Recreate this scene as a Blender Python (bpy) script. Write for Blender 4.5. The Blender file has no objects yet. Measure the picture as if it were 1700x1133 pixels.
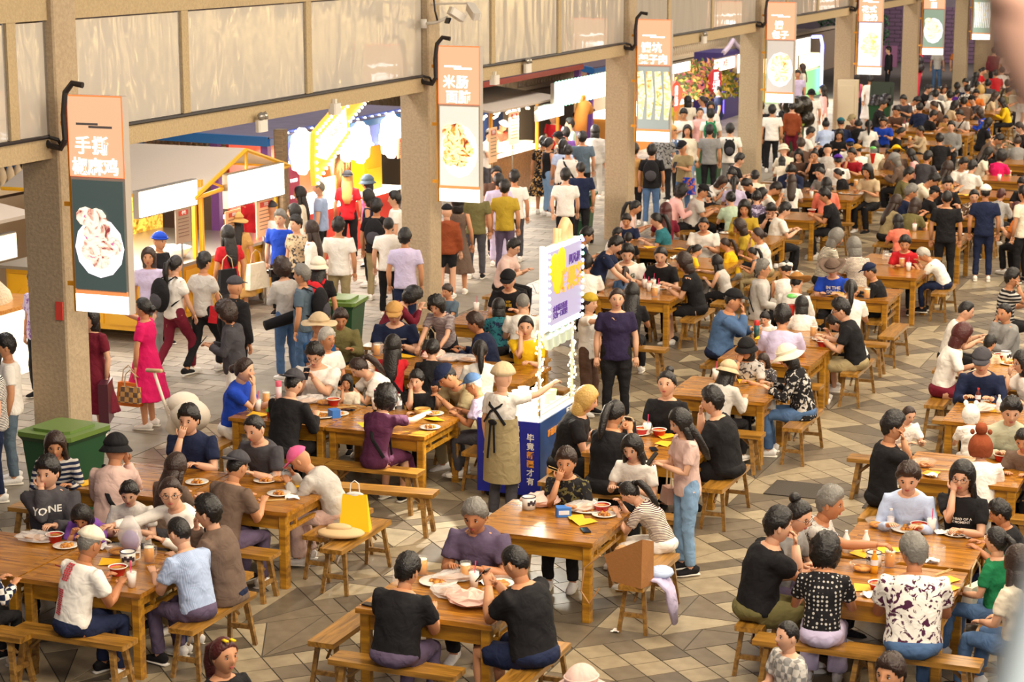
import bpy, bmesh, math, random, re
import numpy as np
from mathutils import Vector, Matrix, Euler
from mathutils.bvhtree import BVHTree
SC = bpy.context.scene
COL = SC.collection
random.seed(5)
PI = math.pi
# ------------------------------------------------------------------ camera
FPX, CAMH, VPX, VPY = 3400.0, 6.3, 2238.0, -124.0
PITCH = math.atan2(566.5 - VPY, FPX)
YAW = math.atan2(VPX - 850, FPX * math.cos(PITCH) + (566.5 - VPY) * math.sin(PITCH))
fh = np.array([-math.sin(YAW), math.cos(YAW), 0]); RT = np.array([math.cos(YAW), math.sin(YAW), 0]); ZZ = np.array([0, 0, 1.0])
FW = fh * math.cos(PITCH) - ZZ * math.sin(PITCH); UP = fh * math.sin(PITCH) + ZZ * math.cos(PITCH)
def G(px, py, z=0.0):
    d = FW * FPX + RT * (px - 850) + UP * (566.5 - py)
    t = (z - CAMH) / d[2]
    return d * t + np.array([0, 0, CAMH])
def ray(px, py):
    d = FW * FPX + RT * (px - 850) + UP * (566.5 - py)
    return d / np.linalg.norm(d)
cd = bpy.data.cameras.new('camera'); cam = bpy.data.objects.new('camera', cd); COL.objects.link(cam)
cd.sensor_width = 36; cd.lens = FPX / 1700 * 36; cd.clip_start = .1; cd.clip_end = 400
cam.location = (0, 0, CAMH); cam.rotation_euler = (PI / 2 - PITCH, 0, YAW)
cd.dof.use_dof = True; cd.dof.focus_distance = 20.5; cd.dof.aperture_fstop = 4.0
SC.camera = cam
SC.view_settings.view_transform = 'Standard'; SC.view_settings.look = 'None'
SC.view_settings.exposure = 0.0; SC.view_settings.gamma = 1.0; SC.view_settings.use_curve_mapping = False
# ------------------------------------------------------------------ world and hall lights
w = bpy.data.worlds.new('night'); SC.world = w; w.use_nodes = True
w.node_tree.nodes['Background'].inputs[0].default_value = (.5, .46, .52, 1)
w.node_tree.nodes['Background'].inputs[1].default_value = .32
def area(name, loc, size, power, color, aim=None, sy=None):
    l = bpy.data.lights.new(name, 'AREA'); l.energy = power; l.color = color
    l.shape = 'RECTANGLE'; l.size = size; l.size_y = sy or size
    o = bpy.data.objects.new(name, l); COL.objects.link(o); o.location = loc
    if aim is not None:
        o.rotation_euler = (Vector(aim) - Vector(loc)).to_track_quat('-Z', 'Y').to_euler()
    return o
WARM = (1, .84, .62)
for yy in (10, 21, 33, 46, 60, 75):
    area('hall_lamp', (-3.8, yy, 9.6), 7, 1150, WARM, sy=6)
    area('hall_lamp', (4.5, yy, 8.4), 3, 620, WARM, aim=(-8, yy + 3, 1), sy=1.0)
for yy in (22, 50): area('gallery_lamp', (4, yy, 7.2), 22, 700, (1, .88, .72), aim=(-13.4, yy + .1, 4), sy=2)
area('spectator_fill', (2.5, -2, 8), 1.2, 520, (1, .93, .9), aim=(0.6, 2, 6))  # soft fill added behind the camera to brighten the near spectator
# ------------------------------------------------------------------ materials
CN = dict(white='f0ebe2', black='1b1a1d', navy='1c2542', grey='8b8a88', dgrey='47454a', lgrey='c4bfb8', red='c3222b', maroon='6e1a2c',
 magenta='d51a62', pink='efb9b4', hotpink='e7699b', blue='1f46b8', lblue='9fb3d6', sky='b9c9e8', yellow='e9bf1e', mustard='b79a30', beige='cdb692',
 cream='eadfc8', brown='5c4437', taupe='6d5a4e', green='1e7a4d', olive='6f6840', purple='7f4fa8', plum='4f2340', teal='2d6f7a', coral='ef8168',
 orange='d97830', denim='4f6c94', ldenim='7f9fc0', khaki='a0906a', lav='c9bedd', rust='8e4526', steel='5a6a78', yel2='c9c02e', mint='bcd0b4',
 tan='c79a5a', violet='5c2fa0', hat='a8763c', dpurple='5d5068', dviolet='2c2342', seablue='1e4a78', skirtpink='d9b9ae', sage='b5b59b', chefred='d2604a')
CW = dict(lgrey='light grey', dgrey='dark grey', lblue='light blue', sky='pale blue', lav='lavender', hotpink='hot pink', ldenim='light denim', yel2='yellow-green',
 hat='brown', tan='tan', dpurple='purple-grey', dviolet='dark violet', seablue='sea-blue', skirtpink='pale pink', chefred='salmon')
def lin(h):
    c = [int(h[i:i + 2], 16) / 255 for i in (0, 2, 4)]
    return tuple(x / 12.92 if x <= .04045 else ((x + .055) / 1.055) ** 2.4 for x in c) + (1,)
MATS = {}
def newmat(name):
    m = bpy.data.materials.new(name); m.use_nodes = True
    return m, m.node_tree, m.node_tree.nodes['Principled BSDF']
def tnode(nt, t, **kw):
    n = nt.nodes.new(t)
    for k, v in kw.items():
        if k in n.inputs: n.inputs[k].default_value = v
        else: setattr(n, k, v)
    return n
def mat(name, hexc, rough=.6, metal=0, bump=0, bscale=40, var=0, spec=.5, alpha=1, trans=0, coat=0):
    key = name
    if key in MATS: return MATS[key]
    m, nt, b = newmat(name)
    c = lin(hexc)
    b.inputs['Base Color'].default_value = c; b.inputs['Roughness'].default_value = rough; b.inputs['Metallic'].default_value = metal
    b.inputs['Specular IOR Level'].default_value = spec; b.inputs['Alpha'].default_value = alpha
    b.inputs['Transmission Weight'].default_value = trans; b.inputs['Coat Weight'].default_value = coat
    if bump or var:
        tc = nt.nodes.new('ShaderNodeTexCoord'); nz = tnode(nt, 'ShaderNodeTexNoise', Scale=bscale, Detail=3.0)
        nt.links.new(tc.outputs['Object'], nz.inputs['Vector'])
        if var:
            mx = tnode(nt, 'ShaderNodeMix', data_type='RGBA', blend_type='MULTIPLY'); mx.inputs[0].default_value = var
            mx.inputs[6].default_value = c; cr = nt.nodes.new('ShaderNodeValToRGB')
            cr.color_ramp.elements[0].position = .35; cr.color_ramp.elements[1].position = .65; cr.color_ramp.elements[0].color = (.35, .32, .3, 1)
            nt.links.new(nz.outputs['Fac'], cr.inputs[0]); nt.links.new(cr.outputs[0], mx.inputs[7]); nt.links.new(mx.outputs[2], b.inputs['Base Color'])
        if bump:
            bp = tnode(nt, 'ShaderNodeBump', Strength=bump, Distance=.02)
            nt.links.new(nz.outputs['Fac'], bp.inputs['Height']); nt.links.new(bp.outputs[0], b.inputs['Normal'])
    MATS[key] = m
    return m
def emit(name, hexc, s, base=None):
    if name in MATS: return MATS[name]
    m, nt, b = newmat(name)
    b.inputs['Base Color'].default_value = lin(base or hexc); b.inputs['Emission Color'].default_value = lin(hexc)
    b.inputs['Emission Strength'].default_value = s; b.inputs['Roughness'].default_value = .4
    MATS[name] = m
    return m
def fabric(col, pat=''):
    """plain or patterned cloth; pat like 'stripe.maroon' 'dots.white' 'check.navy' 'floral.plum' 'vstripe.white'"""
    key = 'cloth_' + col + ('_' + pat.replace('.', '_') if pat else '')
    if key in MATS: return MATS[key]
    m, nt, b = newmat(key); c = lin(CN[col]); b.inputs['Roughness'].default_value = .85; b.inputs['Specular IOR Level'].default_value = .25
    tc = nt.nodes.new('ShaderNodeTexCoord'); L = nt.links.new
    nz = tnode(nt, 'ShaderNodeTexNoise', Scale=9.0, Detail=2.0, Distortion=.6); L(tc.outputs['Object'], nz.inputs['Vector'])
    bp = tnode(nt, 'ShaderNodeBump', Strength=.8, Distance=.03); L(nz.outputs['Fac'], bp.inputs['Height']); L(bp.outputs[0], b.inputs['Normal'])
    b.inputs['Base Color'].default_value = c
    if pat:
        kind, c2 = pat.split('.'); c2 = lin(CN[c2])
        mx = tnode(nt, 'ShaderNodeMix', data_type='RGBA'); mx.inputs[6].default_value = c; mx.inputs[7].default_value = c2
        if kind in ('stripe', 'vstripe', 'bstripe'):
            wv = tnode(nt, 'ShaderNodeTexWave', wave_type='BANDS', bands_direction='X' if kind == 'vstripe' else 'Z')
            wv.inputs['Scale'].default_value = {'stripe': 19.0, 'vstripe': 26.0, 'bstripe': 6.0}[kind]
            L(tc.outputs['Object'], wv.inputs['Vector']); fac = wv.outputs['Fac']; lo, hi = .52, .6
        elif kind == 'dots':
            v = tnode(nt, 'ShaderNodeTexVoronoi', Scale=28.0, Randomness=.15); L(tc.outputs['Object'], v.inputs['Vector']); fac = v.outputs['Distance']; lo, hi = .34, .28
        elif kind == 'check':
            v = tnode(nt, 'ShaderNodeTexChecker', Scale=16.0); L(tc.outputs['Object'], v.inputs['Vector']); fac = v.outputs['Fac']; lo, hi = .4, .6
        else:
            v = tnode(nt, 'ShaderNodeTexNoise', Scale=16.0, Detail=4.0, Distortion=1.2); L(tc.outputs['Object'], v.inputs['Vector']); fac = v.outputs['Fac']; lo, hi = .54, .58
        mr = nt.nodes.new('ShaderNodeMapRange'); mr.inputs[1].default_value = lo; mr.inputs[2].default_value = hi
        L(fac, mr.inputs[0]); L(mr.outputs[0], mx.inputs[0]); L(mx.outputs[2], b.inputs['Base Color'])
    MATS[key] = m
    return m
def wood(name, ca, cb, scale=3.0, rough=.32, coat=.3):
    if name in MATS: return MATS[name]
    m, nt, b = newmat(name); L = nt.links.new
    tc = nt.nodes.new('ShaderNodeTexCoord'); mp = nt.nodes.new('ShaderNodeMapping'); mp.inputs['Scale'].default_value = (1, 9, 9) 
    oi = nt.nodes.new('ShaderNodeObjectInfo'); ad = tnode(nt, 'ShaderNodeVectorMath', operation='ADD')
    L(tc.outputs['Object'], ad.inputs[0]); L(oi.outputs['Random'], ad.inputs[1]); L(ad.outputs[0], mp.inputs[0])
    nz = tnode(nt, 'ShaderNodeTexNoise', Scale=scale, Detail=4.0, Distortion=.8); L(mp.outputs[0], nz.inputs['Vector'])
    cr = nt.nodes.new('ShaderNodeValToRGB'); cr.color_ramp.elements[0].position = .32; cr.color_ramp.elements[1].position = .68
    cr.color_ramp.elements[0].color = lin(ca); cr.color_ramp.elements[1].color = lin(cb)
    L(nz.outputs['Fac'], cr.inputs[0]); L(cr.outputs[0], b.inputs['Base Color'])
    bp = tnode(nt, 'ShaderNodeBump', Strength=.15, Distance=.01); L(nz.outputs['Fac'], bp.inputs['Height']); L(bp.outputs[0], b.inputs['Normal'])
    b.inputs['Roughness'].default_value = rough; b.inputs['Coat Weight'].default_value = coat; b.inputs['Coat Roughness'].default_value = .2
    MATS[name] = m
    return m
# ------------------------------------------------------------------ mesh builder
class MB:
    def __init__(s): s.v = []; s.f = []; s.mi = []; s.n = 0
    def add(s, V, F, mi=0):
        s.v.append(np.asarray(V, float).reshape(-1, 3)); s.f += [tuple(i + s.n for i in f) for f in F]; s.mi += [mi] * len(F); s.n += len(s.v[-1])
    def box(s, c, d, mi=0, rz=0, R=None, bev=0):
        x, y, z = [q / 2 for q in d]
        if bev:
            b = min(bev, x * .9, y * .9)
            P = [(-x + b, -y), (x - b, -y), (x, -y + b), (x, y - b), (x - b, y), (-x + b, y), (-x, y - b), (-x, -y + b)]
            V = [(p[0], p[1], -z) for p in P] + [(p[0], p[1], z) for p in P]
            F = [tuple(range(7, -1, -1)), tuple(range(8, 16))] + [(i, (i + 1) % 8, (i + 1) % 8 + 8, i + 8) for i in range(8)]
        else:
            V = [(-x, -y, -z), (x, -y, -z), (x, y, -z), (-x, y, -z), (-x, -y, z), (x, -y, z), (x, y, z), (-x, y, z)]
            F = [(3, 2, 1, 0), (4, 5, 6, 7), (0, 1, 5, 4), (1, 2, 6, 5), (2, 3, 7, 6), (3, 0, 4, 7)]
        V = np.array(V)
        if R is not None: V = V @ np.array(R).T
        if rz:
            ca, sa = math.cos(rz), math.sin(rz); V = V @ np.array([[ca, sa, 0], [-sa, ca, 0], [0, 0, 1]])
        s.add(V + np.array(c), F, mi); return s
    def tube(s, pts, rad, seg=8, mi=0, cap=True, side=None, closed=False):
        P = [np.array(p, float) for p in pts]; n = len(P); V = []
        rad = list(rad) if hasattr(rad, '__len__') and not isinstance(rad, tuple) else [rad] * n
        prev = None
        for i, p in enumerate(P):
            t = P[min(i + 1, n - 1)] - P[max(i - 1, 0)]
            if closed: t = P[(i + 1) % n] - P[i - 1]
            t = t / (np.linalg.norm(t) + 1e-9)
            sv = np.array(side, float) if side is not None else (prev if prev is not None else (np.array([1., 0, 0]) if abs(t[0]) < .9 else np.array([0, 1., 0])))
            sv = sv - t * (sv @ t); sv /= (np.linalg.norm(sv) + 1e-9); uv = np.cross(t, sv); prev = sv
            r = rad[i]; rx, ry = r if isinstance(r, tuple) else (r, r)
            for k in range(seg):
                a = 2 * PI * k / seg; V.append(p + sv * rx * math.cos(a) + uv * ry * math.sin(a))
        F = [(i * seg + k, i * seg + (k + 1) % seg, (i + 1) * seg + (k + 1) % seg, (i + 1) * seg + k) for i in range(n - 1) for k in range(seg)]
        if closed: F += [((n - 1) * seg + k, (n - 1) * seg + (k + 1) % seg, (k + 1) % seg, k) for k in range(seg)]
        elif cap: F += [tuple(range(seg - 1, -1, -1)), tuple((n - 1) * seg + k for k in range(seg))]
        s.add(V, F, mi); return s
    def ell(s, c, r, nu=10, nv=7, mi=0, R=None):
        V = [(0, 0, -r[2])] + [(r[0] * math.cos(e) * math.cos(a), r[1] * math.cos(e) * math.sin(a), r[2] * math.sin(e))
             for e in [(-.5 + (j + 1) / nv) * PI for j in range(nv - 1)] for a in [2 * PI * k / nu for k in range(nu)]] + [(0, 0, r[2])]
        F = [(0, 1 + (k + 1) % nu, 1 + k) for k in range(nu)]
        for j in range(nv - 2):
            o = 1 + j * nu; F += [(o + k, o + (k + 1) % nu, o + nu + (k + 1) % nu, o + nu + k) for k in range(nu)]
        o = 1 + (nv - 2) * nu; F += [(o + k, o + (k + 1) % nu, o + nu) for k in range(nu)]
        V = np.array(V)
        if R is not None: V = V @ np.array(R).T
        s.add(V + np.array(c), F, mi); return s
    def lathe(s, prof, c=(0, 0, 0), seg=14, mi=0, cap=False):
        V = [(r * math.cos(2 * PI * k / seg) + c[0], r * math.sin(2 * PI * k / seg) + c[1], z + c[2]) for r, z in prof for k in range(seg)]
        F = [(i * seg + k, i * seg + (k + 1) % seg, (i + 1) * seg + (k + 1) % seg, (i + 1) * seg + k) for i in range(len(prof) - 1) for k in range(seg)]
        if cap: F += [tuple(range(seg - 1, -1, -1)), tuple((len(prof) - 1) * seg + k for k in range(seg))]
        s.add(V, F, mi); return s
    def prism(s, poly, z0, z1, mi=0, M=None):
        n = len(poly); V = np.array([(p[0], p[1], z0) for p in poly] + [(p[0], p[1], z1) for p in poly])
        if M is not None: V = V @ np.array(M.to_3x3()).T + np.array(M.translation)
        s.add(V, [tuple(range(n - 1, -1, -1)), tuple(range(n, 2 * n))] + [(i, (i + 1) % n, (i + 1) % n + n, i + n) for i in range(n)], mi); return s
    def mesh(s, name, mats=(), smooth=False):
        me = bpy.data.meshes.new(name); me.from_pydata(np.concatenate(s.v).tolist(), [], s.f)
        for m in mats: me.materials.append(m)
        if len(mats) > 1: me.polygons.foreach_set('material_index', s.mi)
        if smooth: me.polygons.foreach_set('use_smooth', [True] * len(s.f))
        me.update(); return me
def obj(name, me, parent=None, loc=None, rot=None, scale=None, mats=None):
    o = bpy.data.objects.new(name, me); COL.objects.link(o)
    if parent is not None: o.parent = parent
    if loc is not None: o.location = tuple(loc)
    if rot is not None: o.rotation_euler = rot
    if scale is not None: o.scale = scale if hasattr(scale, '__len__') else (scale,) * 3
    if mats:
        for i, m in enumerate(mats):
            if m is not None and i < len(o.material_slots): o.material_slots[i].link = 'OBJECT'; o.material_slots[i].material = m
    return o
def part(name, mb, mats, parent=None, smooth=False, **kw):
    if not isinstance(mats, (list, tuple)): mats = [mats]
    return obj(name, mb.mesh(name, mats, smooth), parent, **kw)
def tag(o, label=None, cat=None, group=None, kind=None):
    if label: o['label'] = label
    if cat: o['category'] = cat
    if group: o['group'] = group
    if kind: o['kind'] = kind
    return o
def thing(name, label, cat, loc=(0, 0, 0), rz=0, group=None, scale=1):
    o = bpy.data.objects.new(name, None); COL.objects.link(o); o.location = tuple(loc); o.rotation_euler = (0, 0, rz); o.scale = (scale,) * 3
    return tag(o, label, cat, group)
KIDS = {}
def copy_tree(o, loc=None, rz=None, label=None, group=None, parent=None):
    c = o.copy(); COL.objects.link(c)
    if parent is not None: c.parent = parent
    if loc is not None: c.location = tuple(loc)
    if rz is not None: c.rotation_euler = (0, 0, rz)
    if label: c['label'] = label
    if group: c['group'] = group
    for ch in list(o.children): copy_tree(ch, parent=c)
    return c
def struct(name, mb, mats, **kw):
    o = part(name, mb, mats, **kw); o['kind'] = 'structure'; return o
_txt = {}
def text_mesh(body, size=.1, extrude=.004, bold=0.0, align='CENTER', spacing=1.0):
    k = (body, size, extrude, bold, align, spacing)
    if k in _txt: return _txt[k]
    c = bpy.data.curves.new('t', 'FONT'); c.body = body; c.size = size; c.extrude = extrude; c.offset = bold; c.align_x = align; c.align_y = 'CENTER'; c.resolution_u = 2
    c.space_character = spacing; c.space_line = spacing
    o = bpy.data.objects.new('t', c); COL.objects.link(o); dg = bpy.context.evaluated_depsgraph_get()
    me = bpy.data.meshes.new_from_object(o.evaluated_get(dg)); bpy.data.objects.remove(o); bpy.data.curves.remove(c)
    me.materials.clear(); me.materials.append(None); _txt[k] = me
    return me
def lettering(body, size, m, parent, loc, rot, bold=0.0, extrude=.003, spacing=1.0, name='lettering'):
    return obj(name, text_mesh(body, size, extrude, bold, spacing=spacing), parent, loc, rot, mats=[m])
# ------------------------------------------------------------------ floor
TONES = [mat('tile_' + h, h, .34, var=.35, bscale=7, bump=.06) for h in ('a5967b', '7d715f', 'b0a286', '6b6152')]
def inset(poly, d):
    P = [np.array(p, float) for p in poly]; n = len(P); c = sum(P) / n; out = []
    for i in range(n):
        a, b, e = P[i - 1], P[i], P[(i + 1) % n]
        u = (a - b) / np.linalg.norm(a - b); v = (e - b) / np.linalg.norm(e - b)
        s = abs(u[0] * v[1] - u[1] * v[0]); out.append(b + (u + v) * (d / max(s, .25)))
    return out
def vis(x, y, z=0):
    p = np.array([x, y, z - CAMH]); d = p @ FW
    u, v = 850 + FPX * (p @ RT) / d, 566.5 - FPX * (p @ UP) / d
    return d > 0 and -40 < u < 1740 and -40 < v < 1180
rf = random.Random(3)
pieces = []
SUB = [[[(0, 0), (1, 0), (1, .35)], [(0, 0), (1, .35), (1, 1)], [(0, 0), (1, 1), (.35, 1)], [(0, 0), (.35, 1), (0, 1)]],
       [[(i / 3, j / 3), ((i + 1) / 3, j / 3), ((i + 1) / 3, (j + 1) / 3), (i / 3, (j + 1) / 3)] for i in range(3) for j in range(3)],
       [[(0, 0), (1, 0), (1, .33), (0, .33)], [(0, .33), (1, .33), (0, 1)], [(1, .33), (1, 1), (0, 1)]],
       [[(0, 0), (.5, 0), (.5, .5), (0, .5)], [(.5, 0), (1, 0), (1, .5), (.5, .5)], [(0, .5), (1, .5), (1, .75), (0, .75)], [(0, .75), (1, .75), (1, 1), (0, 1)]],
       [[(i / 4, 0), ((i + 1) / 4, 0), ((i + 1) / 4, .5), (i / 4, .5)] for i in range(4)] + [[(0, .5), (1, .5), (.5, 1)], [(0, .5), (.5, 1), (0, 1)], [(1, .5), (1, 1), (.5, 1)]],
       [[(0, 0), (1, 0), (.5, .5)], [(1, 0), (1, 1), (.5, .5)], [(1, 1), (0, 1), (.5, .5)], [(0, 1), (0, 0), (.5, .5)]]]
DG = 1.23; HS = DG / 2
for i in range(-16, 20):
    for j in range(0, 100):
        cx = -5.3 + HS * i; cy = 10.1 + HS * j
        if (i + j) % 2 or cx < -13.55 + HS * .4 or cx > 3 or cy > 68: continue
        if not vis(cx, cy): continue
        sub = SUB[rf.choice([0, 1, 1, 1, 2, 3, 4, 5, 5])]; fl = rf.random() < .5
        for q in sub:
            pts = []
            for a, b in q:
                if fl: a, b = b, a
                a -= .5; b -= .5; pts.append((cx + (a - b) * HS, cy + (a + b) * HS))
            if fl: pts = pts[::-1]
            pieces.append((cy, inset(pts, .006), rf.choice([0, 0, 1, 1, 2, 3])))
pieces.sort(key=lambda t: t[0])
fb = MB(); fb.box((-5, 50, -.056), (17.1, 110, .1)); floor = struct('floor', fb, mat('grout', '4c453b', .8))
big = MB(); big.box((-5, 81.5, -.003), (17, 27, .006)); s_ = part('far_tiling', big, mat('far_tile', '94866f', .3, var=.5, bscale=3), floor); s_['kind'] = 'stuff'
near = 0; st = MB()
for cy, pts, t in pieces:
    if near < 300 and cy > 15.2 and vis(pts[0][0], pts[0][1]) and rf.random() < .8:
        c = sum(pts) / len(pts); m = MB(); m.prism([p - c for p in pts], -.006, 0); part('tile', m, TONES[t], floor, loc=(c[0], c[1], 0)); near += 1
    else: st.prism(pts, -.006, 0, t)
s_ = part('small_tiling', st, TONES, floor); s_['kind'] = 'stuff'
# drain cover
m = MB(); m.box((0, 0, .004), (.62, .62, .012), rz=0); tag(part('drain_cover', m, mat('drain', '3c342b', .7, bump=.4, bscale=90), loc=(-5.35, 22.1, 0)), 'dark square drain cover set in the patterned tile floor', 'drain cover')
m = MB(); m.box((0, 0, .004), (.5, .55, .012)); tag(part('drain_cover', m, mat('drain', '3c342b', .7), loc=(-4.25, 21.9, 0)), 'dark drain cover beside the eating short-haired child', 'drain cover')
# stone lane
PV = [mat('paver_' + h, h, .6, var=.3, bscale=5, bump=.1) for h in ('9a9082', 'a89d8d', '8d8578')]
lb = MB(); lb.box((-21, 55, -.06), (15, 120, .1)); lane = struct('floor_lane', lb, mat('lane_joint', '5e574d', .85))
st = MB(); near = 0; cells = []
for r in range(0, 330):
    y = 14 + r * .3
    for cidx in range(0, 12):
        x = -13.9 - cidx * .6 - (r % 2) * .3
        if x > -13.85 or y > 75 or not vis(x, y): continue
        cells.append((y, x, rf.randrange(3)))
for y, x, t in cells:
    if near < 300 and y > 19 and x > -17.5 and (x, y) and rf.random() < .45:
        m = MB(); m.box((0, 0, -.005), (.585, .285, .01)); part('paver', m, PV[t], lane, loc=(x, y, 0)); near += 1
    else: st.box((x, y, -.005), (.585, .285, .01), t)
s_ = part('paving', st, PV, lane); s_['kind'] = 'stuff'
m = MB()
for k in range(60): m.box((-13.6, 12.6 + k * 1.2, -.001), (.86, 1.19, .014))
struct('trim_kerb', m, mat('kerb', '8d8474', .6, var=.3, bscale=4)).name = 'trim_kerb'
# ------------------------------------------------------------------ arcade
STUC = mat('stucco', 'b5a082', .85, bump=.55, bscale=26, var=.25)
STUC2 = mat('beam_plaster', 'b8a27c', .85, bump=.5, bscale=30, var=.2)
PX = -13.4; PY = [19.5, 29.6, 39.4, 49.4, 59.7, 69.7, 79.7]
for k, y in enumerate(PY):
    m = MB(); m.box((0, 0, 3.6), (.5, .46, 7.2), bev=.02); o = struct('pillar_%d' % (k + 1), m, STUC, loc=(PX, y, 0)); o.name = 'pillar'
m = MB(); m.box((0, 0, 3.6), (.62, .9, 7.2), bev=.02); struct('pillar', m, STUC, loc=(-12.75, 81.2, 0))
m = MB(); m.box((-13.4, 50, 3.87), (.34, 72, .24), bev=.02); m.box((-13.4, 50, 5.9), (.36, 72, 1.25)); struct('beam', m, STUC2)
GL = MATS.get('x') or newmat('milky_glass')[0]
b = GL.node_tree.nodes['Principled BSDF']; b.inputs['Base Color'].default_value = lin('cfc6b8'); b.inputs['Roughness'].default_value = .09
b.inputs['Alpha'].default_value = .84; b.inputs['Specular IOR Level'].default_value = .9; b.inputs['Coat Weight'].default_value = .6
nt = GL.node_tree; tc = nt.nodes.new('ShaderNodeTexCoord'); mp = nt.nodes.new('ShaderNodeMapping'); mp.inputs['Scale'].default_value = (1, .6, .15)
nz = tnode(nt, 'ShaderNodeTexNoise', Scale=5.0, Detail=1.0); bp = tnode(nt, 'ShaderNodeBump', Strength=.35, Distance=.05)
nt.links.new(tc.outputs['Object'], mp.inputs[0]); nt.links.new(mp.outputs[0], nz.inputs['Vector']); nt.links.new(nz.outputs['Fac'], bp.inputs['Height']); nt.links.new(bp.outputs[0], b.inputs['Normal']); nt.links.new(bp.outputs[0], b.inputs['Coat Normal'])
SILV = mat('silver_strip', 'c9c8c8', .25, .9); CABLE = mat('cable_black', '231d1c', .5)
m = MB()
wn = 0
for k in range(-1, 7):
    y0 = PY[k] + .23 if k >= 0 else 12; y1 = PY[k + 1] - .23 if k + 1 < 7 else 86
    cuts = [y0, y0 + (y1 - y0) * .257, y0 + (y1 - y0) * .6, y1] if k >= 0 else [12, 15, 18.6, y1]
    for a, bb in zip(cuts[:-1], cuts[1:]):
        wn += 1
        wf = MB(); a2 = a + (.08 if a != y0 else 0); b2 = bb - (.08 if bb != y1 else 0)
        for yy in (a2 + .02, b2 - .02): wf.box((-13.28, yy, 4.63), (.05, .04, 1.28))
        wf.box((-13.28, (a2 + b2) / 2, 4.0), (.05, b2 - a2, .03)); fr = struct('window_%d' % wn, wf, SILV)
        g = MB(); g.box((0, 0, 0), (.02, b2 - a2 - .06, 1.25)); part('pane', g, GL, fr, loc=(-13.27, (a2 + b2) / 2, 4.63))
        if bb != y1: m.box((-13.4, bb, 4.63), (.34, .16, 1.3))
struct('trim_mullions', m, STUC2).name = 'trim_1'
# cable along the sill, dipping round every pillar
m = MB(); pts = []
for k in range(-1, 7):
    ya = PY[k] + .5 if k >= 0 else 12; yb = PY[k + 1] - .35 if k < 6 else 86
    pts += [(-13.2, ya, 4.0), (-13.2, (ya + yb) / 2, 3.99), (-13.2, yb, 4.0)]
    if k < 6:
        Y = PY[k + 1]; pts += [(-13.1, Y - .3, 3.97), (-13.08, Y - .27, 3.9)]
m.tube(pts, .022, 6); tag(part('power_cable', m, CABLE), 'thin black power cable running along the sill under the glass panels', 'cable')
for k, Y in enumerate(PY):
    m = MB(); p = [(-13.3, Y - .3, 3.98), (-13.2, Y - .32, 3.9), (-13.05, Y - .33, 3.88), (-12.98, Y - .34, 3.98), (-12.99, Y - .34, 4.25), (-12.96, Y - .33, 4.5), (-12.88, Y - .31, 4.6), (-12.75, Y - .3, 4.58)]
    m.tube(p, .035, 7)
    tag(part('sign_cable', m, CABLE), 'black cable loop feeding the %s pillar sign' % ('first second third fourth fifth sixth seventh'.split()[k]), 'cable', 'cable loops beside the pillar signs')
# ------------------------------------------------------------------ hanging light-box signs
def foodmat(n, kind):
    m, nt, b = newmat('food_print_%d' % n); L = nt.links.new
    tc = nt.nodes.new('ShaderNodeTexCoord'); v = tnode(nt, 'ShaderNodeTexVoronoi', Scale=9.0); nz = tnode(nt, 'ShaderNodeTexNoise', Scale=7.0, Detail=5.0, Distortion=1.5)
    L(tc.outputs['Object'], nz.inputs['Vector']); L(nz.outputs['Color'], v.inputs['Vector'])
    cr = nt.nodes.new('ShaderNodeValToRGB'); cr.color_ramp.interpolation = 'LINEAR'; cols = kind
    cr.color_ramp.elements[0].color = lin(cols[0]); cr.color_ramp.elements[1].color = lin(cols[-1]); cr.color_ramp.elements[0].position = .33; cr.color_ramp.elements[1].position = .68
    for i, c in enumerate(cols[1:-1]): e = cr.color_ramp.elements.new(.33 + .35 * (i + 1) / (len(cols) - 1)); e.color = lin(c)
    L(nz.outputs['Fac'], cr.inputs[0]); L(cr.outputs[0], b.inputs['Base Color']); L(cr.outputs[0], b.inputs['Emission Color']); b.inputs['Emission Strength'].default_value = 1.0
    return m
E_PEACH = emit('sign_peach', 'f4c49a', .95, '805030'); E_ORG = emit('sign_orange', 'dd8a52', .9); E_WH = emit('sign_white', 'fffaf2', 2.2); E_TXT = emit('sign_text', 'ffffff', 2.2)
SG = mat('sign_grey', 'b5aba0', .5); OR = mat('orange_steel', 'e39a1c', .5); E_DK = emit('sign_dark_green', '4c5a58', .55); E_PL = emit('sign_plate', 'f2ecf6', 1.3)
E_BG = [E_DK, emit('bg2', 'c9c6bc', 1), emit('bg3', '8f9a98', .8), emit('bg4', 'b3aca5', .9), emit('bg5', 'c8cdf0', 1), emit('bg6', '7e9484', .8), emit('bg7', '8aa08f', .8)]
TX = [('手撕', '椒麻鸡'), ('米肠', '面肺'), ('馕坑', '架子肉'), ('馕', '包子'), ('花式', '酸奶'), ('凉', '面'), ('烤', '串')]
FK = [('8a3c3c', 'e8b7a0', 'fff2e0', 'f7e7c8', 'c46a9a'), ('8a3a20', 'e9a44c', 'fff0c0', 'f6d890', '8a9a38'), ('b98a40', 'f1d494', 'fff4d2', 'c8a060'), ('c9863c', 'ffe9a8', 'fff6dc', 'd8b060'),
      ('e9c650', 'fff3a6', 'fff8d8', 'd8c030'), ('e8b070', 'fff0d8', 'f6e2c4', 'd99a5a'), ('e9c87a', 'ffffff', 'dfe6f0', 'f0dfa8')]
LBS = ['orange light box sign with white characters and food picture on the first pillar', 'light box sign on the second pillar picturing a bowl of stewed noodles', 'light box sign on the third pillar picturing hanging roast meat',
       'light box sign on the fourth pillar with two rows of characters', 'light box sign on the fifth pillar picturing a yellow dessert', 'light box sign on the sixth pillar picturing a plate of noodles', 'light box sign on the seventh pillar picturing white skewers']
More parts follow.
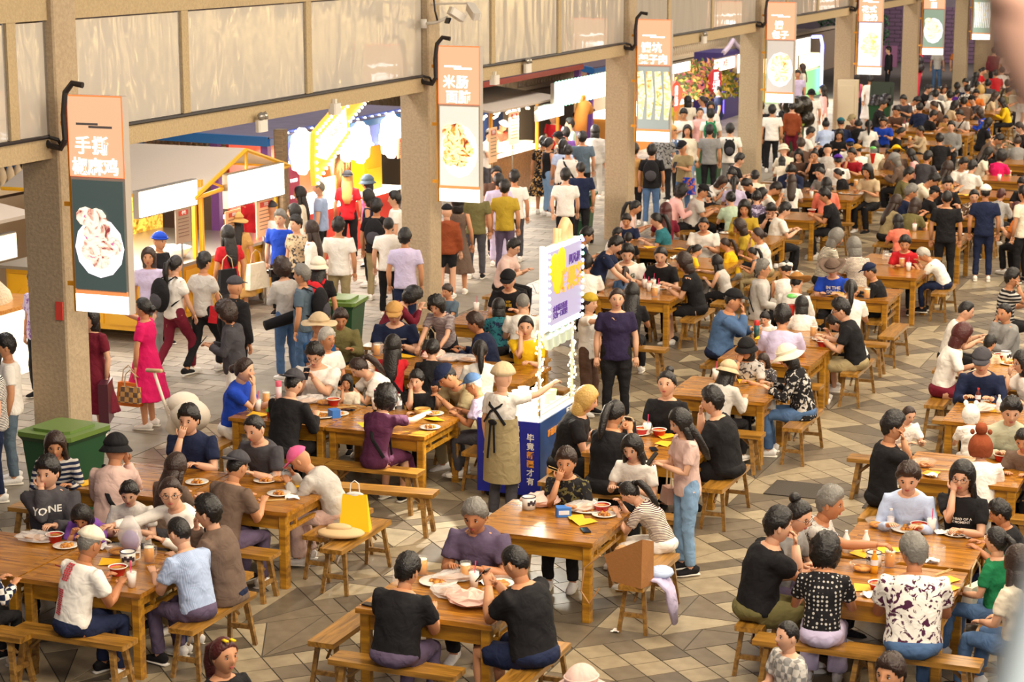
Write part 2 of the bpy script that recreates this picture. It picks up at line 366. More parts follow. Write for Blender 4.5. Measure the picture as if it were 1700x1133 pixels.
for k, Y in enumerate(PY):
    t = thing('light_box_sign', LBS[k], 'sign', (-12.6, Y - .32, 2.05)); W = .70; Hh = 2.42
    m = MB(); m.box((0, .07, Hh / 2), (W, .12, Hh)); part('sign_box', m, SG, t)
    m = MB(); m.box((0, 0, Hh - .45), (W - .02, .012, .88)); part('header_panel', m, E_PEACH, t); m = MB(); m.box((0, -.002, Hh - .445), (W, .01, .9)); m.box((0, -.002, Hh - .445), (W, .01, .9)); part('orange_edge', m, E_ORG, t, loc=(0, .004, 0))
    fm = foodmat(k, FK[k])
    m = MB(); m.box((0, .0, .87), (W - .05, .012, 1.24)); ph = part('photo_panel', m, E_BG[k], t)
    if k in (2, 6):
        for q in range(9 if k == 6 else 4):
            m = MB(); x = -.27 + q * (.068 if k == 6 else .18); w_ = .022 if k == 6 else .06
            m.tube([(x, -.008, .45), (x + .03, -.008, .9), (x - .01, -.008, 1.4)], [(w_ * .7, .004), (w_ * 1.2, .004), (w_, .004)], 8, side=(1, 0, 0)); part('food_print', m, fm, ph, smooth=False)
    else:
        m = MB(); m.ell((0, -.006, .8 if k else .74), (.318, .005, .42 if k else .34), 28, 6); part('plate_print', m, E_PL, ph)
        m = MB(); 
        for q in range(16): m.ell((rf.uniform(-.17, .17), -.010 - q * .0006, (.84 if k else .82) + rf.uniform(-.24, .3)), (.13, .003, .11), 14, 5)
        part('food_print', m, fm, ph)
    m = MB(); m.box((0, 0, .235), (W - .02, .012, .05)); part('orange_strip', m, E_ORG, t)
    m = MB(); m.box((0, -.001, .105), (W - .02, .012, .2)); part('white_panel', m, E_WH, t)
    m = MB()
    for z in (.3, 1.2, 2.1): m.box((-W / 2 - .07, .08, z), (.14, .03, .05))
    m.tube([(-W / 2 - .05, .08, -.02), (-W / 2 - .05, .08, Hh)], .022, 6); part('bracket', m, OR, t)
    l1, l2 = TX[k]; RX = (PI / 2, 0, 0)
    lettering(l1, .21, E_TXT, t, (-.05, -.012, 1.86), RX, .0035, .004, 1.12); lettering(l2, .2 if len(l2) == 3 else .21, E_TXT, t, (-.01, -.012, 1.63), RX, .0035, .004, 1.0)
    m = MB(); m.box((-.1, -.009, 2.11), (.28, .004, .025)); m.box((.07, -.009, 2.08), (.3, .004, .025)); part('caption_bar', m, mat('caption', '6d6a70', .5) if k == 0 else E_TXT, t)
# red paper tag on first pillar
m = MB(); m.box((0, 0, 0), (.09, .015, .21)); o = part('paper_tag', m, mat('red_tag', 'e0483c', .6), loc=(-13.22, 19.25, 2.02)); tag(o, 'small red paper tag stuck on the first pillar below the sign', 'tag')
# security camera + lights
def twin_light(loc, lab):
    t = thing('emergency_light', lab, 'light', loc, rz=PI / 2, group='emergency lights hung under the beam'); W_ = mat('white_plastic', 'dcd6cc', .4)
    m = MB(); m.box((0, 0, -.1), (.24, .08, .16), bev=.02); part('battery_box', m, W_, t)
    for s in (-1, 1):
        m = MB(); m.lathe([(.0, -.03), (.05, -.02), (.055, .02), (.0, .03)], seg=12); part('lamp_head', m, mat('lamp_chrome', 'a9a49a', .25, .6), t, loc=(s * .06, -.03, .03), rot=(1.2, 0, s * .3), smooth=True)
    return t
twin_light((-13.15, 23.95, 3.8), 'white twin-head emergency light under the beam between first and second pillars'); twin_light((-13.15, 33.6, 3.95), 'white twin-head emergency light under the beam between second and third pillars')
twin_light((-13.15, 44.4, 3.9), 'white twin-head emergency light under the beam between third and fourth pillars')
for yy, lab in ((26.2, 'white floodlight box under the beam left of the second pillar'), (32.2, 'white floodlight box under the beam right of the second pillar')):
    t = thing('floodlight', lab, 'light', (-13.2, yy, 3.74)); m = MB(); m.box((0, 0, 0), (.12, .2, .16), bev=.02); part('housing', m, mat('white_plastic', 'dcd6cc'), t); m = MB(); m.box((0, 0, .1), (.05, .05, .08)); part('mount', m, mat('white_plastic', 'dcd6cc'), t)
t = thing('security_camera', 'white bullet security camera pointing down on the second pillar', 'security camera', (-12.95, 29.2, 4.86)); WP = mat('white_plastic', 'dcd6cc', .4)
Rm = Euler((-.5, 0, -.5)).to_matrix()
m = MB(); m.box((.35, .0, .1), (.12, .3, .11), R=Rm, bev=.02); part('housing', m, WP, t)
m = MB(); m.box((.27, -.15, .01), (.1, .03, .09), R=Rm); part('lens_front', m, mat('lens_black', '17161a', .15), t)
m = MB(); m.tube([(-.2, 0, -.05), (.0, 0, -.03), (.2, 0, .05)], .025, 8); m.tube([(-.2, 0, -.12), (-.2, 0, .02)], .05, 8); part('bracket', m, WP, t, smooth=True)
m = MB(); m.tube([(-.05, 0, .6), (-.02, -.02, .35), (.0, -.02, .15), (.04, -.02, .0)], .016, 6); part('lead', m, CABLE, t, smooth=True)
t = thing('security_camera', 'white security camera seen from behind above the second pillar sign', 'security camera', (-12.6, 29.4, 5.0)); m = MB(); m.box((.2, 0, .0), (.13, .36, .12), R=Euler((.45, 0, .75)).to_matrix(), bev=.02); part('housing', m, WP, t); m = MB(); m.tube([(-.6, .1, .1), (.1, .1, .12)], .02, 6); part('bracket', m, WP, t)
# ------------------------------------------------------------------ stall side
YEL = mat('yellow_paint', 'e2a81a', .4); CANV = mat('canopy_cloth', 'b9ab9a', .9, bump=.1); LB = emit('stall_light', 'fff6e4', 6.0); TARP = mat('tarp_roof', '6f6780', .6, bump=.3, bscale=3, var=.3)
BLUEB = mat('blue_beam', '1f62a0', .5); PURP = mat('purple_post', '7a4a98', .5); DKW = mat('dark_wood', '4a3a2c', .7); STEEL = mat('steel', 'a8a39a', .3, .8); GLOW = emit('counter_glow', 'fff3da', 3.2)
def light_sign(lab, X, y0, y1, z0, z1, th=.1, m_=None, name='lit_sign', shape=None):
    t = thing(name, lab, 'sign', (X, (y0 + y1) / 2, (z0 + z1) / 2)); w_, h_ = y1 - y0, z1 - z0
    m = MB(); m.box((-th / 2, 0, 0), (th, w_, h_), bev=0); part('sign_box', m, STEEL, t)
    m = MB(); m.box((.008, 0, 0), (.012, w_ - .04, h_ - .04)); part('lit_face', m, m_ or LB, t)
    if X <= -17.6: m = MB(); m.tube([(-.12, 0, -(z0 + z1) / 2), (-.12, 0, 0)], .03, 6); part('support_pole', m, STEEL, t)
    return t
def menu_board(lab, loc, w_=.5, h_=.65, rz=PI / 2, txt='餐', col='e9b98e'):
    t = thing('menu_board', lab, 'menu board', loc, rz); m = MB(); m.box((0, 0, 0), (w_, .02, h_)); part('board', m, mat('menu_' + col, col, .6), t)
    m = MB(); m.tube([(0, .03, -loc[2]), (0, .03, 0)], .015, 6); part('support_pole', m, STEEL, t)
    m = MB(); m.box((0, -.014, h_ * .36), (w_ * .6, .008, h_ * .14)); part('heading_band', m, mat('menu_red', 'c8402c', .5), t)
    lettering(txt, h_ * .12, mat('menu_white', 'f5eee4'), t, (0, -.022, h_ * .36), (PI / 2, 0, 0))
    m = MB()
    for r in range(6): m.box((0, -.013, h_ * (.2 - r * .1)), (w_ * .7, .004, .012))
    part('menu_lines', m, mat('menu_ink', '7a5a48'), t); return t
# yellow cart with canopy
t = thing('food_cart', 'yellow wheeled food cart under a beige peaked canopy beyond the first pillar', 'food cart', (-17.9, 28.6, 0))
m = MB(); m.box((0, 0, .62), (2.5, 4.3, .85), bev=.04); part('body', m, YEL, t); m = MB(); m.box((0, 0, 1.07), (2.7, 4.5, .05)); part('worktop', m, STEEL, t)
for k in range(7):
    m = MB(); m.box((1.26, -1.85 + k * .6, .62), (.03, .5, .68), bev=.0); m.tube([(1.29, -1.85 + k * .6 - .15, .62), (1.29, -1.85 + k * .6, .78), (1.29, -1.85 + k * .6 + .15, .62), (1.29, -1.85 + k * .6, .46)], .014, 6, closed=True); part('side_panel', m, YEL, t)
for k in range(4):
    m = MB(); m.box((-.9 + k * .6, -2.16, .62), (.5, .03, .68)); m.tube([(-.9 + k * .6 - .15, -2.18, .62), (-.9 + k * .6, -2.18, .78), (-.9 + k * .6 + .15, -2.18, .62), (-.9 + k * .6, -2.18, .46)], .014, 6, closed=True); part('side_panel', m, YEL, t)
for sx in (-1.1, 1.1):
    for sy in (-1.9, 1.9):
        m = MB(); m.tube([(sx - .03, sy, .1), (sx + .03, sy, .1)], .1, 12); m.box((sx, sy, .2), (.03, .06, .15)); part('castor', m, STEEL, t)
for sx, sy in ((1.25, -.55), (-1.25, -.55), (1.25, 2.15), (-1.25, 2.15), (1.32, -.45)):
    m = MB(); m.box((sx, sy, 1.7), (.06, .06, 1.3)); part('canopy_post', m, YEL, t)
V = [(-2.2, -.8, 2.12), (1.4, -.8, 2.12), (1.4, .9, 2.72), (-2.2, .9, 2.72), (1.4, 2.4, 2.3), (-2.2, 2.4, 2.3)]
m = MB(); m.add(V + [(x, y, z - .03) for x, y, z in V], [(0, 1, 2, 3), (3, 2, 4, 5), (9, 8, 7, 6), (11, 10, 8, 9)]); part('canopy', m, CANV, t)
m = MB()
for a, bb in ((0, 1), (1, 2), (2, 4), (1, 4), (4, 5)): m.tube([np.array(V[a]) - (0, 0, .03), np.array(V[bb]) - (0, 0, .03)], .035, 6)
m.tube([(1.4, .9, 2.7), (1.4, .9, 2.2)], .03, 6); m.tube([(1.4, -.3, 2.3), (1.4, .2, 2.15), (1.4, .8, 2.3)], .02, 6); part('canopy_frame', m, YEL, t)
light_sign('glowing white box sign hung below the beige canopy nearest the first pillar', -16.5, 26.2, 27.9, 1.98, 2.4)
light_sign('long glowing white box sign at the right end of the beige canopy', -16.4, 28.7, 30.6, 1.82, 2.38)
menu_board('grey-brown menu board left of the yellow canopy posts', (-16.5, 27.45, 1.72), .45, .55, txt='小吃', col='a8917a'); menu_board('orange hanging menu board right of the yellow canopy posts', (-16.35, 28.75, 1.55), .5, .5, txt='烧烤', col='eeb684')
menu_board('peach menu board right of the wooden post side of the white sign', (-16.5, 30.1, 1.5), .62, .62, txt='冷饮', col='f0b78c')
t = thing('food_poster', 'golden noodle poster panel behind the yellow cart counter', 'poster', (-19.0, 29.3, 1.6), PI / 2)
m = MB(); m.box((0, 0, 0), (3.2, .04, 1.3)); part('panel', m, foodmat(20, ('6b4a14', 'b98420', 'e0b84c', 'caa03a')), t)
t = thing('steaming_bowl', 'white basin on the yellow cart counter with rising steam', 'basin', (-17.1, 28.0, 1.1)); m = MB(); m.lathe([(.0, .0), (.25, .0), (.36, .16), (.33, .16), (.2, .05), (0, .04)], seg=20); part('basin', m, mat('enamel', 'ece6da', .3), t, smooth=True)
# wooden post
m = MB(); m.box((0, 0, 1.45), (.2, .2, 2.9), bev=.03); tag(part('wooden_post', m, wood('old_post', '6f5c44', '9a8262'), loc=(-16.6, 30.9, 0)), 'square weathered wooden post between the yellow cart and the blue stall', 'post')
# blue-purple tarp roofs behind
def roof(lab, y0, y1, z, mt, x0=-20.5, x1=-17.0, dz=.45, fm=BLUEB, posts=True):
    t = thing('stall_roof', lab, 'stall roof', ((x0 + x1) / 2, (y0 + y1) / 2, 0)); w2 = (x1 - x0) / 2; h2 = (y1 - y0) / 2
    m = MB(); m.add([(-w2, -h2, z + dz), (w2, -h2, z), (w2, h2, z), (-w2, h2, z + dz), (-w2, -h2, z + dz - .06), (w2, -h2, z - .06), (w2, h2, z - .06), (-w2, h2, z + dz - .06)], [(0, 1, 2, 3), (7, 6, 5, 4), (0, 4, 5, 1), (1, 5, 6, 2), (2, 6, 7, 3), (3, 7, 4, 0)]); part('roof_sheet', m, mt, t)
    m = MB(); m.box((w2, 0, z - .09), (.08, 2 * h2, .12)); m.add([(-w2, -h2 - .03, z + dz - .16), (w2, -h2 - .03, z - .16), (w2, -h2 + .05, z - .16), (-w2, -h2 + .05, z + dz - .16), (-w2, -h2 - .03, z + dz + .01), (w2, -h2 - .03, z + .01), (w2, -h2 + .05, z + .01), (-w2, -h2 + .05, z + dz + .01)], [(3, 2, 1, 0), (4, 5, 6, 7), (0, 1, 5, 4), (1, 2, 6, 5), (2, 3, 7, 6), (3, 0, 4, 7)]); part('edge_beam', m, fm, t)
    if posts:
        for sy in (-h2 + .1, h2 - .1):
            m = MB(); m.box((w2 - .1, sy, z / 2 - .05), (.14, .14, z - .1)); part('post', m, PURP, t)
    return t
roof('purple-grey sheet roof with blue edge beam above the blue and red stall', 32.0, 38.6, 2.62, TARP, -25.5, -17.45, dz=.12)
for q, (xx, mm) in enumerate(((-18.6, PURP), (-20.2, BLUEB), (-21.6, PURP), (-23, BLUEB))):
    m = MB(); m.box((0, 0, 1.25), (.16, .14, 2.5)); tag(part('roof_post', m, mm, loc=(xx, 32.15, 0)), ['first', 'second', 'third', 'fourth'][q] + ' post from the right under the blue roof edge behind the yellow cart', 'post')
roof('maroon-edged dark roof over the bear-brown menu stall', 40.5, 49.6, 2.85, mat('tarp_maroon', '5a4650', .7), -21, -17.9, fm=mat('maroon_beam', '9a3a2c', .5)); roof('dark roof of the far flower stall past the third pillar', 51.5, 58, 2.6, mat('tarp_maroon', '5a4650'), -21, -18.3)
# blue stall
t = thing('snack_stall', 'blue and red snack stall left of the second pillar with lit fascia', 'stall', (-18.3, 35.4, 0))
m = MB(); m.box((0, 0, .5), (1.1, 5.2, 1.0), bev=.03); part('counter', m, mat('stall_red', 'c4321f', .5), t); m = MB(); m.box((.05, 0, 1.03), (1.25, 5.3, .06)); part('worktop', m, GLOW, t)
m = MB(); m.box((-.6, -.6, 1.75), (.06, 3.4, 1.5)); part('red_back_panel', m, mat('stall_red2', 'd8452a', .5), t); m = MB(); m.box((.62, -2.1, 1.5), (.06, .5, 1.5)); bo = part('price_board', m, mat('maroon_board', '7a1f38', .6), t)
for k in range(4): lettering('¥ 10 20', .09, E_TXT, bo, (.66, -2.1, 2.0 - k * .3), (PI / 2, 0, PI / 2))
m = MB(); m.box((.75, 0, 2.35), (.08, 5.4, .62)); fa = part('fascia', m, mat('fascia_blue', '2a3f9e', .5), t)
for k in range(34):
    m = MB(); m.ell((.82, -2.6 + (k % 17) * .32, 2.62 if k < 17 else 2.08), (.03, .03, .03), 6, 5); part('bulb', m, emit('bulb_cool', 'dfe9ff', 9), fa)
m = MB(); m.lathe([(.3, 0), (.3, .85), (.26, .9), (0, .92)], (.1, .75, 1.05), 22); part('steel_urn', m, mat('copper_urn', 'a9764a', .2, .9), t, smooth=True)
m = MB(); m.box((.1, 1.8, 1.65), (.6, .85, 1.2), bev=.02); m.box((.42, 1.8, 1.3), (.03, .6, .4)); part('yellow_cabinet', m, mat('cab_yellow', 'eeb90e', .4), t)
m = MB(); m.box((.45, -.3, 1.35), (.05, .5, .4)); part('warm_lamp_panel', m, emit('warmglow', 'ffdca0', 7), t)
def round_sign(lab, y, z, ry, rz_, X=-17.35, m_=None):
    t = thing('round_lit_sign', lab, 'sign', (X, y, z)); m = MB()
    poly = [(ry * (1 + .07 * math.cos(8 * a)) * math.cos(a), rz_ * (1 + .07 * math.cos(8 * a)) * math.sin(a)) for a in [2 * PI * k / 40 for k in range(40)]]
    M_ = Matrix(((0, 0, 1, 0), (1, 0, 0, 0), (0, 1, 0, 0), (0, 0, 0, 1))); m.prism(poly, -.06, .06, M=M_); part('lit_face', m, m_ or LB, t)
    m = MB(); m.box((-.12, 0, 0), (.12, .1, .1)); part('bracket', m, STEEL, t)
round_sign('round scalloped white glowing sign beside the wooden post', 33.1, 2.27, .38, .4); round_sign('oval white glowing sign right of the bottle-shaped sign', 35.5, 2.2, .36, .38); round_sign('white glowing jug-shaped sign nearest the second pillar', 36.9, 2.2, .42, .42); round_sign('small white glowing sign between two oval signs', 34.9, 2.1, .16, .2)
t = thing('marquee_sign', 'tilted yellow marquee sign with bulbs and white lit text field', 'sign', (-16.95, 33.7, 2.55)); M_ = Matrix(((0, 0, 1, 0), (1, 0, 0, 0), (0, 1, 0, 0), (0, 0, 0, 1)))
P = [(-1.0, -.45), (-.95, .1), (.25, .62), (.35, .5), (1.25, .88), (1.25, .55), (.45, .2), (.4, -.1), (-.6, -.6), (-.95, -.85)]
m = MB(); m.prism(P, -.05, .05, M=M_); part('sign_body', m, emit('marquee_yellow', 'eeb33a', 1.0), t)
m = MB(); m.prism([(-.85, -.35), (-.8, .02), (.25, .45), (.3, 0), (-.55, -.42)], .05, .07, M=M_); part('text_field', m, E_WH, t)
lettering('乌苏啤酒', .2, mat('marq_txt', 'e8c8b0'), t, (.08, -.28, .03), (PI / 2, -.38, PI / 2))
for a, bb in zip(P, P[1:] + P[:1]):
    n = max(1, int(math.dist(a, bb) / .13))
    for q in range(n):
        m = MB(); x = a[0] + (bb[0] - a[0]) * q / n; z = a[1] + (bb[1] - a[1]) * q / n; m.ell((.07, x * .95, z * .95), (.03, .03, .03), 6, 5); part('bulb', m, emit('bulb_warm', 'fff0c8', 9), t)
menu_board('small peach board on the yellow cabinet of the red stall', (-17.2, 37.1, 1.95), .45, .4, txt='特价', col='f0a878')
def pole(lab, x, y, h, mt, r=.05):
    m = MB(); m.tube([(0, 0, 0), (0, 0, h)], r, 10); tag(part('pole', m, mt, loc=(x, y, 0), smooth=True), lab, 'pole')
pole('white pole by the red stall left of the second pillar', -17.2, 38.3, 2.6, mat('white_pole', 'd9d2c6'))
# third stall
t = thing('food_counter', 'bright food counter stall with beige canopy between second and third pillars', 'stall', (-18.4, 45.0, 0))
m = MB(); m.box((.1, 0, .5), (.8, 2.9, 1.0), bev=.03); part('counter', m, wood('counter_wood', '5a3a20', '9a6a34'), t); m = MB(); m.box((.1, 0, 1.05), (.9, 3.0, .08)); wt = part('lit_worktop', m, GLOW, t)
for k in range(10):
    m = MB(); m.lathe([(.0, 0), (.14, .0), (.2, .08), (.0, .1)], (rf.uniform(-.15, .3), -1.3 + k * .28, 1.1), 12); part('food_tray', m, foodmat(21, ('a8682c', 'f0c878', 'fff0c8')) if k == 0 else MATS.setdefault('tray', mat('tray_w', 'f3e2bb', .5)), t)
m = MB(); V = [(-1.2, -2.4, 2.45), (.9, -2.4, 2.2), (.9, 2.1, 2.2), (-1.2, 2.1, 2.45)]; m.add(V + [(x, y, z - .05) for x, y, z in V], [(0, 1, 2, 3), (7, 6, 5, 4), (0, 4, 5, 1), (1, 5, 6, 2), (2, 6, 7, 3), (3, 7, 4, 0)]); part('canopy', m, CANV, t)
for sy in (-2.3, .6, 2.0): m = MB(); m.box((.8, sy, 1.6), (.07, .07, 1.2)); part('post', m, OR, t)
m = MB()
for k in range(24): m.ell((.85 + rf.uniform(-.3, .0), -2.3 + k * .1, 2.05 + rf.uniform(-.06, .06)), (.03, .03, .03), 6, 4)
part('fairy_lights', m, emit('bulb_warm', 'fff0c8', 9), t)['kind'] = 'stuff'
m = MB(); m.box((-.75, 0, 1.5), (.05, 4.4, 1.6)); part('back_wall', m, mat('backwall_navy', '29406e', .6), t)
light_sign('scalloped bright white sign under the beige canopy between second and third pillars', -17.3, 44.9, 46.6, 1.78, 2.14); menu_board('peach menu with red heading on the canopy between second and third pillars', (-17.4, 43.6, 1.75), .6, .75, txt='烤肉', col='f2c79a'); menu_board('tall peach menu by the grey shutter left of the third pillar', (-17.5, 48.2, 1.8), .6, .95, txt='馕坑', col='f2c79a'); menu_board('peach menu right beside the second pillar sign', (-16.6, 40.4, 1.7), .42, .75, txt='烤鱼', col='f2c79a')
t = light_sign('green and white bulb-lit character sign left of the third pillar', -17.2, 45.7, 49.9, 2.1, 2.62, m_=emit('green_glow', 'd8fff0', 4)); lettering('椒麻鸡架子肉', .4, emit('sg_txt', 'ffffff', 5), t, (.03, 0, 0), (PI / 2, 0, PI / 2))
for k in range(40): m = MB(); m.ell((.05, -2.1 + (k % 20) * .22, .27 if k < 20 else -.27), (.04, .04, .04), 6, 4); part('bulb', m, emit('bulb_green', '8fe8c0', 6), t)
# camel head decoration
t = thing('camel_head', 'orange-brown camel head decoration hung beside the white scalloped sign', 'decoration', (-17.1, 47.5, 1.85)); CM = mat('camel', 'd98a3a', .8)
m = MB(); m.tube([(0, -.25, -.5), (0, -.2, -.1), (0, -.05, .1), (0, .2, .05), (0, .45, -.05)], [.16, .17, .19, .15, .1], 12); m.ell((0, -.12, .28), (.05, .05, .1)); m.ell((0, .0, .29), (.05, .05, .09)); part('head', m, CM, t, smooth=True); m = MB(); m.ell((.13, .12, .1), (.03, .04, .04)); m.ell((.03, .55, -.05), (.07, .04, .05)); part('eyes_and_nose', m, mat('lens_black', '17161a'), t, smooth=True)
# far left white stall
t = thing('bread_stall', 'brightly lit white counter stall with mounded food left of the first pillar', 'stall', (-18.2, 22.0, 0))
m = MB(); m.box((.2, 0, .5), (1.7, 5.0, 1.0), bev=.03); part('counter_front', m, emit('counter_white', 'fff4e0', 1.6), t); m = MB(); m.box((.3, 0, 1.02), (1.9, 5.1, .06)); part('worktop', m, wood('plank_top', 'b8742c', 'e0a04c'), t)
for y_ in (.0, 1.7): m = MB(); m.ell((.3, y_, 1.07), (.7, .7, .38), 20, 10); m.f = m.f; part('food_mound', m, mat('crumbs', 'efdcb8', .7, bump=.8, bscale=30, var=.35), t, smooth=True)
for k in range(8): m = MB(); m.box((.2, 2.05, 1.78 + k * .055), (.3, .3, .035), bev=.04); part('egg_tray', m, mat('tray_card', 'e6cdae', .8, bump=.6, bscale=60), t)
m = MB(); m.box((.1, 1.7, 1.72), (.8, 1.4, .04)); m.box((.1, 2.1, 1.4), (.05, .05, .7)); part('shelf', m, STEEL, t)
V = [(-1.4, -2.8, 2.75), (1.2, -2.8, 2.3), (1.2, 2.3, 2.3), (-1.4, 2.3, 2.75)]; m = MB(); m.add(V + [(x, y, z - .05) for x, y, z in V], [(0, 1, 2, 3), (7, 6, 5, 4), (0, 4, 5, 1), (1, 5, 6, 2), (2, 6, 7, 3)]); part('canopy', m, CANV, t)
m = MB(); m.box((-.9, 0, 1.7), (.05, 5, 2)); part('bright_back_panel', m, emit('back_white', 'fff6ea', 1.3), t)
light_sign('ornate cream sign with purple outline left of the first pillar', -17.0, 22.2, 23.8, 1.72, 2.1, m_=emit('cream_lit', 'ffeccb', 1.2))
# flower stall past third pillar
t = thing('flower_stall', 'flower-decked snack stall right of the third pillar sign', 'stall', (-18.9, 57.3, 0))
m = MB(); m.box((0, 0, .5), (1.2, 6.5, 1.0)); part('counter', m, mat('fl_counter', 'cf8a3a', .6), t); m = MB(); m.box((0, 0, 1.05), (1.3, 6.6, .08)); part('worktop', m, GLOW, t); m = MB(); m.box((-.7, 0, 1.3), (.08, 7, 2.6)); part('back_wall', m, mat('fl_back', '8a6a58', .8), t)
light_sign('tilted white strip light sign above the flower stall', -17.9, 56.6, 59.0, 2.05, 2.35)
def leaves(lab, x0, y0, z0, dx, dy, dz, n, cols, name='flower_garland', cat='flowers', kind=None):
    m = MB()
    for k in range(n):
        c = np.array([rf.uniform(-dx, dx), rf.uniform(-dy, dy), rf.uniform(-dz, dz)]); R = Euler((rf.uniform(0, 6), rf.uniform(0, 6), 0)).to_matrix()
        m.add(np.array([(-.07, 0, 0), (0, -.05, .02), (.09, 0, 0), (0, .05, .02)]) @ np.array(R).T + c, [(0, 1, 2, 3)], rf.randrange(len(cols)))
    o = part(name, m, [mat('leaf_' + c, c, .7) for c in cols], loc=(x0, y0, z0)); return tag(o, lab, cat, kind='stuff')
leaves('hanging pink and green flower garland over the stall right of the third pillar', -18.0, 60.2, 1.7, .3, 1.3, .55, 500, ['c86a7a', '6f8a3a', 'e8a070', '4f6a30', 'e0c060'])
leaves('yellow blossom garland by the red round sign near the fourth pillar', -18.1, 63.4, 1.5, .25, 1.5, .6, 450, ['d8b030', '7a8a30', 'f0d060', '5a6a28'])
RED = mat('sign_red', 'd8402a', .5)
m = MB(); M_ = Matrix(((0, 0, 1, 0), (1, 0, 0, 0), (0, 1, 0, 0), (0, 0, 0, 1)))
t = thing('round_red_sign', 'round red sign with white characters hanging near the fourth pillar', 'sign', (-17.7, 61.0, 1.62)); m.prism([(.62 * math.cos(2 * PI * k / 28), .36 * math.sin(2 * PI * k / 28)) for k in range(28)], -.04, .04, M=M_); part('disc', m, mat('sign_red2', 'c8282e', .5), t); lettering('甜胚\n土豆泥', .26, E_TXT, t, (.05, 0, 0), (PI / 2, 0, PI / 2))
t = thing('red_shaped_sign', 'red apple-shaped sign hanging right of the third pillar', 'sign', (-17.7, 56.9, 1.45)); m = MB(); m.prism([(.62 * (1 + .12 * math.sin(3 * a)) * math.cos(a), .4 * (1 + .1 * math.cos(4 * a)) * math.sin(a)) for a in [2 * PI * k / 30 for k in range(30)]] , -.04, .04, M=M_); part('panel', m, emit('red_lit', 'e0422a', .8), t); m = MB(); m.tube([(-.08, 0, -1.45), (-.08, 0, 0)], .03, 6); part('support_pole', m, STEEL, t); lettering('烤\n奶', .3, E_TXT, t, (.05, 0, 0), (PI / 2, 0, PI / 2))
t = light_sign('red and white shark-tooth lit sign above the round red sign', -17.8, 61.2, 63.6, 1.85, 2.25, m_=emit('red_white', 'ffd8c8', 3)); lettering('冰粉', .3, RED, t, (.03, 0, 0), (PI / 2, 0, PI / 2))
light_sign('bright white sign against the fourth pillar', -17.6, 63.2, 65.2, 1.7, 2.3)
t = thing('purple_kiosk', 'purple kiosk with white scroll pediment behind the fourth pillar', 'kiosk', (-19.2, 66.5, 0)); m = MB(); m.box((0, 0, 1.1), (1.0, 2.2, 2.2)); part('booth', m, mat('kiosk_purple', '3b2a70', .5), t); m = MB(); m.tube([(.5, -1.1, 2.2), (.5, -.5, 2.35), (.5, 0, 2.55), (.5, .5, 2.35), (.5, 1.1, 2.2)], .08, 8); part('pediment', m, mat('kiosk_white', 'd8c8d8', .5), t); m = MB(); m.box((.5, -1.12, .8), (.05, .25, 1.2)); part('lit_strip', m, emit('violet_lit', '7a58ff', 3), t)
# stall past fourth pillar
t = thing('drinks_stall', 'drinks stall with curved blue neon frame past the fourth pillar sign', 'stall', (-18.8, 75, 0)); m = MB(); m.box((0, 0, .5), (1.2, 5, 1.0)); part('counter', m, emit('green_counter', '8fd888', .8), t); m = MB(); m.box((-.7, 0, 1.2), (.1, 6, 2.4)); part('back_wall', m, mat('green_dark', '2f4a38', .8), t)
m = MB(); m.tube([(.7, 1.8, .1), (.7, 1.8, 1.9), (.7, 1.5, 2.2), (.7, .2, 2.25)], .06, 8); part('neon_frame', m, emit('neon_blue', '8a90ff', 5), t, smooth=True)
m = MB(); m.box((0, 0, 1.3), (1.0, 4.6, .5)); part('display', m, emit('disp', 'ffe8b8', 1.6), t)
light_sign('white square lit sign past the fourth pillar sign', -17.8, 71.2, 73.6, 1.75, 2.35, m_=emit('soft_white', 'fdf8e4', 2.5)); 
light_sign('small white sign hung under the terrace right of the third pillar', -20.2, 60, 64, 2.0, 2.25)
for yy, s_ in ((28, 12), (35.3, 12), (44.3, 13), (57, 16), (73, 14)):
    area('stall_lamp', (-17.2, yy, 2.15), 3.2, 150 + s_ * 4, (1, .93, .82), aim=(-15.6, yy, 0), sy=.5); area('stall_lamp', (-18.3, yy, 2.05), 3, 150, (1, .92, .8), aim=(-18.6, yy, 0), sy=.6)
area('lane_lamp', (-15.6, 26, 6.5), 1.2, 560, (1, .92, .85), aim=(-15.6, 26.5, 0), sy=14); area('lane_lamp', (-15.6, 45, 6.5), 1.2, 600, (1, .92, .85), aim=(-15.6, 45.5, 0), sy=16); area('lane_lamp', (-15.6, 65, 6.5), 1.2, 560, (1, .9, .85), aim=(-15.6, 65.5, 0), sy=16)
area('terrace_fill', (-19.5, 40, 5.5), 22, 260, (1, .9, .75), aim=(-21.2, 40, 2), sy=1.2); area('terrace_fill', (-19.5, 64, 5.5), 22, 260, (1, .85, .75), aim=(-21.2, 64, 2), sy=1.2)  # fill lights added above the stalls to brighten the balustrade
area('end_lamp', (-15, 90, 6), 6, 500, (1, .9, .95), aim=(-15, 97, 1))
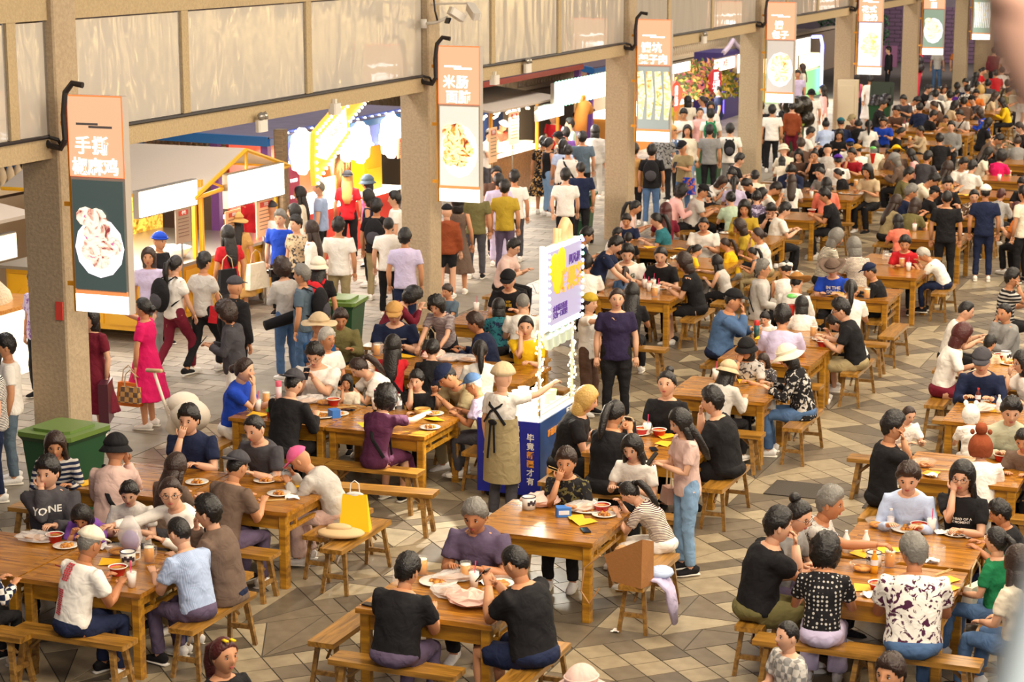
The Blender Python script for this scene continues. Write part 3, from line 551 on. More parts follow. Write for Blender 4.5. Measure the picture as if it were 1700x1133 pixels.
# terrace with balustrade
IV = mat('ivory_stone', 'd9c6a4', .6)
m = MB(); m.box((-22.6, 55, .85), (3, 74, 1.7)); struct('wall_terrace', m, mat('terrace_wall', 'a8957c', .9))
bl = thing('balustrade', 'long ivory stone balustrade with turned balusters on the terrace behind the stalls', 'balustrade', (-21.2, 0, 1.75))
m = MB(); m.box((0, 55, .06), (.26, 74, .1)); m.box((0, 55, .62), (.28, 74, .1)); part('rail', m, IV, bl)
pm = MB(); pm.lathe([(.06, .1), (.06, .14), (.035, .17), (.085, .28), (.07, .38), (.035, .48), (.06, .54), (.06, .58)], seg=8); pme = pm.mesh('baluster', [IV], True)
for k in range(250): obj('baluster', pme, bl, (0, 19 + k * .23, 0))
pm = MB(); pm.box((0, 0, .36), (.3, .3, .75)); pm.ell((0, 0, .8), (.14, .14, .1), 10, 6); pme = pm.mesh('pier', [IV])
for k in range(8): obj('pier', pme, bl, (0, 24 + k * 7.2, 0))
# building behind terrace
m = MB(); m.box((-30, 55, 3), (.4, 110, 7)); struct('wall_left', m, mat('far_wall_l', '8a7a70', .9, var=.3, bscale=2))
for k in range(14):
    m = MB(); m.box((0, 0, 0), (.06, 2.2, 1.5)); o = part('shop_window', m, [emit('win_red', 'a85a40', .35), emit('win_violet', '8a78b8', .4), emit('win_warm', 'e0b080', .5)][k % 3], bpy.data.objects['wall_left'], loc=(-29.75, 22 + k * 6, 3.0))
# far end
m = MB(); m.box((-15, 97, 4), (60, .4, 9)); wb = struct('wall_back', m, mat('far_wall_b', '7b7074', .9, var=.3, bscale=1.5))
BR = mat('purple_brick', '6f5568', .9)
for r in range(16):
    for c_ in range(14):
        if len(wb.children) < 200: m = MB(); m.box((0, 0, 0), (.5, .06, .16)); part('brick', m, BR, wb, loc=(-19.9 + c_ * .53 + (r % 2) * .26, 96.76, .1 + r * .185))
m = MB(); m.box((0, 0, 0), (1.1, .1, 2.6)); d_ = struct('door_1', m, mat('door_dark', '3c3a40', .5), loc=(-14.1, 96.7, .1)); m = MB(); m.box((.4, -.08, 0), (.04, .05, .2)); part('door_handle', m, STEEL, d_)
m = MB(); m.box((-13.8, 96.6, 1.75), (2.6, .25, .3)); m.box((-12.6, 96.6, .5), (.9, .3, 2.4)); struct('trim_2', m, mat('grey_stone', '9c9c98', .8))
m = MB(); m.box((0, 0, 0), (2.2, .1, .5)); tag(part('shop_sign', m, mat('grey_sign', '6c7478', .6), loc=(-14, 96.4, 1.3)), 'blank grey sign panel above the dark door at the far end', 'sign')
leaves('dark green hedge wall above the pink fence past the fifth pillar', -20.6, 93.5, 1.6, 1.6, .25, .75, 900, ['2f5a34', '3f7040', '244828'], 'hedge', 'hedge')
t = thing('pink_fence', 'purple-pink board fence right of the fifth pillar', 'fence', (-20.4, 93.3, 0));
for k in range(14): m = MB(); m.box((-1.9 + k * .28, 0, .45), (.26, .05, 1.0)); part('board', m, mat('fence_pink', '94607c', .8), t)
# counter with plants at the far right
t = thing('white_counter', 'white service counter with planter at the far right end', 'counter', (-8.3, 66.6, 0)); m = MB(); m.box((0, 0, .5), (4.4, .5, 1.0), bev=.02); part('counter', m, mat('white_ctr', 'd8cdb8', .5), t)
leaves('green planter row on the white counter at the far right', -7.9, 66.2, 1.1, 1.4, .2, .16, 350, ['6a7a48', '8a9a60', '4f5f34'], 'planter_greens', 'plants')
t = thing('drink_fridge', 'blue and white drinks fridge with round red white blue logo', 'fridge', (-11.0, 80.5, 0)); m = MB(); m.box((0, 0, 1.0), (.9, .7, 2.0), bev=.03); part('cabinet', m, mat('fr_blue', '3a5ab8', .4), t); m = MB(); m.box((.1, -.37, 1.4), (.5, .03, .8)); part('white_swoosh', m, mat('fr_w', 'e8e4ee', .4), t)
for h_, c_, zz in (('c03a48', 'r', .12), ('e8e4ee', 'w', 0), ('2a4a9a', 'b', -.12)): m = MB(); m.tube([(.15, -.37, .55 + zz), (.15, -.41, .55 + zz)], (.2 if c_ != 'w' else .25, .07), 16, side=(1, 0, 0)); part('logo_band', m, mat('logo_' + c_, h_, .4), t)
# electric box on pillar five
t = thing('meter_box', 'cream metal meter box standing against the fifth pillar', 'meter box', (-13.15, 59.2, 0)); m = MB(); m.box((0, 0, .95), (.55, .4, 1.9), bev=.02); part('cabinet', m, mat('box_cream', 'd3c3a4', .5), t); m = MB(); m.box((0, -.21, .95), (.45, .02, 1.6)); part('door', m, mat('box_cream', 'd3c3a4'), t)
# wheelie bins
BG = mat('bin_green', '1f4a2c', .45); BLD = mat('bin_lid', '5f7a34', .4); 
def wheelie(loc, rz, lab, lid='closed', col=None, lidc=None, deco=False):
    B = col or BG; t = thing('wheelie_bin', lab, 'bin', loc, rz, scale=1.0)
    m = MB(); z = [.1, .95]; V = []
    for zz, a in ((.1, .24), (.95, .31), (1.0, .34)): V += [(-a, -a, zz), (a, -a, zz), (a, a, zz), (-a, a, zz)]
    F = [(3, 2, 1, 0)] + [(o + i, o + (i + 1) % 4, o + 4 + (i + 1) % 4, o + 4 + i) for o in (0, 4) for i in range(4)]; m.add(V, F); part('body', m, B, t)
    m = MB(); m.box((0, 0, 0), (.72, .72, .05), bev=.04); m.box((0, 0, .035), (.5, .5, .04), bev=.05)
    part('lid', m, lidc or BLD, t, loc=(0, 0, 1.03) if lid == 'closed' else (0, .42, 1.3), rot=(0, 0, 0) if lid == 'closed' else (1.25, 0, 0))
    m = MB(); m.tube([(-.3, .38, .98), (.3, .38, .98)], .02, 8); part('handle', m, B, t)
    for s in (-1, 1): m = MB(); m.tube([(s * .24 - .03, .3, .1), (s * .24 + .03, .3, .1)], .1, 14); part('wheel', m, mat('rubber', '1a1a1a', .8), t)
    if deco:
        W_ = mat('bin_mark', 'a8b0a0', .6); m = MB(); m.tube([(0, -.29, .5), (0, -.3, .5)], .09, 20); m.v[-1][:, 0] += -.12; pm_ = [(.075 * math.cos(a), .075 * math.sin(a)) for a in [2 * PI * k / 20 for k in range(20)]]
        r_ = MB(); r_.tube([(-.1 + .08 * math.cos(2 * PI * k / 20), -.292, .52 + .08 * math.sin(2 * PI * k / 20)) for k in range(20)], .005, 5, closed=True); r_.box((-.1, -.29, .52), (.03, .008, .07)); part('emblem', r_, W_, t)
        lettering('其他\n垃圾', .075, W_, t, (.12, -.3, .6), (PI / 2, 0, 0))
    return t
wheelie((-13.05, 25.9, 0), .15, 'large green wheelie bin with olive lid left of the second pillar', deco=True)
wheelie((-12.3, 17.9, 0), -.1, 'green wheelie bin cut by the left edge of the frame'); wheelie((-13.9, 38.3, 0), .2, 'green wheelie bin with white characters left of the third pillar', deco=True, lidc=BG)
wheelie((-14.1, 48.2, 0), .1, 'green wheelie bin just left of the fourth pillar', lidc=mat('lid_g2', '3a6a40')); o = wheelie((-13.6, 54.4, 0), .1, 'green wheelie bin overflowing with black rubbish sacks', lidc=mat('lid_g3', '7f9a3a'))
wheelie((-12.7, 61.6, 0), .1, 'dark green wheelie bin with raised lid behind the fifth pillar', 'open', lidc=mat('lid_g4', '22301f')); wheelie((-14.5, 76, 0), .2, 'red wheelie bin with raised lid full of rubbish', 'open', mat('bin_red', 'c02840', .5), mat('bin_red', 'c02840'))
def sack(lab, loc, s, h, n=6):
    t = thing('rubbish_sack', lab, 'rubbish', loc); m = MB()
    for k in range(n): m.ell((rf.uniform(-.2, .2) * s, rf.uniform(-.2, .2) * s, rf.uniform(.05, .35) * s), (.2 * s, .18 * s, .16 * s), 8, 6)
    part('sack', m, mat('sack_' + h, h, .25, bump=1, bscale=14, var=.4), t, smooth=True)
sack('black and gold rubbish sacks heaped on the green bin', (-13.6, 54.4, 1.0), 1.6, '2a2418'); sack('dark rubbish sacks heaped in the red bin', (-14.5, 75.9, 1.0), 1.4, '3a343c'); sack('black sack in the raised-lid green bin', (-12.7, 61.6, .9), 1.0, '201c20')

m = MB(); r_ = random.Random(4)
for k in range(16):
    y = 44 + k * 4.4 + r_.uniform(-1, 1); h = r_.uniform(2.2, 4.4); m.tube([(0, y, .3), (0, y + .15, h * .5), (0, y - .1, h), (0, y + .9, h + .5), (0, y + 1.8, h + .35), (0, y + 2.2, h * .6)], .05, 5)
tag(part('added_string_light', m, emit('string_warm', 'ffd890', 16), loc=(9.5, 0, 0)), 'warm string lights added out of view to reflect in the glass panels', 'string lights')  # unseen glowing strands, added so the panes reflect light trails
# ------------------------------------------------------------------ tables and benches
WT = wood('table_wood', '7a4a12', 'bd8026', 2.6, .26, .4); WL = wood('leg_wood', '8a5c14', 'c48c24', 2.2, .4); WB = wood('bench_wood', '74501c', 'b88434', 2.6, .3, .4); WBL = wood('bench_leg_wood', '6a481e', 'a37a3a', 2.4, .45)
TW, TD, TH = 1.22, 1.10, .78
_m = {}
def shared(k, fn):
    if k not in _m: _m[k] = fn()
    return _m[k]
def bx(name, d, mt, bev=0):
    def f():
        m = MB(); m.box((0, 0, 0), d, bev=bev); return m.mesh(name, [mt])
    return shared((name, d), f)
def make_table(loc, label, dark=0):
    t = thing('dining_table', label, 'table', loc, group='square wooden dining tables')
    n = 4
    for k in range(n): obj('plank', bx('plank', (TW - .16, (TD - .16) / n - .004, .03), WT, .004), t, (0, -(TD - .16) / 2 + (k + .5) * (TD - .16) / n, TH - .017))
    for s in (-1, 1):
        obj('top_frame', bx('frame_x', (TW, .08, .042), WT, .006), t, (0, s * (TD / 2 - .04), TH - .021))
        obj('top_frame', bx('frame_y', (.08, TD - .16, .042), WT, .006), t, (s * (TW / 2 - .04), 0, TH - .021))
        obj('apron', bx('apron_x', (TW - .22, .03, .15), WL), t, (0, s * (TD / 2 - .07), TH - .117))
        obj('apron', bx('apron_y', (.03, TD - .22, .10), WL), t, (s * (TW / 2 - .07), 0, TH - .092))
        obj('stretcher', bx('rail_y', (.035, TD - .2, .035), WL), t, (s * (TW / 2 - .07), 0, TH - .21))
        for q in (-.25, .25): obj('strut', bx('strut', (.03, .03, .08), WL), t, (s * (TW / 2 - .07), q, TH - .165))
        for r in (-1, 1): obj('leg', bx('leg', (.085, .085, TH - .04), WL, .01), t, (s * (TW / 2 - .07), r * (TD / 2 - .07), (TH - .04) / 2))
    return t
TABLES = {}
def X_(c): return {'A': -9.63, 'a': -10.87, 'B': -6.58, 'C': -3.26, 'D': .2, 'z': -12.0}[c]
TL = [('a', 14.67, 'at the bottom left corner under the plastic-wrapped food'), ('A', 14.67, 'in the front left with the beer mug and beaker cup'), ('a', 17.29, 'behind the camouflage jacket with a yellow tray'), ('A', 17.29, 'with plates of noodles left of the yellow paper bag bench'),
      ('a', 20.5, 'with green-topped cup under the pink flask'), ('A', 20.5, 'behind the plum dress with the beer bottle and steamer'), ('a', 23.3, 'by the wheelie bin behind the large white T-shirt'), ('A', 23.35, 'left of the juice cart with plates pushed aside'),
      ('a', 26.6, 'with an iced drink beyond the maroon blouse'), ('B', 15.03, 'front centre with the plastic bag and beer mug'), ('B', 17.45, 'centre with an enamel cup and blue box'), ('B', 20.5, 'between the two black-clad people with orange snack bags'),
      ('B', 23.5, 'bare-topped beside the beige bucket hat'), ('B', 25.7, 'with the blue flask under the denim-blue shirt'), ('B', 26.9, 'beside the black T-shirt with glasses'), ('A', 29.45, 'crowded with red-strawed cups'),
      ('A', 32.5, 'with white plates beyond the red-strawed cups'), ('A', 35.4, 'near the teal blouse'), ('a', 34.2, 'near the third pillar foot'), ('B', 30.65, 'with a tray before the blue T-shirt'), ('B', 32.85, 'with clear jugs'), ('B', 34.0, 'behind the clear jugs'),
      ('C', 16.75, 'front right with enamel pot'), ('C', 17.94, 'front right end with soup bowls and water bottle'), ('C', 20.8, 'with a large clear takeaway bowl'), ('C', 23.38, 'with cola bottle and white hooded child'), ('C', 26.0, 'with white enamel pot near the right edge'),
      ('a', 39.0, 'beyond the grey-blue T-shirt'), ('A', 38.6, 'before the mustard blouse'), ('B', 37.0, 'before the black standing T-shirt'), ('B', 40.1, 'before the smiling embroidered top'), ('A', 41.8, 'with white flower-edged plates'), ('A', 43.0, 'with orange drinks in the far middle'),
      ('a', 42.4, 'past the mustard blouse'), ('A', 46.2, 'in the far middle'), ('B', 43.4, 'beside the magenta T-shirt'), ('B', 46.2, 'far right with reflections'), ('a', 46.4, 'beside the top bun and black sweater'), ('A', 49.8, 'behind the ball cap'), ('B', 49.6, 'beside the grey top bun'),
      ('a', 51.0, 'near the overflowing bin'), ('A', 53.2, 'beside the blue jacket'), ('A', 56.0, 'with tall beer glasses'), ('a', 56.6, 'with a white drinks cup'), ('B', 53.4, 'at the far right edge'), ('A', 59.4, 'under the yellow blouse'), ('a', 60.2, 'near the sixth pillar'), ('B', 58.0, 'beside the standing white T-shirt'), ('A', 62.8, 'near the far white counter'), ('z', 63.5, 'beside the seventh pillar')]
T0 = None
for c, y, l in TL:
    lab = 'square wooden dining table ' + l
    if T0 is None: T0 = make_table((X_(c), y, 0), lab); o = T0
    else: o = copy_tree(T0, (X_(c), y, 0), label=lab)
    TABLES[(c, y)] = o
def make_bench(loc, rz, label):
    t = thing('trestle_bench', label, 'bench', loc, rz, group='wooden trestle benches')
    obj('seat', bx('bench_seat', (1.12, .24, .045), WB, .008), t, (0, 0, .4475))
    for sx in (-1, 1):
        for sy in (-1, 1):
            def f():
                m = MB(); m.tube([(0, 0, 0), (-.06 * sx, -.05 * sy, .44)], [(.03, .024), (.032, .026)], 4, side=(1, 1, 0)); return m.mesh('bench_leg', [WBL])
            obj('leg', shared(('bleg', sx, sy), f), t, (sx * .49, sy * .13, 0))
        obj('stretcher', bx('b_str', (.03, .2, .04), WBL), t, (sx * .465, 0, .17))
        def g():
            m = MB(); m.tube([(0, 0, 0), (-.16 * sx, 0, .14)], (.018, .014), 4); return m.mesh('bench_brace', [WBL])
        obj('brace', shared(('bbr', sx), g), t, (sx * .44, 0, .29))
    return t
B0 = None; BPOS = []
def bench(x, y, rz, label):
    global B0
    BPOS.append((x, y, rz))
    if B0 is None: B0 = make_bench((x, y, 0), rz, label); return B0
    return copy_tree(B0, (x, y, 0), rz, label=label)
H_ = PI / 2
for x, y, r, l in [(-5.76, 29.5, H_, 'empty wooden trestle bench standing alone in the aisle right of centre'), (-8.56, 17.3, H_, 'dark wooden trestle bench carrying the yellow paper bag'), (-7.47, 14.95, H_, 'empty trestle bench left of the front centre table'),  (-5.55, 17.3, H_, 'trestle bench under the striped top with the kraft bag on its near end'), (-10.9, 13.3, 0, 'lower wooden bench end at the bottom left corner'), (-9.0, 18.9, 0.1, 'reddish trestle bench behind the yellow paper bag')]:
    bench(x, y, r, l)
# ------------------------------------------------------------------ things on the tables
GLS = newmat('clear_glass')[0]; b = GLS.node_tree.nodes['Principled BSDF']; b.inputs['Base Color'].default_value = (1, .98, .94, 1); b.inputs['Alpha'].default_value = .1; b.inputs['Roughness'].default_value = .05; b.inputs['Specular IOR Level'].default_value = .9
BEER = mat('beer', 'e39a10', .25); FOAM = mat('foam', 'f6efdc', .8); PLW = mat('plate_white', 'efe9df', .25, coat=.5); REDB = mat('bowl_red', 'c82a22', .4); FOODM = foodmat(30, ('6b3a1a', 'b8702a', 'd89a3a', 'a84a20')); FOODM.node_tree.nodes['Principled BSDF'].inputs['Emission Strength'].default_value = 0
PAPY = mat('yellow_paper', 'edb816', .6); TISS = mat('tissue', 'f4f0ea', .8, bump=.4); BAMB = mat('chopstick', 'd8b878', .6); PHB = mat('phone_black', '18181c', .15); FILM = newmat('bag_film')[0]; b = FILM.node_tree.nodes['Principled BSDF']; b.inputs['Base Color'].default_value = lin('f2ece8'); b.inputs['Alpha'].default_value = .45; b.inputs['Roughness'].default_value = .25
ENAM = mat('enamel_white', 'eee9df', .25, coat=.4); STRW = mat('straw_pink', 'e8457a', .4)
def P_beer(t):
    m = MB(); m.lathe([(.045, 0), (.05, .02), (.05, .17), (.045, .17), (.045, .02), (0, .015)], seg=14); m.tube([(.05, 0, .14), (.095, 0, .13), (.095, 0, .05), (.05, 0, .035)], .009, 6); part('mug_glass', m, GLS, t, smooth=True)
    m = MB(); m.lathe([(0, .012), (.043, .015), (.043, .14), (0, .14)], seg=12); part('beer', m, BEER, t, smooth=True); m = MB(); m.lathe([(0, .14), (.043, .14), (.042, .148), (0, .15)], seg=12); part('foam', m, FOAM, t, smooth=True)
def P_jug(t):
    m = MB(); m.lathe([(.05, 0), (.06, .02), (.055, .16), (.05, .16), (.054, .03), (0, .015)], seg=14); m.tube([(.055, 0, .13), (.1, 0, .12), (.1, 0, .06), (.055, 0, .04)], .009, 6); part('glass', m, GLS, t, smooth=True)
def P_plate(t, r=.12):
    m = MB(); m.lathe([(0, 0), (r * .6, 0), (r, .018), (r * .98, .022), (r * .6, .008), (0, .006)], seg=22); part('plate', m, PLW, t, smooth=True)
    m = MB()
    for q in range(9): m.ell((r * .36 * math.cos(q * 2.4) * (q / 9 + .2), r * .4 * math.sin(q * 2.4) * (q / 9 + .2), .016), (r * .2, r * .16, .016 + .004 * (q % 3)), 7, 5)
    part('food', m, FOODM, t)
def P_bowl(t):
    m = MB(); m.lathe([(.05, 0), (.08, .075), (.084, .075), (.078, .07), (.05, .01), (0, .01)], seg=20); part('bowl', m, REDB, t, smooth=True); m = MB(); m.lathe([(.078, .068), (.088, .078), (.082, .08), (.074, .074)], seg=20); part('rim', m, PLW, t, smooth=True); m = MB(); m.ell((0, 0, .055), (.072, .072, .018), 12, 6); part('food', m, FOODM, t)
def P_cup(t, col='f0e8e0'):
    m = MB(); m.lathe([(0, 0), (.032, 0), (.044, .13), (.04, .13), (0, .125)], seg=14); part('cup', m, mat('cup_' + col, col, .4), t, smooth=True); m = MB(); m.lathe([(.046, .13), (.046, .142), (.03, .152), (0, .152)], seg=14); part('lid', m, GLS, t, smooth=True); m = MB(); m.tube([(0, 0, .05), (.015, 0, .23)], .005, 6); part('straw', m, STRW, t)
def P_bottle(t, col='e8eef2', cap='e8e4e0'):
    m = MB(); m.lathe([(0, 0), (.032, 0), (.033, .06), (.029, .07), (.033, .08), (.033, .13), (.014, .175), (.013, .19), (0, .19)], seg=14); part('bottle', m, GLS if col == 'clear' else mat('bt_' + col, col, .3), t, smooth=True); m = MB(); m.lathe([(0, .188), (.015, .188), (.015, .205), (0, .205)], seg=10); part('cap', m, mat('cap_' + cap, cap, .4), t); m = MB(); m.lathe([(.034, .075), (.034, .125)], seg=14); part('label', m, mat('lab_w' if col != 'e8eef2' else 'lab_r', 'e6e2e8' if col != 'e8eef2' else 'c23a3a'), t)
def P_pot(t):
    m = MB(); m.lathe([(0, 0), (.065, 0), (.068, .12), (.06, .12), (.06, .02), (0, .015)], seg=18); m.tube([(.066, 0, .1), (.11, 0, .095), (.11, 0, .04), (.067, 0, .03)], .008, 6); part('mug_body', m, ENAM, t, smooth=True); m = MB(); m.tube([(.067 * math.cos(a), .067 * math.sin(a), .12) for a in [2 * PI * k / 18 for k in range(18)]], .005, 5, closed=True); part('blue_rim', m, mat('rim_blue', '2a2f52'), t)
    m = MB()
    for k in range(5): m.box((.068 * math.cos(-1.2 - k * .35), .068 * math.sin(-1.2 - k * .35), .06 + .015 * (k % 2)), (.006, .025, .035), rz=-1.2 - k * .35)
    part('printed_figures', m, mat('print_dark', '3a3038'), t)
def P_tissue(t, s=.07):
    m = MB(); r_ = random.Random(int(t.location[0] * 977 + t.location[1] * 131)); V = []
    for i in range(5):
        for j in range(5): V.append(((i - 2) * s * .45 + r_.uniform(-.01, .01), (j - 2) * s * .45 + r_.uniform(-.01, .01), r_.uniform(.002, s * .6)))
    m.add(V, [(i * 5 + j, (i + 1) * 5 + j, (i + 1) * 5 + j + 1, i * 5 + j + 1) for i in range(4) for j in range(4)]); part('paper', m, TISS, t)
def P_film(t, sx=.2, sy=.13, sz=.09, mt=None):
    m = MB(); m.ell((0, 0, sz * .45), (sx, sy, sz * .5), 14, 9); V = m.v[-1]; r_ = np.random.RandomState(int(abs(t.location[0] * 300)) % 1000); V *= 1 + r_.uniform(-.16, .16, V.shape); V[:, 2] = np.maximum(V[:, 2], .001); m.v[-1] = V; part('plastic_film', m, mt or FILM, t); m = MB(); m.ell((0, 0, sz * .3), (sx * .6, sy * .6, sz * .28), 10, 6); part('contents', m, FOODM, t)
def P_yellow(t):
    m = MB(); m.add([(-.11, -.07, .002), (.1, -.08, .012), (.13, .07, .003), (-.09, .08, .025), (0, 0, .012)], [(0, 1, 4), (1, 2, 4), (2, 3, 4), (3, 0, 4)]); part('paper', m, PAPY, t)
def P_phone(t): m = MB(); m.box((0, 0, .006), (.075, .155, .009), bev=.008); part('case', m, PHB, t); m = MB(); m.box((0, 0, .0115), (.068, .145, .002)); part('screen', m, mat('screen_dark', '20242c', .08), t)
def P_chop(t): m = MB(); m.tube([(-.11, 0, .008), (.12, .02, .008)], .0035, 5); m.tube([(-.11, .012, .008), (.12, .045, .008)], .0035, 5); part('sticks', m, BAMB, t)
def P_clearbowl(t, r=.12): m = MB(); m.lathe([(r * .6, 0), (r, .065), (r * 1.04, .068), (r * .95, .06), (r * .55, .006), (0, .004)], seg=20); part('bowl', m, GLS, t, smooth=True); m = MB(); m.ell((0, 0, .025), (r * .72, r * .72, .025), 12, 6); part('food', m, FOODM, t, smooth=True)
def P_flask(t, c1='e5657e', c2='f0d4d8'): m = MB(); m.lathe([(0, 0), (.036, 0), (.036, .17), (0, .17)], seg=16); part('flask_body', m, mat('fl_' + c2, c2, .35), t, smooth=True); m = MB(); m.lathe([(.037, .17), (.037, .225), (.03, .235), (0, .235)], seg=16); part('cap', m, mat('fl_' + c1, c1, .35), t, smooth=True)
def P_box(t, c='3a78c8'): m = MB(); m.box((0, 0, .045), (.14, .11, .09), bev=.01); part('carton', m, mat('cart_' + c, c, .5), t); m = MB(); m.box((0, -.056, .045), (.1, .003, .04)); part('print', m, mat('cart_p', 'e8e4f0'), t)
def P_green(t): m = MB(); m.lathe([(0, 0), (.035, 0), (.045, .07), (0, .07)], seg=14); part('cup', m, mat('dr_red', 'c0323a', .3), t, smooth=True); m = MB(); m.lathe([(.05, .068), (.05, .078), (.03, .115), (0, .12)], seg=14); part('lid', m, mat('lid_lime', '5fc83a', .3), t, smooth=True)
def P_steam(t): m = MB(); m.lathe([(0, 0), (.09, 0), (.095, .06), (.088, .06), (.086, .02), (0, .015)], seg=20); part('basket', m, mat('bamboo', 'd8ac5a', .6, bump=.5), t, smooth=True); m = MB(); m.ell((0, 0, .03), (.07, .07, .02), 10, 5); part('food', m, FOODM, t)
ITEM = dict(beer=(P_beer, 'glass mug of beer', 'mug'), jug=(P_jug, 'empty clear glass mug', 'mug'), plate=(P_plate, 'white plate of noodles', 'plate'), bowl=(P_bowl, 'red paper bowl of food', 'bowl'), cup=(P_cup, 'takeaway cup with straw', 'cup'), water=(lambda t: P_bottle(t, 'clear'), 'clear water bottle', 'bottle'),
 milk=(lambda t: P_bottle(t, 'f2eeea'), 'white drink bottle', 'bottle'), cola=(lambda t: P_bottle(t, '5a2018', 'c23a3a'), 'cola bottle with red cap', 'bottle'), fanta=(lambda t: P_bottle(t, 'e8a020', 'e87a20'), 'orange soda bottle', 'bottle'), pot=(P_pot, 'white enamel mug', 'mug'), tissue=(P_tissue, 'crumpled white tissue', 'tissue'), bag=(P_film, 'crumpled clear plastic bag of food', 'bag'),
 pbag=(lambda t: P_film(t, .2, .15, .13, mat('bag_pink', 'f0c8b8', .4)), 'pinkish-white plastic bag with orange print', 'bag'), yel=(P_yellow, 'crumpled yellow food wrapper', 'wrapper'), phone=(P_phone, 'black smartphone', 'phone'), chop=(P_chop, 'pair of wooden chopsticks', 'chopsticks'), cbowl=(P_clearbowl, 'clear plastic takeaway bowl', 'bowl'), flask=(P_flask, 'pink flask', 'flask'), bflask=(lambda t: P_flask(t, 'c8322e', '23565e'), 'teal flask with red cap', 'flask'),
 box=(P_box, 'small blue carton', 'carton'), green=(P_green, 'red drink cup with lime dome lid', 'cup'), steam=(P_steam, 'round bamboo steamer', 'steamer'), tray=(lambda t: P_plate(t, .17), 'large oval plate of leftovers', 'plate'))
IPROTO = {}
def item(kind, px, py, hint, z=TH, rz=0, sc=1.0, xy=None):
    p = G(px, py, z) if xy is None else (xy[0], xy[1], z)
    if z == TH:
        best = min(TABLES, key=lambda k_: max(abs(p[0] - X_(k_[0])) - TW / 2, 0) + max(abs(p[1] - k_[1]) - TD / 2, 0)); tx, ty = X_(best[0]), best[1]; mg = .1
        p = (min(max(p[0], tx - TW / 2 + mg), tx + TW / 2 - mg), min(max(p[1], ty - TD / 2 + mg), ty + TD / 2 - mg), z)
    fn, base, cat = ITEM[kind]; lab = base + ' ' + hint; loc = (p[0], p[1], z + .001)
    if kind not in IPROTO or kind in ('tissue', 'bag', 'pbag'):
        t = thing(cat.replace(' ', '_') if cat != 'bag' else 'plastic_bag', lab, cat, loc, rz, scale=sc); fn(t); IPROTO[kind] = t
    else: t = copy_tree(IPROTO[kind], loc, rz, lab); t.scale = (sc,) * 3
    return t
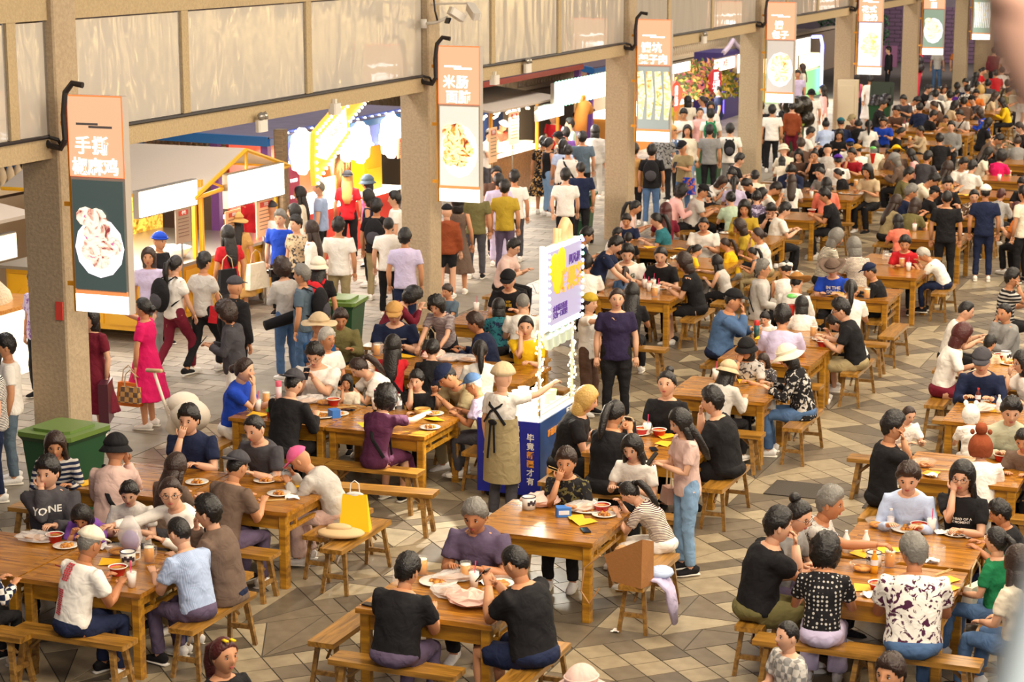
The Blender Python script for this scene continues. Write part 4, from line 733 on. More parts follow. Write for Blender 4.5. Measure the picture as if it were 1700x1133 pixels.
for row in '''bag 60 898|on the bottom left table;plate 118 910|beside the cream cap at bottom left;bowl 128 883|in front of the bent child in purple;yel 185 935|beside the enamel mug at front left;pot 213 938|on the front left table;beer 248 935|on the front left table
cup 219 975|with black lid at the front left table corner;bowl 196 955|by the hand of the white T-shirt with red bricks;chop 212 968|at the front left table corner;cbowl 196 920|behind the enamel mug at front left;milk 253 905|behind the beer at front left;tissue 182 905|near the purple bag at front left
yel 137 802|in front of the striped jumper at far left;plate 327 803|before the dark brown long hair;plate 440 800|by the brown T-shirt back;plate 463 822|next to the tissue by the pink cap;cbowl 483 790|under the face below the pink cap;yel 490 808|by the pink cap table end;tissue 485 828|at the edge by the pink cap;tissue 525 800|beside the pink cap;chop 498 815|across the plate by the pink cap;chop 455 833|near the brown T-shirt elbow
beer 441 672|by the blue polo shirt;flask 463 665|beside the blue polo shirt;green 449 693|in front of the dark cap;green 507 655|before the large white T-shirt;yel 427 690|by the blue polo elbow;tray 533 692|in front of the black hoodie cap;plate 570 690|next to the small blue tub;box 558 693|before the black hoodie;bowl 566 667|beside the phone user in white;phone 592 683|lying between white plate and plum dress;chop 575 678|across the bowl in the middle left;bag 520 665|before the phone user in white;cup 445 703|at the left edge by the dark cap;tissue 452 700|by the dark cap;cbowl 545 668|beside the bamboo chopsticks;cup 428 682|by the blue polo hand
water 685 672|near the child in black;bottle2 0 0|x;steam 703 686|beside the child in black;plate 725 686|in front of the navy cap;plate 715 712|held at table end by the denim cap;yel 722 698|under the denim cap hands;yel 610 706|at the plum dress elbow;chop 655 650|standing behind the plum dress;cup 662 660|beside the child in black;tissue 660 674|at the plum dress hand
yel 690 585|held up by the red blouse;bag 760 600|with green contents by the white ponytail;pbag 735 590|beside the green vegetable bag;beer 618 590|behind the leaning white T-shirt;jug 622 582|under the navy T-shirt with tan cap;bag 773 592|knotted beside the navy jacket;cup 797 505|iced with straw on the far white table
pbag 905 835|on the centre table beside the enamel mug;pot 878 845|alone at the left of the centre table;box 935 857|on the centre table;bag 970 843|before the white blouse;tray 988 838|under the chopsticks of the white blouse;plate 1003 857|under the striped top;bowl 1015 838|green-topped beside the white blouse;yel 970 868|long by the striped top;yel 957 862|crumpled by the blue carton;phone 972 882|on the centre table corner;chop 1007 850|in the hand of the striped top
jug 648 972|left of the black T-shirt head;beer 706 952|beside the purple polo;beer 795 948|tall, before the purple polo;jug 705 935|empty behind the beer;tray 728 968|heaped with dark skewers;cup 787 975|purple with straw by the phone;pbag 780 1005|with orange characters on the front centre table;bag 745 990|flat beside the printed bag;tissue 757 955|by the purple polo;bag 762 960|ballooned behind the skewers;phone 818 965|by the purple polo hand;tissue 812 962|by the right black T-shirt;plate 843 962|by the right black T-shirt;cbowl 830 975|before the black shorts;yel 690 1010|at the left of the front centre table;phone 608 1005|by the elbow of the left black T-shirt;chop 800 1000|on the printed bag edge
bowl 1066 722|before the black tank top;bowl 1100 720|orange beside the drink;cup 1097 706|iced, in the hand near pink shirt;tray 1065 714|between black tops;yel 1102 738|beside the dark wallet;phone 1085 747|on the table by the pink shirt;chop 1095 740|by the dark wallet;yel 1120 715|by the black earring top
cup 1243 545|white held by denim-blue shirt;bflask 1252 560|before the denim-blue shirt;yel 1267 563|before the small boy;cup 1238 618|in front of the black bucket hat;chop 1238 605|at the black bucket hat;yel 1242 632|by the small child;bowl 1365 575|before the bent white T-shirt;beer 1350 560|before the black T-shirt glasses;plate 1362 565|before the black T-shirt glasses;cup 1205 618|x by beige bucket hat
cup 1359 487|with red lid before the blue T-shirt;steam 1368 510|before the blue T-shirt;beer 1434 500|before the navy cap child;cbowl 1446 490|before the navy cap child;yel 1375 500|before the blue T-shirt;jug 1476 440|large, before the red T-shirt;beer 1492 440|tall one before the red T-shirt;beer 1498 443|second tall one before the red T-shirt;cup 1508 450|yellow by the bent white T-shirt;bowl 1516 442|under the bent grey-haired head;jug 1470 432|second, before the red T-shirt;plate 1480 425|before the red T-shirt
cup 1070 478|with red straw, leftmost;cup 1077 484|with pink straw, second in the row;cup 1085 478|with red straw, third in the row;cup 1092 487|orange at table corner;beer 1087 493|orange juice at the cup table corner;tray 1100 478|of white rice snacks;plate 1112 475|before the brown-haired black T-shirt;tissue 1105 470|by the white snacks;plate 1072 440|beyond the red-strawed cups;tissue 1085 428|beside the ponytail in black;yel 1060 420|before the teal blouse;tissue 1074 425|before the teal blouse;yel 1135 420|before the white crew-cut shirt
cbowl 1535 775|large, under the chopsticks of the short-haired child;yel 1545 788|by the clear bowl;chop 1560 782|by the clear bowl;tissue 1540 802|green-edged near the clear bowl;bowl 1665 762|by the right edge;plate 1690 770|at the right edge;yel 1652 785|by the glasses and black top;tissue 1656 780|right of the brown animal hat
cola 1623 673|in the handled bag;bag 1630 683|around the cola bottle;yel 1650 683|flat before the navy jacket;milk 1658 685|red-capped beside the child hood;tray 1655 655|x at right edge by navy jacket;pot 1672 595|beside the striped child;yel 1685 583|behind the enamel pot;plate 1675 605|before the striped child;bowl 1655 592|red by the enamel pot;yel 1690 610|in front of the glasses at right edge;tray 1690 600|x right of the enamel pot
cbowl 1463 868|empty before the blue sweater;water 1478 880|before the blue sweater;tray 1513 875|of noodles before the blue sweater;bowl 1538 865|red by the pink cup;cup 1554 873|pink, beside the white tissues;tissue 1568 882|left of the black wallet;tissue 1594 875|by the black top;plate 1592 882|before the glasses and long hair;tissue 1608 890|beside the folded napkin;phone 1582 872|before the black top
milk 1398 925|by the curly dotted blouse;milk 1437 918|white on the front right table;pot 1454 935|on the front right table;fanta 1451 952|orange before the floral shirt;beer 1482 935|empty-topped, by the floral shirt head;jug 1555 940|large, at front right;cbowl 1432 948|by the curly dotted blouse;yel 1425 925|flat on the front right table;yel 1475 915|long, front right table centre;yel 1438 978|by the dotted blouse sleeve;yel 1570 965|by the green vest hands;tissue 1577 990|at the front right table edge;bowl 1457 982|small by the floral elbow;tissue 1443 990|by the floral elbow;chop 1440 908|in paper on the front right table;chop 1570 950|by the green vest hands;tissue 1545 935|beside the clear mug;yel 1577 980|near the table corner at front right
yel 1495 315|x far;beer 1430 300|before the red shirt;beer 1437 302|second, before the red shirt;cup 1344 330|tall yellow before the black T-shirt;tray 1420 322|before the striped vest;tray 1405 322|orange, before the coral top;bowl 1352 352|before the dark bowed head;cup 1519 383|with blue straw beside the pink top;plate 1590 390|behind the black T-shirt;cup 1696 282|pink at the right edge;cup 1652 305|white by the white T-shirt back;yel 1600 328|before the smiling face;yel 1583 333|second before the smiling face;tray 1385 236|far by the ball cap;beer 1470 235|before the blue shirt;beer 1564 188|far right of centre;cup 1510 210|x white on the pinkish table;cup 1500 214|second on the pinkish table;tray 1495 222|on the pinkish table;plate 1620 195|before the blue jacket;cup 1640 180|before the yellow blouse;plate 1125 378|far by the crew cut;tissue 1170 372|far by the crew cut'''.replace('\n', ';').split(';'):
    a, h = row.split('|'); k, x, y = a.split()
    if k in ITEM: item(k, float(x), float(y), h.replace('x ', ''), rz=(float(x) * 7.3) % 3)
# things lying on benches and the floor
t = thing('paper_bag', 'bright yellow paper carrier bag standing on the dark trestle bench', 'paper bag', G(590, 880, .47), .25)
m = MB(); V = [(-.15, -.07, 0), (.15, -.07, 0), (.15, .07, 0), (-.15, .07, 0), (-.12, -.015, .36), (.12, -.015, .36), (.12, .015, .36), (-.12, .015, .36)]; m.add(V, [(3, 2, 1, 0), (0, 1, 5, 4), (1, 2, 6, 5), (2, 3, 7, 6), (3, 0, 4, 7)]); part('bag_body', m, mat('bag_yellow', 'ffd313', .5), t)
m = MB(); m.tube([(-.05, 0, .35), (-.04, 0, .47), (0, 0, .5), (.04, 0, .47), (.05, 0, .35)], .006, 6); part('handle', m, TISS, t); m = MB(); m.ell((0, 0, .36), (.09, .02, .03), 8, 5); part('tissue_edge', m, TISS, t)
t = thing('folded_hat', 'pale beige folded sun hat lying on the near end of the dark bench', 'hat', G(566, 893, .47), .2); m = MB(); m.ell((0, 0, .05), (.24, .16, .045), 18, 8); m.ell((-.02, .02, .1), (.13, .07, .035), 12, 6); part('felt', m, mat('hat_felt', 'd9b98a', .9), t, smooth=True)
t = thing('paper_bouquet_bag', 'large brown kraft paper tote with string handles on the bench beside the striped top', 'paper bag', G(1050, 968, .47), -.35); m = MB(); V = [(-.17, -.09, 0), (.17, -.09, 0), (.17, .09, 0), (-.17, .09, 0), (-.24, -.12, .24), (.13, -.03, .44), (.16, .1, .4), (-.2, .12, .26)]; m.add(V, [(3, 2, 1, 0), (0, 1, 5, 4), (1, 2, 6, 5), (2, 3, 7, 6), (3, 0, 4, 7)]); part('bag_body', m, mat('kraft', 'a06c3a', .7, bump=.2), t)
m = MB(); m.tube([(-.25, -.16, .24), (-.4, -.2, .1), (-.42, -.22, -.12), (-.3, -.25, -.2), (-.22, -.2, -.05)], .008, 6); m.ell((-.12, 0, .27), (.08, .08, .06), 8, 6, 0); part('handle', m, mat('twine', 'b88a5a'), t)
t = thing('folded_clothes', 'lavender jacket and blue shirt hanging over the bench behind the kraft bag', 'clothes', (-5.42, 16.95, .47), .2); m = MB(); m.tube([(-.05, .05, .03), (.1, .0, .03), (.17, -.02, -.06), (.2, -.04, -.2), (.22, -.02, -.36)], [(.12, .025), (.15, .035), (.14, .045), (.13, .05), (.08, .03)], 12, side=(0, 1, 0)); part('jacket', m, fabric('lav'), t, smooth=True); m = MB(); m.ell((.08, .05, .08), (.12, .14, .05), 12, 8); part('shirt', m, fabric('sky'), t, smooth=True)
for px, py, hint in ((430 + 445, 828, 'right of the kiosk foot'), (1022, 1050, 'under the centre table edge')):
    item('tissue', px, py, 'on the tiles ' + hint, z=0, sc=.6)
t = thing('stroller', 'white push handle of a stroller beside the fuchsia dress', 'stroller', G(262, 745, 0), -.5); WS = mat('stroller_white', 'e8dcc8', .4)
m = MB(); m.tube([(-.2, 0, .95), (.15, .0, 1.0)], .025, 8); part('grip', m, mat('grip_tan', 'cdb080'), t, smooth=True); m = MB(); m.tube([(-.02, 0, .95), (.2, .05, .45), (.3, .08, .12)], .02, 8); m.tube([(.2, .05, .45), (.55, .1, .4)], .015, 6); part('frame', m, WS, t, smooth=True); m = MB(); m.ell((.55, .15, .5), (.3, .22, .2), 14, 10); m.ell((.4, .15, .62), (.2, .2, .14), 14, 8); m.tube([(.3, .15, .55), (.25, .15, .3), (.4, .15, .15)], [.1, .16, .1], 10); part('white_cover', m, mat('cover_white', 'e6d9c6', .8, bump=.4, bscale=8), t, smooth=True)
for sx in (.3, .8):
    m = MB(); m.tube([(sx, .05, .1), (sx, .09, .1)], .1, 14); part('wheel', m, mat('rubber', '1a1a1a'), t)
# ------------------------------------------------------------------ juice cart
t = thing('juice_cart', 'blue lit fruit tea cart with bulb-framed orange sign and light-wrapped posts', 'cart', (-8.24, 21.1, 0)); CB = mat('cart_blue', '10209a', .4); CB2 = mat('cart_side', '1d4a8a', .4, var=.5, bscale=3)
m = MB(); m.box((0, 0, .5), (.72, 1.2, .8)); part('cart_body', m, mat('cart_grey', '5a6070'), t)
m = MB(); m.box((0, -.615, .5), (.74, .02, .84)); pf = part('front_panel', m, CB, t); m = MB(); m.box((.37, 0, .5), (.02, 1.22, .84)); ps = part('side_panel', m, CB2, t)
WHT = mat('white_ink', 'f0ece8', .5); ORT = mat('orange_ink', 'f0a040', .5)
for i, ch in enumerate('喝一杯阿凡提奶茶'): lettering(ch, .085, ORT if i in (3, 4, 5) else WHT, pf, (.1, -.632, .82 - i * .09), (PI / 2, 0, 0), .002)
for i, ch in enumerate('毕竟新疆才有'): lettering(ch, .09, ORT if i in (2, 3) else WHT, pf, (.27, -.632, .74 - i * .1), (PI / 2, 0, 0), .002)
lettering('新疆绿色生活的第一口', .09, ORT, ps, (.387, .05, .74), (PI / 2, 0, PI / 2)); lettering('阿凡提', .1, WHT, ps, (.387, .35, .86), (PI / 2, 0, PI / 2))
m = MB(); m.ell((.38, -.3, .3), (.01, .12, .14), 14, 8); part('orange_print', m, ORT, ps)
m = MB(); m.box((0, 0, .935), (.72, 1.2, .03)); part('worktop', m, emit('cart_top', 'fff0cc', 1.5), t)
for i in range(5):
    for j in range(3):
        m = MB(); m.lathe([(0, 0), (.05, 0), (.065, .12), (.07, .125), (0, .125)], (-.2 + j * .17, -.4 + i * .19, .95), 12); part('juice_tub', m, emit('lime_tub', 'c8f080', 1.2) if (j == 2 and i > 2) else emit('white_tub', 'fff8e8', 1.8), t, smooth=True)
m = MB(); m.tube([(.36, -.58, .99), (.36, .58, .99), (.36, .58, 1.05), (.36, -.58, 1.05)], .01, 6, closed=True); part('guard_rail', m, STEEL, t)
for q, (x, y) in enumerate(((.34, -.55), (.34, .5))):
    m = MB(); m.tube([(x, y, .9), (x, y, 1.95)], .018, 8); po = part('post', m, mat('post_w', 'e6d6b8', .5), t, smooth=True)
    m = MB(); r_ = random.Random(q)
    for k in range(70): z = .95 + k * .0143; m.ell((x + r_.uniform(-.04, .04), y + r_.uniform(-.04, .04), z), (.012, .012, .016), 5, 4)
    part('fairy_lights', m, emit('fairy', 'fff2cc', 3.5), t)['kind'] = 'stuff'
m = MB(); m.box((.39, -.02, 2.4), (.08, 1.06, .9), bev=.02); part('sign_box', m, emit('sign_side', 'fff0d0', .9), t); m = MB(); m.box((.44, -.02, 2.4), (.02, 1.02, .82)); sf = part('sign_face', m, emit('face_pink', 'ddd0ea', .7, '605870'), t)
lettering('鲜果茶', .27, emit('or_txt', 'e89028', .9), sf, (.455, .16, 2.42), (PI / 2, 0, PI / 2), .012); lettering('阿凡提', .12, mat('pu_ink', '5a3a9a'), sf, (.455, .25, 2.64), (PI / 2, 0, PI / 2), .003); lettering('水果茶百香果\n只为一口鲜甜', .075, mat('pu_ink', '5a3a9a'), sf, (.455, -.2, 2.12), (PI / 2, 0, PI / 2), .002)
m = MB(); OG = emit('orange_fruit', 'f5a818', .9)
for y_, z_, r1 in ((-.38, 2.62, .15), (-.16, 2.66, .15), (-.27, 2.5, .17)): m.ell((.452, y_, z_), (.008, r1, r1 * 1.1), 16, 8)
part('orange_slices', m, OG, sf, smooth=True)
for k in range(46):
    a = k / 46 * 4; e_ = a % 1
    y_, z_ = [(-.54 + e_ * 1.06, 2.85), (.52, 2.85 - e_ * .9), (.52 - e_ * 1.06, 1.95), (-.54, 1.95 + e_ * .9)][int(a)]
    m = MB(); m.ell((.455, y_, z_), (.02, .024, .024), 6, 5); part('bulb', m, emit(('bulb_b', 'bulb_c', 'bulb_g')[k % 3], ('9aa8ff', 'c8e8ff', '9affc8')[k % 3], 5), t)
m = MB(); m.tube([(.38, -.57, 1.92), (.38, -.57, 2.88)], .03, 8); m.tube([(.36, -.56, 1.92), (.36, .52, 1.92)], .025, 8); part('neon_tube', m, emit('neon_w', 'fff0c8', 3), t, smooth=True)
m = MB(); m.tube([(.36, .1, 2.85), (.36, .12, 3.0), (.36, .2, 3.06), (.36, .28, 3.0), (.36, .3, 2.85)], (.06, .05), 8); m.tube([(.36, -.12, 2.85), (.36, -.1, 3.02)], .03, 6); m.tube([(.36, -.02, 2.85), (.36, .0, 3.0)], .03, 6); part('topper_cutout', m, emit('topper', 'd8a070', .7), t, smooth=True)
for k in range(4):
    m = MB(); m.lathe([(.05, 0), (.065, .15), (.068, .16), (0, .16)], seg=12); part('sample_cup', m, mat('cup_mint', 'd8ece4', .4), t, loc=(.38, -.35 + k * .2, 1.72), rot=(.5, 0, 0), smooth=True)
m = MB(); m.box((0, 0, 0), (.03, 1.0, .03)); part('cup_rail', m, STEEL, t, loc=(.38, 0, 1.9))
for sx in (-.28, .28):
    for sy in (-.5, .5): m = MB(); m.tube([(sx - .02, sy, .05), (sx + .02, sy, .05)], .05, 12); part('castor', m, mat('rubber', '1a1a1a'), t)
area('cart_lamp', (-8.1, 21.1, 1.7), .35, 40, (1, .93, .8), aim=(-8.3, 20.6, .9))

sp = bpy.data.lights.new('cart_spot', 'SPOT'); sp.energy = 420; sp.spot_size = .75; sp.spot_blend = .15; sp.shadow_soft_size = .03; sp.color = (1, .93, .8)
so = bpy.data.objects.new('cart_spot', sp); COL.objects.link(so); so.location = (-8.75, 20.9, 1.75); so.rotation_euler = (Vector((-9.2, 18.6, 0)) - so.location).to_track_quat('-Z', 'Y').to_euler()

t = thing('plastic_bag', 'translucent bag with purple contents held over the bent purple child', 'bag', G(216, 893, .95)); m = MB(); m.tube([(0, 0, .2), (0, 0, .1), (0, 0, 0), (0, 0, -.12)], [(.04, .03), (.1, .07), (.12, .09), (.06, .05)], 16); part('plastic_film', m, FILM, t, smooth=True); m = MB(); m.ell((0, 0, -.03), (.085, .065, .1), 10, 8); part('contents', m, mat('purple_pack', '6a4ab0', .5), t)
# ------------------------------------------------------------------ people: shared head-level meshes
SKIN = mat('skin', 'c98f68', .5, spec=.4); SKIN.node_tree.nodes['Principled BSDF'].inputs['Subsurface Weight'].default_value = 0
SKIN_P = mat('skin_pale', 'dba888', .5); SKIN_D = mat('skin_tan', 'b97c55', .5)
EYEW = mat('eye_white', 'd8cfc6', .3); EYED = mat('eye_dark', '1c1210', .25); LIP = mat('lips', 'b0524c', .5)
HAIRM = {k: mat('hair_' + k, h, .42, bump=.5, bscale=55) for k, h in dict(k='17120f', o='2f1d14', r='4a1a16', g='77736c', w='b5b0a6', y='c9a35a', n='3a2a20').items()}
HN = dict(k='black', o='dark brown', r='reddish', g='grey', w='white', y='blonde', n='brown')
def headpt(az, el, k=1.0, off=0.0):
    a, b_, c = .080, .096, .119
    x = a * math.cos(el) * math.sin(az); y = b_ * math.cos(el) * math.cos(az); z = c * math.sin(el)
    if z < 0:
        t = -z / c; x *= 1 - .30 * t ** 1.4
        if y < 0: y *= 1 - .45 * t
        else: y *= 1 - .08 * t
    if y > .06: y = .06 + (y - .06) * .82
    if off: 
        n = np.array([x / a, y / b_, z / c]); n /= np.linalg.norm(n) + 1e-9; x, y, z = np.array([x, y, z]) + n * off
    return x * k, y * k, z * k
def head_geo():
    nu, nv = 30, 22; V = [(0, 0, -.118)]; 
    for j in range(1, nv):
        el = (-.5 + j / nv) * PI
        for i in range(nu):
            u = i / nu * 2 - 1; az = PI * math.copysign(abs(u) ** 1.35, u); x, y, z = headpt(az, el)
            if y > 0:
                y += .026 * math.exp(-(x / .013) ** 2 - ((z + .014) / .02) ** 2) + .006 * math.exp(-(x / .009) ** 2 - ((z - .015) / .02) ** 2)
                y -= .009 * math.exp(-((abs(x) - .031) / .015) ** 2 - ((z - .012) / .012) ** 2)
                y += .005 * math.exp(-(x / .05) ** 2 - ((z - .034) / .01) ** 2) + .006 * math.exp(-(x / .02) ** 2 - ((z + .052) / .01) ** 2) + .007 * math.exp(-(x / .025) ** 2 - ((z + .092) / .018) ** 2)
            V.append((x, y, z))
    V.append((0, 0, .12)); F = [(0, 1 + (k + 1) % nu, 1 + k) for k in range(nu)]
    for j in range(nv - 2): o = 1 + j * nu; F += [(o + k, o + (k + 1) % nu, o + nu + (k + 1) % nu, o + nu + k) for k in range(nu)]
    o = 1 + (nv - 2) * nu; F += [(o + k, o + (k + 1) % nu, o + nu) for k in range(nu)]
    F = [f[::-1] for f in F]
    return np.array(V), F
HV, HF = head_geo()
def face(mb, R, T):
    """head with nose, lips, eyes, brows, ears: material slots 0 skin 1 white 2 dark 3 lips"""
    tr = lambda v: (np.asarray(v) * 1.11) @ np.array(R).T + T
    mb.add(tr(HV), HF, 0)
    n0 = len(mb.v)
    for s in (-1, 1):
        mb.ell((s * .031, .0745, .011), (.0145, .007, .0068), 8, 6, 1); mb.ell((s * .031, .0795, .011), (.0062, .004, .0062), 8, 5, 2)
        mb.ell((s * .031, .078, .0175), (.0155, .004, .0022), 6, 4, 2)
        mb.ell((s * .033, .081, .033), (.018, .005, .0034), 6, 4, 2); mb.ell((s * .078, -.004, -.002), (.009, .017, .03), 8, 6, 0)
    mb.ell((0, .086, -.049), (.021, .006, .0042), 8, 4, 3); mb.ell((0, .0855, -.0565), (.017, .006, .0042), 8, 4, 3)
    for i in range(n0, len(mb.v)): mb.v[i] = tr(mb.v[i])
def cap_geo(mb, line, thick, inner=-.02, noise=0, seed=1, zmax=None):
    nu, nv = 30, 20; r_ = random.Random(seed); V = [(0, 0, -.09)]
    for j in range(1, nv):
        el = (-.5 + j / nv) * PI
        for i in range(nu):
            az = -PI + 2 * PI * i / nu; d = (el - line(abs(az))) / .16; m_ = max(0, min(1, d)); m_ = m_ * m_ * (3 - 2 * m_)
            off = inner + (thick(abs(az), el) - inner) * m_ + (r_.uniform(-noise, noise) if m_ > .5 else 0); V.append(headpt(az, el, 1, off))
    V.append(headpt(0, PI / 2, 1, thick(0, PI / 2))); F = [(0, 1 + (k + 1) % nu, 1 + k)[::-1] for k in range(nu)]
    for j in range(nv - 2): o = 1 + j * nu; F += [(o + k, o + (k + 1) % nu, o + nu + (k + 1) % nu, o + nu + k)[::-1] for k in range(nu)]
    o = 1 + (nv - 2) * nu; F += [(o + k, o + (k + 1) % nu, o + nu)[::-1] for k in range(nu)]
    mb.add(V, F)
def interp(xs, ys): return lambda a: float(np.interp(a, xs, ys))
LS = interp([0, .5, .9, 1.2, 1.7, 2.2, 3.2], [.5, .5, .34, -.1, .08, -.6, -.8]); LB_ = interp([0, .45, .85, 1.15, 1.6, 3.2], [.5, .42, .05, -.75, -1.0, -1.1]); LR = interp([0, .5, .9, 1.2, 1.7, 2.2, 3.2], [.66, .64, .45, .0, .1, -.45, -.65])
TS = lambda a, e: .012 + .012 * max(0, math.sin(e)); TL_ = lambda a, e: .016 + .008 * (a > 1)
def hair_mesh(k):
    def f():
        m = MB()
        if k == 's': cap_geo(m, LS, lambda a, e: .013 + .024 * max(0, math.sin(e)), noise=.007)
        elif k == 'z': cap_geo(m, LR, lambda a, e: .006 + .009 * max(0, math.sin(e)))
        elif k == 'c': cap_geo(m, LB_, lambda a, e: .034 + .012 * max(0, math.sin(e)), noise=.012)
        elif k in 'bl':
            cap_geo(m, LB_, lambda a, e: .017 + .008 * max(0, math.sin(e)) + .006 * (a > 1))
            if k == 'b': m.tube([(0, -.02, .02), (0, -.03, -.06), (0, -.032, -.13), (0, -.03, -.165)], [(.088, .075), (.094, .075), (.093, .07), (.08, .055)], 18, side=(1, 0, 0)); 
            else: m.tube([(0, -.03, .0), (0, -.05, -.1), (0, -.085, -.2), (0, -.11, -.34), (0, -.115, -.44)], [(.088, .066), (.092, .06), (.098, .045), (.088, .035), (.045, .02)], 16, side=(1, 0, 0)); [m.tube([(s * .07, .01, .03), (s * .085, .0, -.08), (s * .09, -.0, -.2), (s * .08, .0, -.3)], [(.02, .035), (.024, .035), (.024, .03), (.01, .012)], 8, side=(1, 0, 0)) for s in (-1, 1)]
        elif k == 'p': cap_geo(m, LS if False else interp([0, .5, .9, 1.2, 1.7, 2.2, 3.2], [.56, .54, .36, .0, -.25, -.62, -.78]), lambda a, e: .011); m.ell((0, -.1, .05), (.03, .03, .03), 8, 6); m.tube([(0, -.105, .05), (0, -.15, .02), (0, -.165, -.08), (0, -.15, -.2), (0, -.14, -.28)], [.024, .034, .04, .032, .01], 10)
        elif k == 'u': cap_geo(m, interp([0, .5, .9, 1.2, 1.7, 2.2, 3.2], [.56, .54, .36, .0, -.25, -.62, -.78]), lambda a, e: .012); m.ell((0, -.075, .115), (.045, .045, .042), 10, 8)
        elif k == 'd': cap_geo(m, interp([0, .5, .9, 1.2, 1.7, 2.2, 3.2], [.56, .54, .36, .0, -.25, -.62, -.78]), lambda a, e: .013); m.ell((0, -.115, -.01), (.045, .04, .045), 10, 8)
        return m.mesh('hair', [HAIRM['k']], True)
    return shared('hair' + k, f)
STYLE = dict(s='short', z='cropped', b='bobbed', l='long', p='ponytailed', u='top-bun', c='curly', d='low-bun')
def hat_mesh(k):
    def f():
        m = MB(); nose = lambda z0: None
        dome = lambda th, lo: cap_geo(m, interp([0, 3.2], [lo, lo]), lambda a, e: th + .004, inner=-.03)
        if k in ('cap', 'backcap'):
            dome(.028, .3); s = 1 if k == 'cap' else -1
            m.tube([(0, s * .07, .062), (0, s * .12, .062), (0, s * .165, .05)], [(.085, .008), (.082, .008), (.05, .006)], 14, side=(1, 0, 0)); m.ell((0, 0, .15), (.012, .012, .006), 6, 4)
        elif k in ('bucket', 'sunhat', 'cowboy', 'beret', 'skullcap', 'straw'):
            if k == 'beret': dome(.042, .12)
            elif k == 'skullcap': dome(.03, .35)
            else: dome(.03, .2)
            a0, a1, z0, z1 = dict(bucket=(.1, .15, .055, -.0), sunhat=(.1, .19, .05, .0), cowboy=(.1, .21, .05, .05), straw=(.1, .2, .05, .03), beret=(0, 0, 0, 0), skullcap=(0, 0, 0, 0))[k]
            if a0:
                nu = 26; V = []
                for q in range(4):
                    t = (0, .5, 1, 1)[q]; r = a0 + (a1 - a0) * t; z = z0 + (z1 - z0) * t - (.006 if q == 3 else 0)
                    for i in range(nu):
                        a = 2 * PI * i / nu; lift = .06 * t * math.cos(a) ** 2 if k == 'cowboy' else (.012 * t * math.sin(3 * a) if k != 'bucket' else 0); V.append((r * math.cos(a) * .9, r * math.sin(a), z + lift))
                for i in range(nu): a = 2 * PI * i / nu; V.append((a0 * math.cos(a) * .9, a0 * math.sin(a), z0 - .006))
                m.add(V, [(q * nu + i, q * nu + (i + 1) % nu, (q + 1) * nu + (i + 1) % nu, (q + 1) * nu + i) for q in range(4) for i in range(nu)])
            if k in ('cowboy', 'straw', 'sunhat'): m.tube([(.098 * math.cos(a), .113 * math.sin(a), .072) for a in [2 * PI * i / 20 for i in range(20)]], .008, 5, closed=True)
            if k == 'skullcap': m.tube([(.1 * math.cos(a), .118 * math.sin(a), .06) for a in [2 * PI * i / 20 for i in range(20)]], .012, 5, closed=True)
        elif k == 'visor': m.tube([(.088 * math.cos(a), .11 * math.sin(a), .05) for a in [2 * PI * i / 20 for i in range(20)]], (.012, .028), 6, closed=True, side=(1, 0, 0)); m.tube([(0, .07, .06), (0, .13, .055), (0, .18, .04)], [(.09, .008), (.088, .008), (.05, .006)], 14, side=(1, 0, 0))
        elif k == 'hood': cap_geo(m, interp([0, .5, .9, 1.3, 3.2], [.6, .5, .0, -.9, -1.2]), lambda a, e: .045); [m.ell((s * .07, 0, .17), (.035, .02, .045), 8, 6) for s in (-1, 1)]
        elif k == 'animal': cap_geo(m, interp([0, .5, .9, 1.3, 3.2], [.5, .4, .0, -.7, -.9]), lambda a, e: .05); m.ell((0, -.06, .2), (.065, .08, .07), 10, 8); [m.ell((s * .09, -.05, .17), (.025, .02, .03), 8, 6) for s in (-1, 1)]
        elif k == 'clips': m.box((.03, .06, .125), (.02, .05, .012)); m.box((-.02, .07, .12), (.02, .05, .012))
        return m.mesh(k, [EYED], True)
    return shared('hat' + k, f)
HATN = dict(cap='cap', backcap='backward cap', bucket='bucket hat', sunhat='sun hat', cowboy='cowboy hat', straw='straw hat', beret='beret', skullcap='embroidered cap', visor='visor', hood='eared hood', animal='animal-shaped hat', clips='hair clips')
def glasses_mesh():
    def f():
        m = MB()
        for s in (-1, 1): m.tube([(s * .033 + .022 * math.cos(a), .096, .01 + .018 * math.sin(a)) for a in [2 * PI * i / 12 for i in range(12)]], .0018, 4, closed=True); m.tube([(s * .055, .094, .014), (s * .08, .06, .014), (s * .084, -.01, .012)], .0018, 4)
        m.tube([(-.011, .098, .013), (.011, .098, .013)], .0018, 4); return m.mesh('glasses', [EYED])
    return shared('glasses', f)
def shoe_mesh():
    def f():
        m = MB(); m.tube([(0, -.09, -.035), (0, -.06, -.028), (0, .0, -.035), (0, .08, -.05), (0, .14, -.058), (0, .165, -.066)], [(.03, .035), (.038, .05), (.04, .045), (.045, .032), (.042, .024), (.02, .012)], 10, 0, side=(1, 0, 0)); m.tube([(0, -.1, -.078), (0, 0, -.078), (0, .1, -.078), (0, .17, -.074)], [(.036, .012), (.04, .012), (.048, .012), (.03, .01)], 10, 1, side=(1, 0, 0)); return m.mesh('shoe', [TISS, mat('sole', 'e4ded2', .7)], True)
    return shared('shoe', f)
